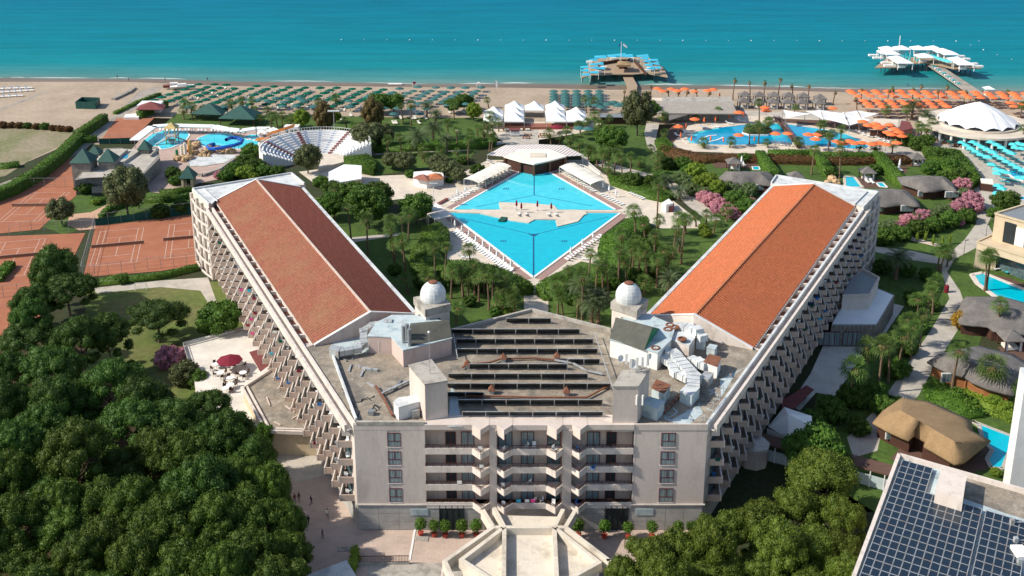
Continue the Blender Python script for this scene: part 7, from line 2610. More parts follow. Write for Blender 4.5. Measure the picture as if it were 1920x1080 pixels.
cluster('orange_parasol', PO, opens, 'open orange parasol beside the lagoon pool', 'open orange parasols round the lagoon pool', 1.8, 1.15)
cluster('closed_orange_parasol', POC, [(1286, 245), (1320, 234), (1341, 232), (1367, 227), (1394, 224), (1276, 263), (1296, 270), (1356, 271), (1414, 269), (1634, 250), (1652, 255), (1332, 269)], 'folded orange parasol beside the lagoon pool', 'folded orange parasols round the lagoon pool')
loungers([(1272, 256), (1288, 250), (1320, 241), (1342, 239), (1368, 233), (1390, 229), (1612, 250), (1620, 254), (1629, 257), (1640, 258), (1650, 262), (1660, 266), (1668, 270), (1640, 253), (1652, 258), (1676, 272)], .9, 'pale lounger beside the lagoon pool', 'loungers beside the lagoon pool', s=1.5)
loungers(line_pts((1450, 271), (1490, 274), 7), .2, 'dark lounger on the near side of the lagoon pool', 'dark loungers on the near side of the lagoon pool', 'cream', s=1.2)

# white sails
t = thing('sail_canopy', 'group of pointed white shade sails over the lagoon pool deck', 'shade sails', (*G(1560, 225), 0))
for q in ([(1468, 206, 4.6), (1473, 222, 3.6), (1520, 213, 4)], [(1510, 208, 4.8), (1538, 206, 5), (1544, 224, 3.6)], [(1538, 206, 5), (1545, 224, 3.6), (1580, 212, 4.2)], [(1545, 223, 3.6), (1582, 210, 5), (1592, 235, 3.6)],
    [(1583, 211, 5), (1593, 235, 3.6), (1632, 225, 4)], [(1584, 210, 5), (1607, 207, 5), (1614, 222, 3.8)], [(1608, 207, 5), (1616, 222, 3.8), (1648, 213, 4.2)]):
 P = [Vector(G3(u, v, z)) for u, v, z in q]
 c = (P[0] + P[1] + P[2]) / 3 - Vector((0, 0, .4))
 m = MB()
 for i in range(3):
  a, b_ = P[i], P[(i + 1) % 3]
  mid = (a + b_) / 2 + (c - (a + b_) / 2) * .12
  m.face([a, mid, c])
  m.face([mid, b_, c])
 m.build('sail', M['canvas'], t)
 MB().cyl(P[1].x, P[1].y, 0, P[1].z, .12, .1, 5).build('mast', M['metal'], t)
 MB().cyl(P[0].x, P[0].y, 0, P[0].z, .12, .1, 5).build('mast', M['metal'], t)
# beach cabanas
cab_roof = MB().pyramid([(-2.3, -2.3), (2.3, -2.3), (2.3, 2.3), (-2.3, 2.3)], 2.6, (0, 0, 4.2)).prism([(-2.3, -2.3), (2.3, -2.3), (2.3, 2.3), (-2.3, 2.3)], 2.45, 2.6, True).mesh('thatched_roof', M['thatch'])
cab_post = MB().cyl(0, 0, 0, 2.5, .16, .16, 6).mesh('post', M['darkwood'])
cab_bed = MB().box(-1.3, -1.2, .1, 1.3, 1.2, .7).mesh('daybed', M['cream'])
cab_cur = MB().box(-.25, -1.75, .1, .25, -1.6, 2.4).mesh('curtain', M['plastic'])

def cabana(u, v, label, group=None, s=1.0):
 x, y = G(u, v)
 t = thing('cabana', label, 'cabana', (x, y, 0), group)
 t.scale = (s, s, s)
 place('roof', cab_roof, (0, 0, 0), parent=t)
 for a in (-1.8, 1.8):
  for b_ in (-1.8, 1.8):
   place('post', cab_post, (a, b_, 0), parent=t)
 place('daybed', cab_bed, (0, 0, 0), parent=t)
 place('curtain', cab_cur, (-1.45, 0, 0), parent=t)
 place('curtain', cab_cur, (1.45, 0, 0), parent=t)

for r, (u0, v0, n) in enumerate(((1395, 190, 6), (1393, 202, 6))):
 for i in range(n):
  cabana(u0 + 27.5 * i + (0 if i < 5 else 4), v0 + .5 * i + (3 if i == 5 and r == 0 else 0), 'thatched beach cabana, %s from the left in the %s row' % (nth(i), ('back', 'front')[r]), 'thatched cabanas behind the beach')

# tiki bars between lagoon and restaurant
for px, h, mt, lab in (([(1630, 242), (1683, 245), (1684, 224), (1640, 222)], 3.2, 'pooldeck', 'pool bar with pale slatted roof right of the white sails'), ([(1684, 248), (1712, 240), (1706, 228), (1690, 226)], 3.0, 'bordeaux', 'small hut with a faded pink roof beside the slatted bar')):
 P = Q(px, h)
 t = thing('poolside_bar', lab, 'bar', (P[0][0], P[0][1], 0))
 cx, cy = sum(p[0] for p in P) / 4, sum(p[1] for p in P) / 4
 MB().prism([(cx + (p[0] - cx) * .93, cy + (p[1] - cy) * .93) for p in P], 0, h - .25).build('wall', M['darkwood'], t)
 MB().prism(P, h - .25, h, True).build('roof', M[mt], t)
t.children[-1].data.materials[0] = surf('faded_pink_roof', (.62, .27, .24), None, 1, .9)
# round restaurant with white cone roof
cx, cy = G(1838, 262)
cy += 4
t = thing('round_restaurant', 'round restaurant with scalloped white tent roof and ring terrace', 'restaurant', (cx, cy, 0))
NG = 14

def ring(r0, r1, z0, z1, n=56, a0=0, a1=2 * pi):
 m = MB()
 for i in range(n):
  t0, t1 = a0 + (a1 - a0) * i / n, a0 + (a1 - a0) * (i + 1) / n
  m.prism([(cx + r0 * cos(t0), cy + r0 * sin(t0)), (cx + r1 * cos(t0), cy + r1 * sin(t0)), (cx + r1 * cos(t1), cy + r1 * sin(t1)), (cx + r0 * cos(t1), cy + r0 * sin(t1))], z0, z1, True)
 return m

ring(13.5, 19.0, 4.1, 4.8).build('ring_roof', M['pooldeck'], t)
ring(12.6, 13.6, 4.8, 5.4).build('inner_kerb', M['pooldeck'], t)
ring(0, 14, 4.4, 4.6).build('inner_roof', M['roofwhite'], t)
for i in range(26):
 a = 2 * pi * i / 26
 MB().cyl(cx + 18.0 * cos(a), cy + 18.0 * sin(a), 0, 4.1, .45, .45, 8).build('column', M['white'], t)
ring(14.5, 15.0, 0, 4.1).build('glass_wall', M['glass'], t)
for i in range(24):
 a = pi + pi * i / 24
 MB().obox(cx + 16.6 * cos(a), cy + 16.6 * sin(a), 0, .9, .9, .75).build('table', M['orangewood'], t)
m = MB()
n = NG * 4
apx = (cx, cy, 12.5)
for i in range(n):
 def rim(k):
  a = 2 * pi * k / n
  sc = (k % 4) / 4
  dip = sin(pi * sc)
  r = 12.4 + .9 * (1 - dip)
  return (cx + r * cos(a), cy + r * sin(a), 5.6 + 0.9 * dip)

 def mid(k):
  a = 2 * pi * k / n
  sc = (k % 4) / 4
  return (cx + 7 * cos(a), cy + 7 * sin(a), 9.6 - .25 * sin(pi * sc))

 def hi(k):
  a = 2 * pi * k / n
  return (cx + 2.5 * cos(a), cy + 2.5 * sin(a), 11.6)
 m.face([rim(i), rim(i + 1), mid(i + 1), mid(i)])
 m.face([mid(i), mid(i + 1), hi(i + 1), hi(i)])
 m.face([hi(i), hi(i + 1), apx])
m.build('tent_roof', M['canvas'], t)
for i in range(NG):
 a = 2 * pi * i / NG
 MB().cyl(cx + 12.6 * cos(a), cy + 12.6 * sin(a), 4.8, 5.7, .1, .1, 5).build('mast', M['metal'], t)
for k, (u, v) in enumerate(((1838, 266), (1880, 269), (1907, 265), (1905, 272), (1878, 274))):
 tree('bush', u, v, 15, 'round clipped bush at the foot of the round restaurant, %s from the left' % nth([1838, 1880, 1907, 1905, 1878].index(u)), 'round bushes by the round restaurant', squash=.9)

# turquoise terrace
R5 = lambda a, b_: (1560 + a / 5.333, 200 + b_ / 5.333)
tq = {'left': [(1290, 415), (1335, 448), (1380, 478), (1430, 508), (1480, 540), (1550, 570)],
   'middle': [(1400, 415), (1450, 440), (1500, 472), (1550, 497), (1600, 522), (1640, 552), (1690, 583), (1740, 612), (1800, 642), (1850, 675), (1905, 702)],
   'right': [(1580, 415), (1640, 445), (1690, 475), (1740, 503), (1790, 530)], 'far right': [(1800, 435), (1855, 430), (1905, 442), (1825, 475), (1885, 482)],
   'back': [(1300, 360), (1420, 358), (1490, 360)], 'near': [(1590, 645), (1640, 690), (1700, 712), (1640, 728), (1745, 722), (1655, 858), (1690, 885), (1645, 935), (1860, 778), (1910, 782)]}
for k, pts in tq.items():
 cluster('turquoise_parasol', PT, [R5(*p) for p in pts], 'turquoise parasol in the %s line of the grey terrace' % k, 'turquoise parasols on the grey terrace', 2.0, 1.05)
lp = []
for k in ('left', 'middle', 'right', 'near'):
 for p in tq[k]:
  u, v = R5(*p)
  lp += [(u + 12, v + 5), (u + 18, v + 6)]
loungers(lp, 1.3, 'pale turquoise lounger on the grey terrace', 'loungers on the turquoise terrace', 'turq', s=1.1)
x, y = G(1853, 340)
pool('round deep blue pool at the right edge', ell(1934, 330, 6.5, 7.5), 'pooldeep', 'white', .6)
pool('long blue pool at the right edge behind the modern villa', Q([(1905, 368), (1960, 372), (1960, 378), (1905, 375)]), 'pooldeep', 'white', .4)
t = thing('towel_kiosk', 'small kiosk with flat white roof on the turquoise terrace', 'kiosk', (*G(1850, 348), 0))
P = Q([(1840, 343), (1863, 346), (1861, 336), (1838, 335)], 2.4)
MB().prism(P, 0, 2.3).build('wall', M['darkwood'], t)
MB().prism([(p[0] * 1.0, p[1]) for p in P], 2.3, 2.5, True).build('roof', M['cream'], t)
for u, v in ((1851, 351), (1858, 351)):
 loungers([(u + 14, v)], 1.4, '%s teal lounger beside the towel kiosk' % ('left' if u < 1855 else 'right'), None, 'turq', s=1.2)
x, y = G(1780, 276)
t = thing('dark_sculpture', 'dark bird-like sculpture on the path before the round restaurant', 'sculpture', (x, y, 0))
MB().cyl(x, y, 0, 1.4, .3, .25, 6).build('stand', M['steel'], t)
MB().lathe(x, y, [(.3, 1.3), (1.1, 1.8), (1.0, 2.2), (.3, 2.3)], 8).build('body', M['greennet'], t)

# thatched villas: hipped, gently rounded roofs over dark timber
def villa(label, outline, h_eave, ridge, h_ridge, mat='thatch', win=(), inset=.88, wall='darkwood', decks=()):
 """outline in photo pixels at eave height; ridge: two or more pixels at ridge height"""
 E = Q(outline, h_eave)
 Rg = [G(u, v, h_ridge) for u, v in ridge]
 cx, cy = sum(p[0] for p in E) / len(E), sum(p[1] for p in E) / len(E)
 t = thing('thatched_villa', label, 'villa', (cx, cy, 0))
 # dense rim so the hips curve
 rim = []
 for a, b_ in zip(E, E[1:] + E[:1]):
  L = hypot(b_[0] - a[0], b_[1] - a[1])
  n = max(1, int(L / 1.3))
  rim += [(a[0] + (b_[0] - a[0]) * i / n, a[1] + (b_[1] - a[1]) * i / n) for i in range(n)]

 def near(p):
  best, bd = None, 1e9
  for a, b_ in zip(Rg[:-1], Rg[1:]):
   dx, dy = b_[0] - a[0], b_[1] - a[1]
   k = max(0, min(1, ((p[0] - a[0]) * dx + (p[1] - a[1]) * dy) / (dx * dx + dy * dy + 1e-9)))
   q = (a[0] + dx * k, a[1] + dy * k)
   d = hypot(p[0] - q[0], p[1] - q[1])
   if d < bd:
    best, bd = q, d
  return best
 m = MB()
 K = 5
 n = len(rim)
 for k in range(K + 1):
  f = k / K
  for i, p in enumerate(rim):
   q = near(p)
   wob = .10 * sin(i * 1.7 + k * 2.3) * (1 if 0 < k < K else 0)
   m.v.append((p[0] + (q[0] - p[0]) * f, p[1] + (q[1] - p[1]) * f, h_eave + (h_ridge - h_eave) * (f ** .85) + wob + (0 if k else 0)))
 for k in range(K):
  for i in range(n):
   j = (i + 1) % n
   m.f.append((k * n + i, k * n + j, (k + 1) * n + j, (k + 1) * n + i))
   m.m.append(0)
 b0 = len(m.v)
 m.v += [(p[0], p[1], h_eave - .35) for p in rim]
 for i in range(n):
  j = (i + 1) % n
  m.f.append((b0 + i, b0 + j, j, i))
  m.m.append(0)
 m.f.append(tuple(b0 + i for i in range(n))[::-1])
 m.m.append(0)
 m.build('thatched_roof', M[mat], t, smooth=True)
 MB().prism([(cx + (p[0] - cx) * inset, cy + (p[1] - cy) * inset + .4) for p in E], 0, h_eave - .3).build('wall', M[wall], t)
 for u, v, w, h in win:
  x, y = G(u, v, 1.0)
  f = MB().obox(x, y, 1.0, w + .3, .25, h + .3).build('window', M['white'], t)
  k = max(1, round(w / 1.0))
  for i in range(k):
   MB().obox(x - w / 2 + w / k * (i + .5), y - .1, 1.15, w / k - .14, .14, h).build('pane', M['curtain'], f)
 return t

villa('grey thatched villa peeping out behind the right wing, leftmost of its row', [(1346, 335), (1372, 349), (1400, 348), (1412, 344), (1448, 349), (1458, 335), (1440, 322), (1360, 322)], 2.8, [(1372, 323), (1425, 324)], 5.4, win=((1424, 356, 2.4, 1.4),))
villa('grey thatched villa directly right of the far right wing end', [(1640, 386), (1660, 388), (1690, 384), (1726, 388), (1722, 376), (1700, 357), (1660, 354), (1600, 356), (1596, 372)], 2.8, [(1640, 358), (1690, 358)], 5.4, win=((1700, 396, 3.2, 1.5), (1655, 396, 1.2, 1.5)))
villa('grey thatched villa between the hedge and the oleanders, rightmost of its row', [(1716, 353), (1732, 360), (1752, 359), (1770, 355), (1796, 361), (1790, 346), (1772, 332), (1720, 329), (1682, 332), (1690, 345)], 2.8, [(1712, 332), (1765, 333)], 5.4, win=((1784, 370, 3.6, 1.5), (1728, 368, 2.0, 1.4)))
villa('large grey thatched villa below the angular pool at the right edge', [(1793, 578), (1798, 606), (1822, 610), (1852, 612), (1862, 620), (1925, 628), (1960, 600), (1940, 572), (1880, 556), (1810, 556)], 2.9, [(1832, 566), (1930, 586)], 5.6, win=((1820, 617, 1.3, 1.3),))
villa('large grey thatched villa behind two tall fan palms', [(1738, 678), (1775, 698), (1808, 706), (1822, 716), (1850, 728), (1900, 742), (1912, 728), (1960, 700), (1900, 664), (1835, 648), (1800, 654), (1760, 664)], 2.9, [(1790, 668), (1880, 700)], 5.8, win=((1773, 716, 1.7, 1.6),), wall='orangewood')
villa('golden thatched pavilion villa above the solar roof', [(1636, 792), (1660, 806), (1703, 826), (1714, 816), (1738, 829), (1732, 836), (1790, 870), (1808, 866), (1858, 826), (1824, 808), (1822, 788), (1770, 764), (1740, 752), (1690, 746), (1655, 770)], 3.0, [(1690, 770), (1790, 828)], 6.0, 'thatch_new', win=((1668, 823, 1.3, 1.3),))
for u, v, lab in ((1375, 318, 'thatched garden gazebo above the leftmost villa'), (1491, 345, 'thatched garden gazebo beside the first tall garden palm'), (1625, 336, 'thatched gazebo beside the white pool of the third garden'), (1717, 309, 'thatched gazebo beside the small curved pool'), (1893, 652, 'thatched gazebo with white curtains near the right edge')):
 cabana(u, v, lab, None, 1.0)
pool('turquoise zigzag pool in the third villa garden', Q([(1583, 331), (1602, 332), (1612, 346), (1618, 352), (1584, 352)]), 'pool', 'pooldeck', .8)
pool('small curved pale pool in the fourth villa garden', Q([(1733, 313), (1760, 313), (1768, 322), (1758, 330), (1748, 328), (1740, 318)]), 'poolpale', 'white', .5)
pool('small plunge pool beside the leftmost thatched villa', Q([(1410, 313), (1423, 313), (1425, 319), (1412, 319)]), 'pool', 'white', .3)
pool('narrow pool with white rim beside the zigzag pool', Q([(1643, 344), (1655, 343), (1664, 352), (1650, 351)]), 'pool', 'white', .4)
pool('angular turquoise pool in front of the modern stone villa', Q([(1822, 516), (1843, 512), (1960, 560), (1960, 590), (1905, 568), (1870, 560), (1832, 532)]), 'pool', 'render_light', 1.2)
pool('curved turquoise pool hugging the golden thatched villa', Q([(1822, 790), (1900, 820), (1896, 840), (1880, 880), (1858, 878), (1850, 862), (1860, 845), (1842, 825), (1836, 800)]), 'pool', 'path', .7)
pool('corner of a pale blue pool at the right edge below the gazebo', Q([(1904, 680), (1940, 690), (1940, 698), (1902, 684)]), 'pool', 'white', .4)
for px in ([(1600, 332), (1648, 336), (1670, 352), (1612, 352)], [(1666, 310), (1700, 312), (1702, 324), (1672, 324)], [(1690, 302), (1735, 304), (1738, 312), (1700, 312)], [(1335, 302), (1420, 306), (1424, 316), (1340, 314)], [(1870, 650), (1960, 660), (1960, 684), (1885, 672)], [(1690, 836), (1860, 832), (1850, 880), (1770, 895), (1670, 860)], [(1843, 512), (1890, 520), (1960, 548), (1960, 560)]):
 sheet('wood_deck', px, .06, M['wood'])
loungers([(1676, 319), (1687, 320), (1626, 342), (1635, 343), (1384, 310), (1394, 310)], .2, 'white lounger on a villa deck', 'white loungers on the villa decks', s=1.3)
for i, (u, v) in enumerate(((1686, 311), (1390, 305))):
 spawn('closed_parasol', WHITEC, (*G(u, v + 6), 0), 0, 1.4, 'tall folded white parasol on the %s villa deck' % ('fourth', 'first')[i], 'parasol')
for u, v, s_ in ((1776, 322, 1.6), (1770, 325, 1.2), (1560, 341, 2.0), (1568, 345, 1.6), (1552, 346, 1.4)):
 place('rock', ROCK[0], (*G(u, v), 0), u, s_, 'tan boulder by the %s pool, %s from left' % (('small curved', 'first' if u < 1773 else 'second') if u > 1700 else ('zigzag', {1560: 'second', 1568: 'third', 1552: 'first'}[u])), 'rock', 'tan boulders by the villa pools')

# modern stone villa
t = thing('modern_villa', 'two-storey modern villa of pale sandstone at the right edge', 'villa', (*G(1880, 500), 0))
LZ, UZ = 6.8, 13.4
lo = [G(1832, 454, LZ), G(1990, 504, LZ), G(2030, 460, LZ), G(1890, 428, LZ)]
up = [G(1866, 402, UZ), G(1990, 437, UZ), G(1995, 392, UZ), G(1925, 384, UZ)]
MB().prism(lo, 5.0, LZ).build('lower_band', M['stone'], t)
MB().prism([lo[0], (lo[0][0] + 4.6, lo[0][1] - 1.45), (lo[0][0] + 6, lo[0][1] + 8), lo[3]], 0, 5.0).build('lower_wall', M['stone'], t)
ax, ay = lo[0][0] + 4.6, lo[0][1] - 1.45
MB().prism([(ax, ay + 2.4), (lo[1][0], lo[1][1] + 2.4), lo[2], lo[3]], 0, 5.0).build('recessed_wall', M['glass'], t)
for k in (9.0, 14.5):
 MB().prism([(lo[0][0] + k, lo[0][1] - k * .31), (lo[0][0] + k + .8, lo[0][1] - (k + .8) * .31), (lo[0][0] + k + .8, lo[0][1] - (k + .8) * .31 + 1), (lo[0][0] + k, lo[0][1] - k * .31 + 1)], 0, 5.0).build('pillar', M['stone'], t)
MB().prism(up, LZ, UZ).build('upper_wall', M['stone'], t)
MB().prism([(p[0] + (sum(q[0] for q in up) / 4 - p[0]) * .08, p[1] + (sum(q[1] for q in up) / 4 - p[1]) * .08) for p in up], UZ, UZ + .03).build('roof', M['steel'], t)
MB().rail(up, .5, .4, UZ + .4, UZ, True).build('parapet', M['stone'], t)
MB().rail(lo, .4, .3, LZ + .3, LZ, True).build('terrace_parapet', M['stone'], t)
d = Vector((up[1][0] - up[0][0], up[1][1] - up[0][1])).normalized()
an = atan2(d.y, d.x)
for k, w, z0, h, mt in ((4.0, 2.8, LZ + .4, 5.2, 'dark'), (6.6, 2.2, LZ + .4, 4.6, 'white'), (8.4, 1.1, LZ + .6, 2.2, 'curtain'), (8.5, 1.2, LZ + 3.8, 1.3, 'curtain'), (11.5, 2, LZ + .4, 5, 'glass')):
 MB().obox(up[0][0] + d.x * k, up[0][1] + d.y * k - .05, z0, w, .3, h, an).build('window', M[mt], t)
for k in (6, 11.5):
 MB().obox(ax + k * .5 + 1, ay + 2.3 - k * .18, .1, 3.0, .2, 3.9, -.3).build('window', M['glass'], t)
for i in range(2):
 x, y = G(1866 + i * 22, 507 + i * 6)
 place('sun_lounger', LNG['turq' if i else 'white'], (x, y, .06), 1.9, 1.2, '%s lounger under the modern villa' % ('teal' if i else 'white'), 'sun lounger')
# white building edge
t = thing('white_building', 'plain white building wall cut off by the right edge', 'building', (*G(1930, 860), 0))
P = Q([(1916, 700), (1990, 700), (2010, 640), (1940, 640)], 15)
x0, y0 = G(1886, 955)
P = [(x0, y0), (x0 + 30, y0 - 2), (x0 + 30, y0 + 3), (x0 + 1, y0 + 4)]
zw = HZ(716, y0)
MB().prism(P, 0, zw).build('wall', M['white'], t)
MB().prism(P, zw, zw + .3, True).build('roof', M['roofwhite'], t)

# ---- solar roof
sz = 15.0
t = thing('solar_building', 'flat-roofed building covered with dark blue solar panels at the lower right corner', 'building', (*G(1750, 1000, sz), 0))
RB = Q([(1688, 852), (1960, 930), (1960, 1200), (1560, 1200), (1596, 1085)], sz)
MB().prism(RB, 0, sz - .1).build('wall', M['render_light'], t)
MB().prism(RB, sz - .1, sz).build('roof', M['bluepaint'], t)
a, b_, c_ = G3(1686, 850, sz + .7), G3(1975, 932, sz + .7), G3(1560, 1190, sz + .7)
MB().beam(a, b_, .4, .8).build('parapet', M['render_light'], t)
MB().beam(a, c_, .5, .8).build('parapet', M['render_light'], t)
MB().beam((a[0] + .9, a[1] - 1, sz + .3), (c_[0] + 1, c_[1], sz + .3), .5, .3).build('gutter', M['bluepaint'], t)
# array grid: one axis along the upper edge, the other down the roof
org = Vector((*G(1692.5, 862, sz + .5), 0))
ex = (Vector((*G(1746, 877.2, sz + .5), 0)) - org).normalized()
ey = (Vector((*G(1614, 1074, sz + .5), 0)) - org).normalized()
pw, ph_ = 1.05, 1.64
pm_me = MB().extrude([(.05, -.05, 0), (pw - .05, -.05, 0), (pw - .05, -ph_ + .05, 0), (.05, -ph_ + .05, 0)], .06).mesh('solar_panel', M['solar'])
fr = MB()
for a_ in ((-.03, -ph_ - .03, .06, .03), (-.03, -ph_ - .03, pw + .03, -ph_ + .06), (pw - .06, -ph_ - .03, pw + .03, .03), (-.03, -.06, pw + .03, .03)):
 fr.box(a_[0], a_[1], -.09, a_[2], a_[3], .03)
fr = fr.mesh('panel_frame', M['metal'])
ang = atan2(ex.y, ex.x)
loc0 = t.location
print('solar angle', math.degrees(ex.angle(ey)))
for r in range(19):
 for c in range(16):
  if r < 4 and c > 3:
   continue
  cc = c + (.5 if c > 10 else 0)
  p = org + ex * (cc * pw) + ey * (r * ph_)
  if p.y < 92 or c > 15:
   continue
  o = place('solar_panel', pm_me, (p.x - loc0[0], p.y - loc0[1], sz + .5 - loc0[2]), ang, 1, parent=t)
  place('panel_frame', fr, (0, 0, 0), parent=o)
MB().prism(Q([(1766, 873), (1813, 888), (1806, 934), (1754, 918)], sz + 2.6), sz, sz + 2.6, True).build('stair_head', M['render_light'], t)
MB().prism(Q([(1813, 896), (1960, 938), (1960, 985), (1885, 962), (1806, 934)], sz + .02), sz, sz + .02).build('stained_roof', M['deckroof'], t)
for u, v in ((1898, 976), (1905, 1010), (1912, 1050)):
 x, y = G(u, v, sz + 1)
 f = MB()
 f.obox(x, y, sz, .5, .5, 1.2).obox(x + 1.4, y, sz + .7, 2.4, .12, .12)
 f.build('pipe_bracket', M['metal'], t)
MB().obox(*G(1912, 1045, sz), sz, 1.6, 2.4, 1.0).build('air_unit', M['white'], t)

# ---- annexes at the right wing
t = thing('side_annex', 'stepped annex with pale roof terraces against the right wing', 'annex', (*G(1610, 590), 0))
MB().prism(Q([(1559, 611), (1645, 611), (1678, 553), (1649, 541), (1590, 535)], 4.8), 0, 4.8).build('lower_wall', M['greystone'], t)
MB().prism(Q([(1560, 608), (1643, 608), (1675, 554), (1649, 543), (1600, 538)], 4.8), 4.8, 4.83).build('lower_roof', M['canvas'], t)
MB().prism(Q([(1580, 554), (1631, 553), (1648, 521), (1616, 504), (1596, 520)], 8.2), 4.83, 8.0).build('upper_wall', M['render_light'], t)
P = Q([(1580, 552), (1629, 551), (1645, 522), (1616, 507), (1596, 520)], 8.2)
MB().prism(P, 8.0, 8.1).build('upper_roof', M['steel'], t)
MB().rail(Q([(1580, 554), (1631, 553), (1648, 521), (1616, 504)], 8.3), .4, .5, 8.5, 8.0).build('upper_parapet', M['render'], t)
for u0, u1 in ((1556, 1597), (1603, 1639)):
 a, b_ = G3(u0, 640, 0), G3(u1, 640, 0)
 y_ = G(1559, 611, 4.8)[1] - .1
 x0, x1 = (u0 - 960) / 9.35, (u1 - 960) / 9.35
 f = MB().box(x0, y_ - .05, .4, x1, y_ + .1, 3.5).build('window', M['redframe'], t)
 for i in range(4):
  MB().box(x0 + (x1 - x0) * i / 4 + .08, y_ - .1, .5, x0 + (x1 - x0) * (i + 1) / 4 - .08, y_, 3.4).build('pane', M['curtain'], f)
m = MB()
a, b_ = G3(1560, 609, 5.8), G3(1643, 609, 5.8)
m.beam(a, b_, .06, .06)
for i in range(11):
 m.cyl(a[0] + (b_[0] - a[0]) * i / 10, a[1], 4.8, 5.8, .04, .04, 4)
m.build('railing', M['metal'], t)
t = thing('white_pavilion', 'white tent-like pavilion with dark slots beside the right wing', 'pavilion', (*G(1490, 820), 0))
ap = G3(1478, 776, 6.5)
q = [G3(1440, 800, 3.2), G3(1478, 822, 2.4), G3(1523, 800, 3.6), G3(1522, 780, 4.2), G3(1470, 763, 4.5)]
m = MB()
for a, b_ in zip(q, q[1:] + q[:1]):
 m.face([a, b_, ap])
m.build('roof', M['canvas'], t)
for a, b_ in ((q[1], q[2]), (q[0], q[1])):
 MB().beam((a[0], a[1] + .4, 2.6), (b_[0], b_[1] + .4, 2.6), .2, 2.6).build('wall', M['white'], t)
x, y = G(1508, 822)
MB().obox(x, y, 0, .9, .3, 2.4).build('door', M['dark'], t)
sheet('burgundy_awning', [(1463, 750), (1478, 744), (1512, 722), (1526, 730), (1490, 765), (1468, 768)], 2.6, M['bordeaux'], kind='thing', h=.15)
tag(bpy.data.objects['burgundy_awning'], 'dark burgundy awning roof at the foot of the right wing', 'awning')
t = thing('covered_walkway', 'long covered walkway with brown roof and glass sides between right wing and villas', 'walkway', (*G(1500, 850), 0))
P = [G3(u, v, 3.2) for u, v in ((1408, 816), (1470, 832), (1530, 846), (1600, 862), (1680, 884))]
for a, b_ in zip(P[:-1], P[1:]):
 MB().beam(a, b_, 3.2, .25).build('roof', M['wood'], t)
 g = MB()
 g.beam((a[0], a[1] - 1.7, 2.2), (b_[0], b_[1] - 1.7, 2.2), .08, 2.1)
 g.build('glass_side', M['bluepaint'], t)
 for k in range(3):
  f = k / 3
  MB().cyl(a[0] + (b_[0] - a[0]) * f, a[1] + (b_[1] - a[1]) * f - 1.75, 0, 3, .1, .1, 5).build('post', M['white'], t)
for u, v in ((1430, 875), (1456, 880)):
 MB()
t = thing('round_bay', 'round grey concrete bay at the foot of the right wing', 'bay', (*G(1412, 868), 0))
x, y = G(1416, 880)
MB().cyl(x, y + 2, 0, 3.2, 2.5, 2.5, 8).build('bay_wall', M['render'], t)
MB().cyl(x, y + 2, 3.2, 3.8, 2.7, 2.7, 8).build('bay_parapet', M['render_light'], t)
x, y = G(1774, 548)
t = thing('litter_bin', 'red cylindrical bin beside the winding path', 'bin', (x, y, 0))
MB().cyl(x, y, 0, 1.5, .55, .55, 10).build('body', M['burgundy'], t)
MB().lathe(x, y, [(.58, 1.5), (.4, 1.8), (.05, 1.9)], 10).build('lid', M['burgundy'], t)
LP = [('pole', MB().cyl(0, 0, 0, 4, .07, .05, 5).mesh('pole', M['dark'])), ('lamp_head', MB().box(-.1, -.1, 3.9, .9, .1, 4.05).mesh('lamp_head', M['dark']))]
for i, (u, v, lab) in enumerate(((1807, 478, 'where the winding path meets the side path'), (1848, 447, 'beside the modern villa corner'), (1588, 296, 'beside the villa hedge'))):
 spawn('path_lamp', LP, (*G(u, v), 0), .3, 1, 'thin dark path lamp ' + lab, 'lamp post')
# ================================================================ trees and palms
def trees(kind, lst, where, group, squash=1.0):
 o = sorted(lst)
 if kind == 'pine':
  squash *= 1.0
  o = [(a, b, c * (random.uniform(.98, 1.12) if a > 1100 or b < 740 else random.uniform(1.1, 1.3))) for a, b, c in o]
 for i, p in enumerate(o):
  tree(kind, p[0], p[1], p[2], '%s %s, %s from the left' % ({'pine': 'umbrella pine', 'leaf': 'green broadleaf tree', 'lime': 'lime green tree', 'olive': 'grey-green tree', 'brown': 'brownish leafy tree', 'bush': 'green shrub', 'olivebush': 'grey-green shrub', 'pink': 'pink flowering shrub', 'whitefl': 'pale flowering shrub', 'redbush': 'reddish shrub', 'limebush': 'bright lime shrub'}[kind], where, nth(i)), group, squash=squash * (random.uniform(.85, 1.4) if kind == 'pine' and group else 1))

trees('pine', [(99, 497, 88), (126, 541, 100), (63, 558, 80), (60, 600, 70)], 'below the lower left clay court', 'pines below the clay courts', 1.05)
trees('pine', [(57, 626, 112), (91, 689, 125), (150, 634, 95), (201, 628, 88), (12, 700, 80)], 'on the left edge of the worn lawn', 'pines left of the worn lawn', 1.1)
trees('pine', [(293, 590, 112)][:1], 'standing alone on the worn lawn', None, .8)
trees('pine', [(214, 722, 125), (104, 752, 105), (12, 757, 85), (265, 752, 95), (387, 770, 92), (165, 795, 85), (255, 795, 120), (322, 790, 100), (27, 840, 90), (90, 800, 90)], 'in the upper part of the left pine wood', 'upper pines of the left wood', 1.1)
trees('pine', [(423, 822, 92), (350, 864, 108), (474, 856, 80), (142, 858, 112), (225, 880, 100), (300, 850, 90), (18, 905, 90), (60, 880, 90), (400, 880, 95), (503, 918, 82), (440, 905, 90), (95, 925, 95)], 'in the middle of the left pine wood', 'middle pines of the left wood', 1.1)
trees('pine', [(379, 925, 118), (112, 950, 92), (193, 943, 100), (462, 965, 105), (33, 975, 95), (311, 985, 112), (118, 1000, 108), (250, 960, 95), (400, 990, 100), (535, 985, 72), (207, 1012, 102), (-20, 940, 90)], 'in the lower part of the left pine wood', 'lower pines of the left wood', 1.1)
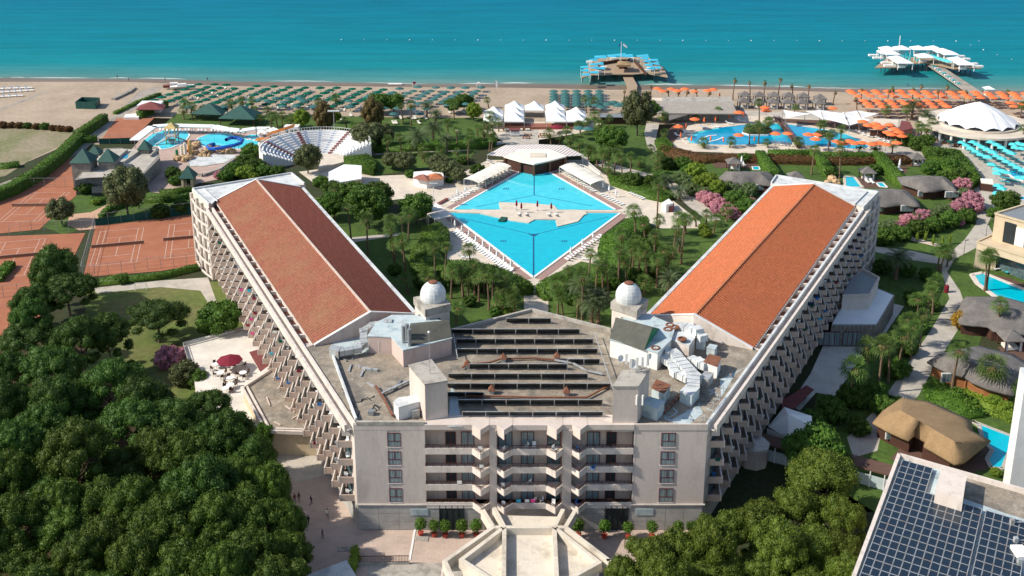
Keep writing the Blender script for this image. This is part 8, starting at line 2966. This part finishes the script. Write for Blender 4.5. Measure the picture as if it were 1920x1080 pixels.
trees('pine', [(462, 1035, 118), (533, 1040, 85), (260, 1050, 102), (30, 1050, 102), (148, 1060, 102), (356, 1062, 112), (415, 1080, 100), (510, 1095, 105), (60, 1120, 110), (180, 1125, 110), (310, 1130, 110), (440, 1140, 110), (-30, 1020, 100), (550, 1130, 90)], 'along the bottom of the left pine wood', 'bottom pines of the left wood', 1.1)
trees('pine', [(1539, 905, 150), (1432, 985, 108), (1492, 962, 95), (1580, 975, 90), (1462, 1030, 120), (1525, 1035, 110), (1572, 1035, 95), (1222, 1056, 112), (1276, 1044, 100), (1335, 1030, 104), (1378, 996, 84), (1172, 1086, 80), (1256, 1090, 110), (1345, 1080, 115), (1430, 1085, 110), (1520, 1110, 110), (1585, 1100, 90)], 'in the pine grove at the lower right', 'pines of the lower right grove', 1.05)
trees('leaf', [(1525, 846, 108), (1572, 868, 60)], 'dark and dense above the lower right pines', None)
tree('bush', 1304, 985, 36, 'bright green creeper bush at the corner of the right wing', None)
trees('leaf', [(690, 385, 82), (660, 362, 60), (705, 362, 60)], 'in the garden behind the left wing ridge', 'garden trees behind the left wing', 1.1)
trees('leaf', [(780, 388, 66), (620, 352, 40), (617, 385, 55)], 'between the left wing and the pergolas', 'trees near the pergolas')
trees('leaf', [(1145, 258, 62), (712, 190, 46), (738, 192, 40), (850, 196, 34), (870, 190, 36), (1218, 206, 40)], 'on the garden lawn near the beach', 'dark trees of the garden lawn')
trees('olive', [(234, 348, 84), (1196, 212, 62)], 'tall and loose', None, 1.3)
trees('olive', [(576, 292, 50)], 'in front of the theatre tiers', None, 1.3)
trees('olive', [(688, 250, 66), (715, 254, 50), (735, 298, 40), (760, 304, 40), (820, 302, 42), (845, 316, 44), (860, 330, 30), (826, 318, 36), (113, 396, 54)], 'of the left gardens', 'grey-green trees of the left gardens', .9)
trees('brown', [(699, 213, 42), (608, 220, 40)], 'on the garden lawn', None, 1.3)
trees('lime', [(888, 208, 30), (565, 222, 34), (629, 217, 22)], 'on the garden lawn', 'lime green trees of the garden lawn', 1.2)
trees('leaf', [(412, 594, 84), (395, 610, 50)], 'against the foot of the left wing', None)
trees('pink', [(318, 668, 56)], 'at the corner of the raised white terrace', None)
trees('olivebush', [(345, 700, 60)], 'beside the raised white terrace', None)
trees('bush', [(372, 712, 44), (240, 690, 40)], 'near the raised white terrace', None)
trees('bush', [(323, 324, 30), (346, 332, 34), (328, 338, 26), (460, 300, 34), (480, 310, 36), (495, 320, 30), (520, 322, 30), (440, 318, 36), (500, 290, 26), (425, 328, 30), (470, 285, 40), (600, 340, 30), (230, 525, 22), (159, 352, 32), (250, 372, 16), (300, 396, 36), (340, 388, 36), (310, 372, 20), (365, 380, 24)], 'around the water park and theatre', 'shrubs of the left gardens')
trees('limebush', [(458, 322, 36), (620, 350, 26), (180, 378, 18), (475, 330, 22)], 'near the water park', 'lime shrubs near the water park')
trees('pink', [(410, 328, 20), (497, 312, 20), (165, 240, 10)][:2], 'between the drained basin and the theatre', None)
trees('bush', [(790, 330, 22), (770, 326, 22), (842, 338, 16), (905, 330, 24), (895, 318, 30), (870, 300, 24), (1185, 336, 44), (1220, 340, 34), (1250, 306, 34), (1375, 328, 30), (1395, 296, 26), (1240, 330, 34), (1280, 305, 36), (1295, 322, 40), (1115, 300, 20)], 'in the gardens beside the big pool', 'shrubs beside the big pool', .9)
trees('lime', [(1305, 322, 40), (1330, 340, 40), (1312, 344, 34), (1345, 352, 34)], 'left of the right wing end', 'yellow green trees left of the right wing end')
trees('whitefl', [(1288, 342, 34), (1300, 355, 34), (1275, 334, 30), (1385, 346, 34), (1405, 356, 34), (1372, 352, 34), (1395, 366, 34), (1320, 362, 30)], 'left of the right wing end', 'white oleanders left of the right wing end')
trees('pink', [(1335, 376, 36), (1350, 384, 34), (1320, 368, 30), (1408, 378, 22), (1362, 392, 34), (1345, 392, 30), (1376, 400, 30)], 'left of the right wing end', 'pink oleanders left of the right wing end')
trees('leaf', [(1380, 372, 44), (1398, 388, 40)], 'behind the end of the right wing', None)
trees('pink', [(1705, 414, 38), (1732, 406, 34), (1680, 424, 26), (1822, 376, 40), (1803, 388, 36), (1806, 345, 34), (1788, 392, 30), (1830, 388, 30)], 'in the oleander bank beyond the right wing', 'pink oleanders beyond the right wing')
trees('whitefl', [(1655, 430, 34), (1670, 424, 30), (1755, 402, 34), (1772, 398, 34), (1718, 410, 26), (1808, 364, 28), (1745, 408, 30)], 'in the oleander bank beyond the right wing', 'pale oleanders beyond the right wing')
trees('bush', [(1660, 444, 40), (1690, 436, 40), (1720, 428, 40), (1750, 420, 40), (1780, 412, 40), (1812, 404, 38), (1645, 448, 30)], 'dark, under the oleander bank', 'dark shrubs under the oleanders')
trees('leaf', [(1885, 378, 52), (1868, 400, 34)], 'at the corner of the modern villa', None)
trees('redbush', [(4, 233, 20), (20, 234, 17), (36, 234, 18), (68, 236, 18), (100, 239, 17), (114, 240, 18), (128, 241, 17)], 'in the row along the beach lot', 'shrub row along the beach lot')
trees('bush', [(52, 235, 17), (84, 237, 18)], 'in the maroon row along the beach lot', 'shrub row along the beach lot')
tree('orange', 1800, 600, 34, 'orange and green tree beside the winding path')
tree('pink', 1801, 418, 16, 'small red-topped tree beside the winding path')
trees('bush', [(1755, 290, 40), (1780, 310, 40), (1800, 330, 40), (1745, 315, 34), (1720, 270, 34), (1738, 262, 30), (1700, 262, 34), (1768, 330, 26), (1558, 322, 26), (1640, 318, 26)], 'in the mound between villas and round restaurant', 'shrubs round the villa gardens')
trees('bush', [(1600, 740, 60), (1560, 770, 60), (1520, 790, 50), (1640, 730, 50), (1680, 690, 50), (1700, 650, 44), (1655, 760, 50), (1720, 610, 40), (1745, 570, 34), (1540, 810, 50), (1670, 640, 40), (1655, 500, 36), (1700, 505, 34), (1740, 515, 34), (1715, 560, 40), (1610, 800, 44), (1500, 740, 26)], 'in the shade between right wing and path', 'shaded shrubs right of the right wing')
trees('bush', [(850, 522, 34), (895, 535, 32), (820, 533, 34), (1070, 560, 30), (1110, 540, 28), (1150, 528, 34), (1190, 515, 32), (1220, 510, 28), (1205, 458, 36), (1225, 460, 28), (930, 585, 26), (880, 565, 26), (790, 530, 30), (740, 505, 28)], 'under the palms below the big pool', 'shrubs under the palms')
trees('limebush', [(1322, 436, 24), (1318, 425, 18), (951, 585, 24), (1210, 430, 20), (1866, 750, 30), (1885, 760, 26), (1750, 880, 22), (1868, 885, 22)], 'spots', 'bright lime shrubs')
tree('leaf', 494, 818, 40, 'dark pointed conifer against the corner of the annex', None, squash=2.0)

G_ = 'palms of the pool garden'
palms([(628.7, 354, 395), (627, 374, 411), (658, 389, 450), (690, 411, 478), (732, 413, 474), (739, 428, 502), (755.5, 408, 475), (766, 402, 450), (760, 450, 515), (816, 463, 526), (835, 463, 530), (884, 467, 526), (741, 456, 508), (800, 518, 548), (765, 522, 550), (867, 515, 548)], 'between the left wing and the big pool', G_)
palms([(907, 508, 549), (917, 512, 581), (924, 514, 583), (956, 549, 589), (941, 562, 592), (942, 540, 585), (855, 577, 610), (951, 518, 560), (878, 520, 560), (930, 530, 575), (868, 500, 556), (890, 496, 552), (846, 505, 560), (966, 560, 592), (898, 520, 566)], 'left of the path below the pool tip', G_)
palms([(1055, 527, 562), (1055, 555, 596), (1091, 520, 607), (1103, 476, 540), (1130, 483, 552), (1159, 470, 541), (1109, 568, 610, 'date'), (1121, 555, 605, 'date'), (1085, 535, 575, 'date'), (1040, 530, 560), (1076, 522, 560), (1066, 508, 556), (1116, 500, 562), (1140, 505, 560), (1046, 545, 590), (1082, 560, 600)], 'right of the path below the pool tip', G_)
palms([(1191, 395, 452), (1230, 345, 460), (1231, 412, 462), (1209, 420, 464), (1272, 408, 440), (1277, 410, 495), (1286, 413, 438), (1324, 402, 425), (1338, 412, 437), (1305, 405, 425), (1197, 464, 523), (1196, 480, 525), (1174, 490, 530), (1231, 486, 540), (1251, 475, 515), (1272, 455, 473, 'date', .7), (1207, 528, 552), (1253, 525, 552, 'date', .9), (1222, 480, 520), (1362, 392, 416), (1180, 465, 520), (1240, 500, 530), (1164, 440, 500), (1186, 450, 510), (1212, 470, 530), (1226, 440, 500), (1262, 430, 486), (1248, 470, 520)], 'between the big pool and the right wing', G_)
palms([(1085, 268, 285), (1103, 280, 300), (1109, 282, 300), (1119, 289, 311), (1129, 289, 316), (1135, 282, 308), (1141, 284, 312), (1152, 288, 328), (1166, 296, 336), (1182, 292, 322), (1138, 313, 328), (1223, 277, 297), (1237, 294, 319), (1229, 312, 326), (1202, 302, 314), (1246, 337, 354, 'date', .8), (1273, 360, 373, 'date', .7), (1070, 262, 278), (1160, 280, 310), (1230, 290, 312)], 'on the lawn right of the pool bar', G_)
palms([(1088.6, 233, 253), (1100, 228, 247), (1112, 190, 208), (1099, 184, 212), (1114, 217, 241), (1061, 243, 258), (1033, 250, 270), (1049, 256, 270), (1120, 232, 252), (1078, 258, 274), (1142, 222, 240)], 'around the right side of the white tents', G_)
palms([(905, 233, 262), (916, 236, 272), (935, 228, 247), (918, 250, 284), (916, 187, 203), (907, 245, 272), (922, 257, 285), (925, 232, 255), (896, 240, 268), (916, 216, 240)], 'left of the white tents', G_)
palms([(755, 198, 229), (771, 196, 235), (800, 198, 221, 'date', .8), (817, 212, 231, 'date', .9), (851.5, 198, 224), (726, 262, 294), (753, 258, 291), (785, 256, 290, 'date', 1.25), (812, 240, 273, 'date', 1.1), (837, 261, 287, 'date', 1.1), (857, 245, 281), (877, 262, 309), (884.6, 248, 276), (795, 286, 303), (790, 275, 298), (700, 270, 294), (840, 232, 258), (770, 270, 292), (860, 285, 302), (828, 280, 300)], 'in the garden between the theatre and the tents', G_)
palms([(359, 198, 218), (350, 192, 212), (398, 201, 215), (418, 203, 217), (437, 195, 215), (455, 189, 213), (472, 187, 216), (601, 190, 206), (630, 184, 202), (508, 218, 239), (520, 216, 239), (530, 217, 240), (545, 220, 241), (556, 221, 237), (487, 221, 233), (380, 206, 219), (368, 210, 222), (345, 206, 224), (500, 206, 220), (480, 205, 220), (540, 230, 246), (662, 236, 254), (650, 226, 242)], 'behind the water park', G_)
palms([(1246, 248, 262), (1302, 221, 231), (1321.6, 266, 278), (1346, 207, 227), (1368, 264, 277), (1405, 239, 271), (1422, 239, 271), (1416, 232, 250), (1423, 192, 232), (1442, 227, 246), (1436, 228, 248), (1440, 266, 277), (1497, 264, 277), (1521.5, 281, 327), (1573.6, 281, 334), (1551.5, 257, 298), (1556, 250, 272), (1579, 266, 292), (1576, 242, 263), (1609, 274, 290), (1644, 275, 291), (1672.6, 270, 288), (1536, 233, 252), (1545, 232, 252), (1667, 237, 254), (1489, 201, 213), (1246, 217, 232)], 'around the lagoon pool', 'palms round the lagoon pool', s=.95)
palms([(1709, 196, 224, 'date', 1.2), (1732, 215, 242, 'date', 1.1), (1727, 240, 264), (1735, 240, 270), (1718, 232, 258), (1700, 205, 226), (1745, 228, 256), (1912, 197, 222), (1918, 240, 277), (1660, 205, 222)], 'beside the round restaurant', 'palms beside the round restaurant')
palms([(1373.7, 149, 188), (1406, 153, 186), (1432, 153, 187), (1458.5, 147, 186), (1486, 160, 185), (1515, 160, 188), (1562, 172, 196), (1606, 184, 207), (1614, 169, 191), (1662, 169, 203), (1675, 164, 186), (1710, 165, 191), (1723.5, 160, 186), (1758, 170, 204), (1774, 161, 186), (1806.7, 171, 194), (1890, 170, 191)], 'on the right beach', 'bare palms on the right beach', 'bare')
palms([(1220, 161, 185), (1214, 172, 185), (1254, 169, 184), (1272, 172, 183), (1287, 171, 183), (1307, 169, 184), (1170.6, 170, 188), (1328, 172, 184)], 'behind the long thatched restaurant', 'bare palms behind the long restaurant', 'bare')
palms([(1679, 482, 524, 'date', 1.1), (1758, 471, 506), (1764, 469, 508), (1846, 482, 546), (1868, 571, 630), (1784, 656, 733, 'fan', 1.35), (1858, 686, 748, 'fan', 1.35), (1911, 728, 762), (1775, 478, 500), (1748, 540, 590), (1849, 480, 545)], 'among the villas right of the winding path', 'palms among the villas')
palms([(1591, 690, 758, 'fan', 1.35), (1624, 652, 718, 'fan', 1.2), (1646, 646, 738, 'fan', 1.2), (1683, 630, 702, 'fan', 1.25), (1701, 597, 652), (1724, 590, 650), (1736, 548, 602), (1665, 646, 716), (1707, 613, 672), (1745, 528, 580), (1720, 560, 610)], 'in the shaded strip right of the right wing', 'palms in the shaded strip')
# lawns carry the row of young cypresses
SHR = [('crown', quads_mesh('cypress', *(lambda q: (q[0], M['lime'], q[1]))(cloud([((0, 0, 1.6), (.45, .45, 1.5))], 30, .16, -1))))]
for i, (u, v) in enumerate(((1705, 452), (1719, 454), (1735, 452), (1749, 460), (1766, 462), (1780, 458))):
 spawn('young_cypress', SHR, (*G(u, v), 0), i, .9, 'slim young cypress beside the curved pink bed, %s from the left' % nth(i), 'cypress', 'young cypresses on the lawn')
sheet('flower_bed', [(1690, 430), (1700, 432), (1716, 446), (1768, 460), (1764, 464), (1712, 452), (1686, 440)], .06, M['line'])

# ---- life on the balconies
random.seed(21)
n_ch = 0
fc = {}
cloths = ['bluetowel', 'pinktowel', 'white', 'bluecloth', 'burgundy', 'green_cloth']
TW = {k: MB().box(-.35, -.04, -.5, .35, .04, 0).mesh('towel', M[k]) for k in cloths}
for W, sg, side in ((WL, -1, 'left'), (WR, 1, 'right')):
 for i in range(25):
  for k in range(4):
   y = 141.4 + 3.6 * i
   x = W(y)
   z = 4.6 + FL * k
   fl = ('first', 'second', 'third', 'top')[k]
   if random.random() < (.95 if sg < 0 else .5) and n_ch < 260:
    n_ch += 1
    place('balcony_chair', CH['white' if sg < 0 or random.random() < .5 else 'blue'], (x + sg * random.uniform(.6, 1.5), y + random.uniform(.7, 1.6), z), random.uniform(0, 6), 1.25, 'chair on a %s-floor balcony of the %s wing, room %s from the front' % (fl, side, nth(i)), 'chair', 'chairs on the wing balconies')
   if random.random() < .11:
    c = random.choice(cloths)
    place('hanging_towel', TW[c], (x + sg * 1.4, y - .1, z + 1.04), 0, 1, '%s towel over a %s-floor balcony of the %s wing, room %s from the front' % ({'bluetowel': 'blue', 'pinktowel': 'pink', 'white': 'white', 'bluecloth': 'light blue', 'burgundy': 'dark red', 'green_cloth': 'green'}[c], fl, side, nth(i)), 'towel')
for x, k, n in ((-4.8, 3, 1), (-4.6, 2, 1), (-1.4, 3, 1), (2.2, 3, 2), (6.4, 3, 1), (10, 3, 1), (12.2, 2, 1), (-1.4, 1, 1), (2.6, 1, 1), (3.4, 0, 2), (-1.3, 0, 1), (6.3, 0, 1), (10.0, 0, 1)):
 for j in range(n):
  fc.setdefault(k, []).append(x + j * 1.1)
for k, xs_ in fc.items():
 for j, x in enumerate(sorted(xs_)):
  place('balcony_chair', CH['white' if x < 9 else 'blue'], (x, 140.5 - (.9 if abs(x - 2.8) > 2.5 else 0), 4.6 + FL * k), 3.1 + j, 1.3, '%s chair on the %s balcony storey of the hotel front, %s from left' % ('white' if x < 9 else 'blue', ('lowest', 'second', 'third', 'top')[k], nth(j)), 'chair', 'chairs on the front balconies')
for x, k, c, lab in ((2.3, 0, 'white', 'white towels hung along the lowest middle front balcony'), (3.2, 0, 'pinktowel', 'pink towel hung on the lowest middle front balcony'), (1.0, 0, 'bluecloth', 'blue towel hung on the lowest middle front balcony'), (-8.0, 1, 'white', 'white cloth hung on the second left front balcony')):
 place('hanging_towel', TW[c], (x, 139.9 if x > 0 else 140.05, 4.6 + FL * k + 1.05), 0, 1, lab, 'towel')
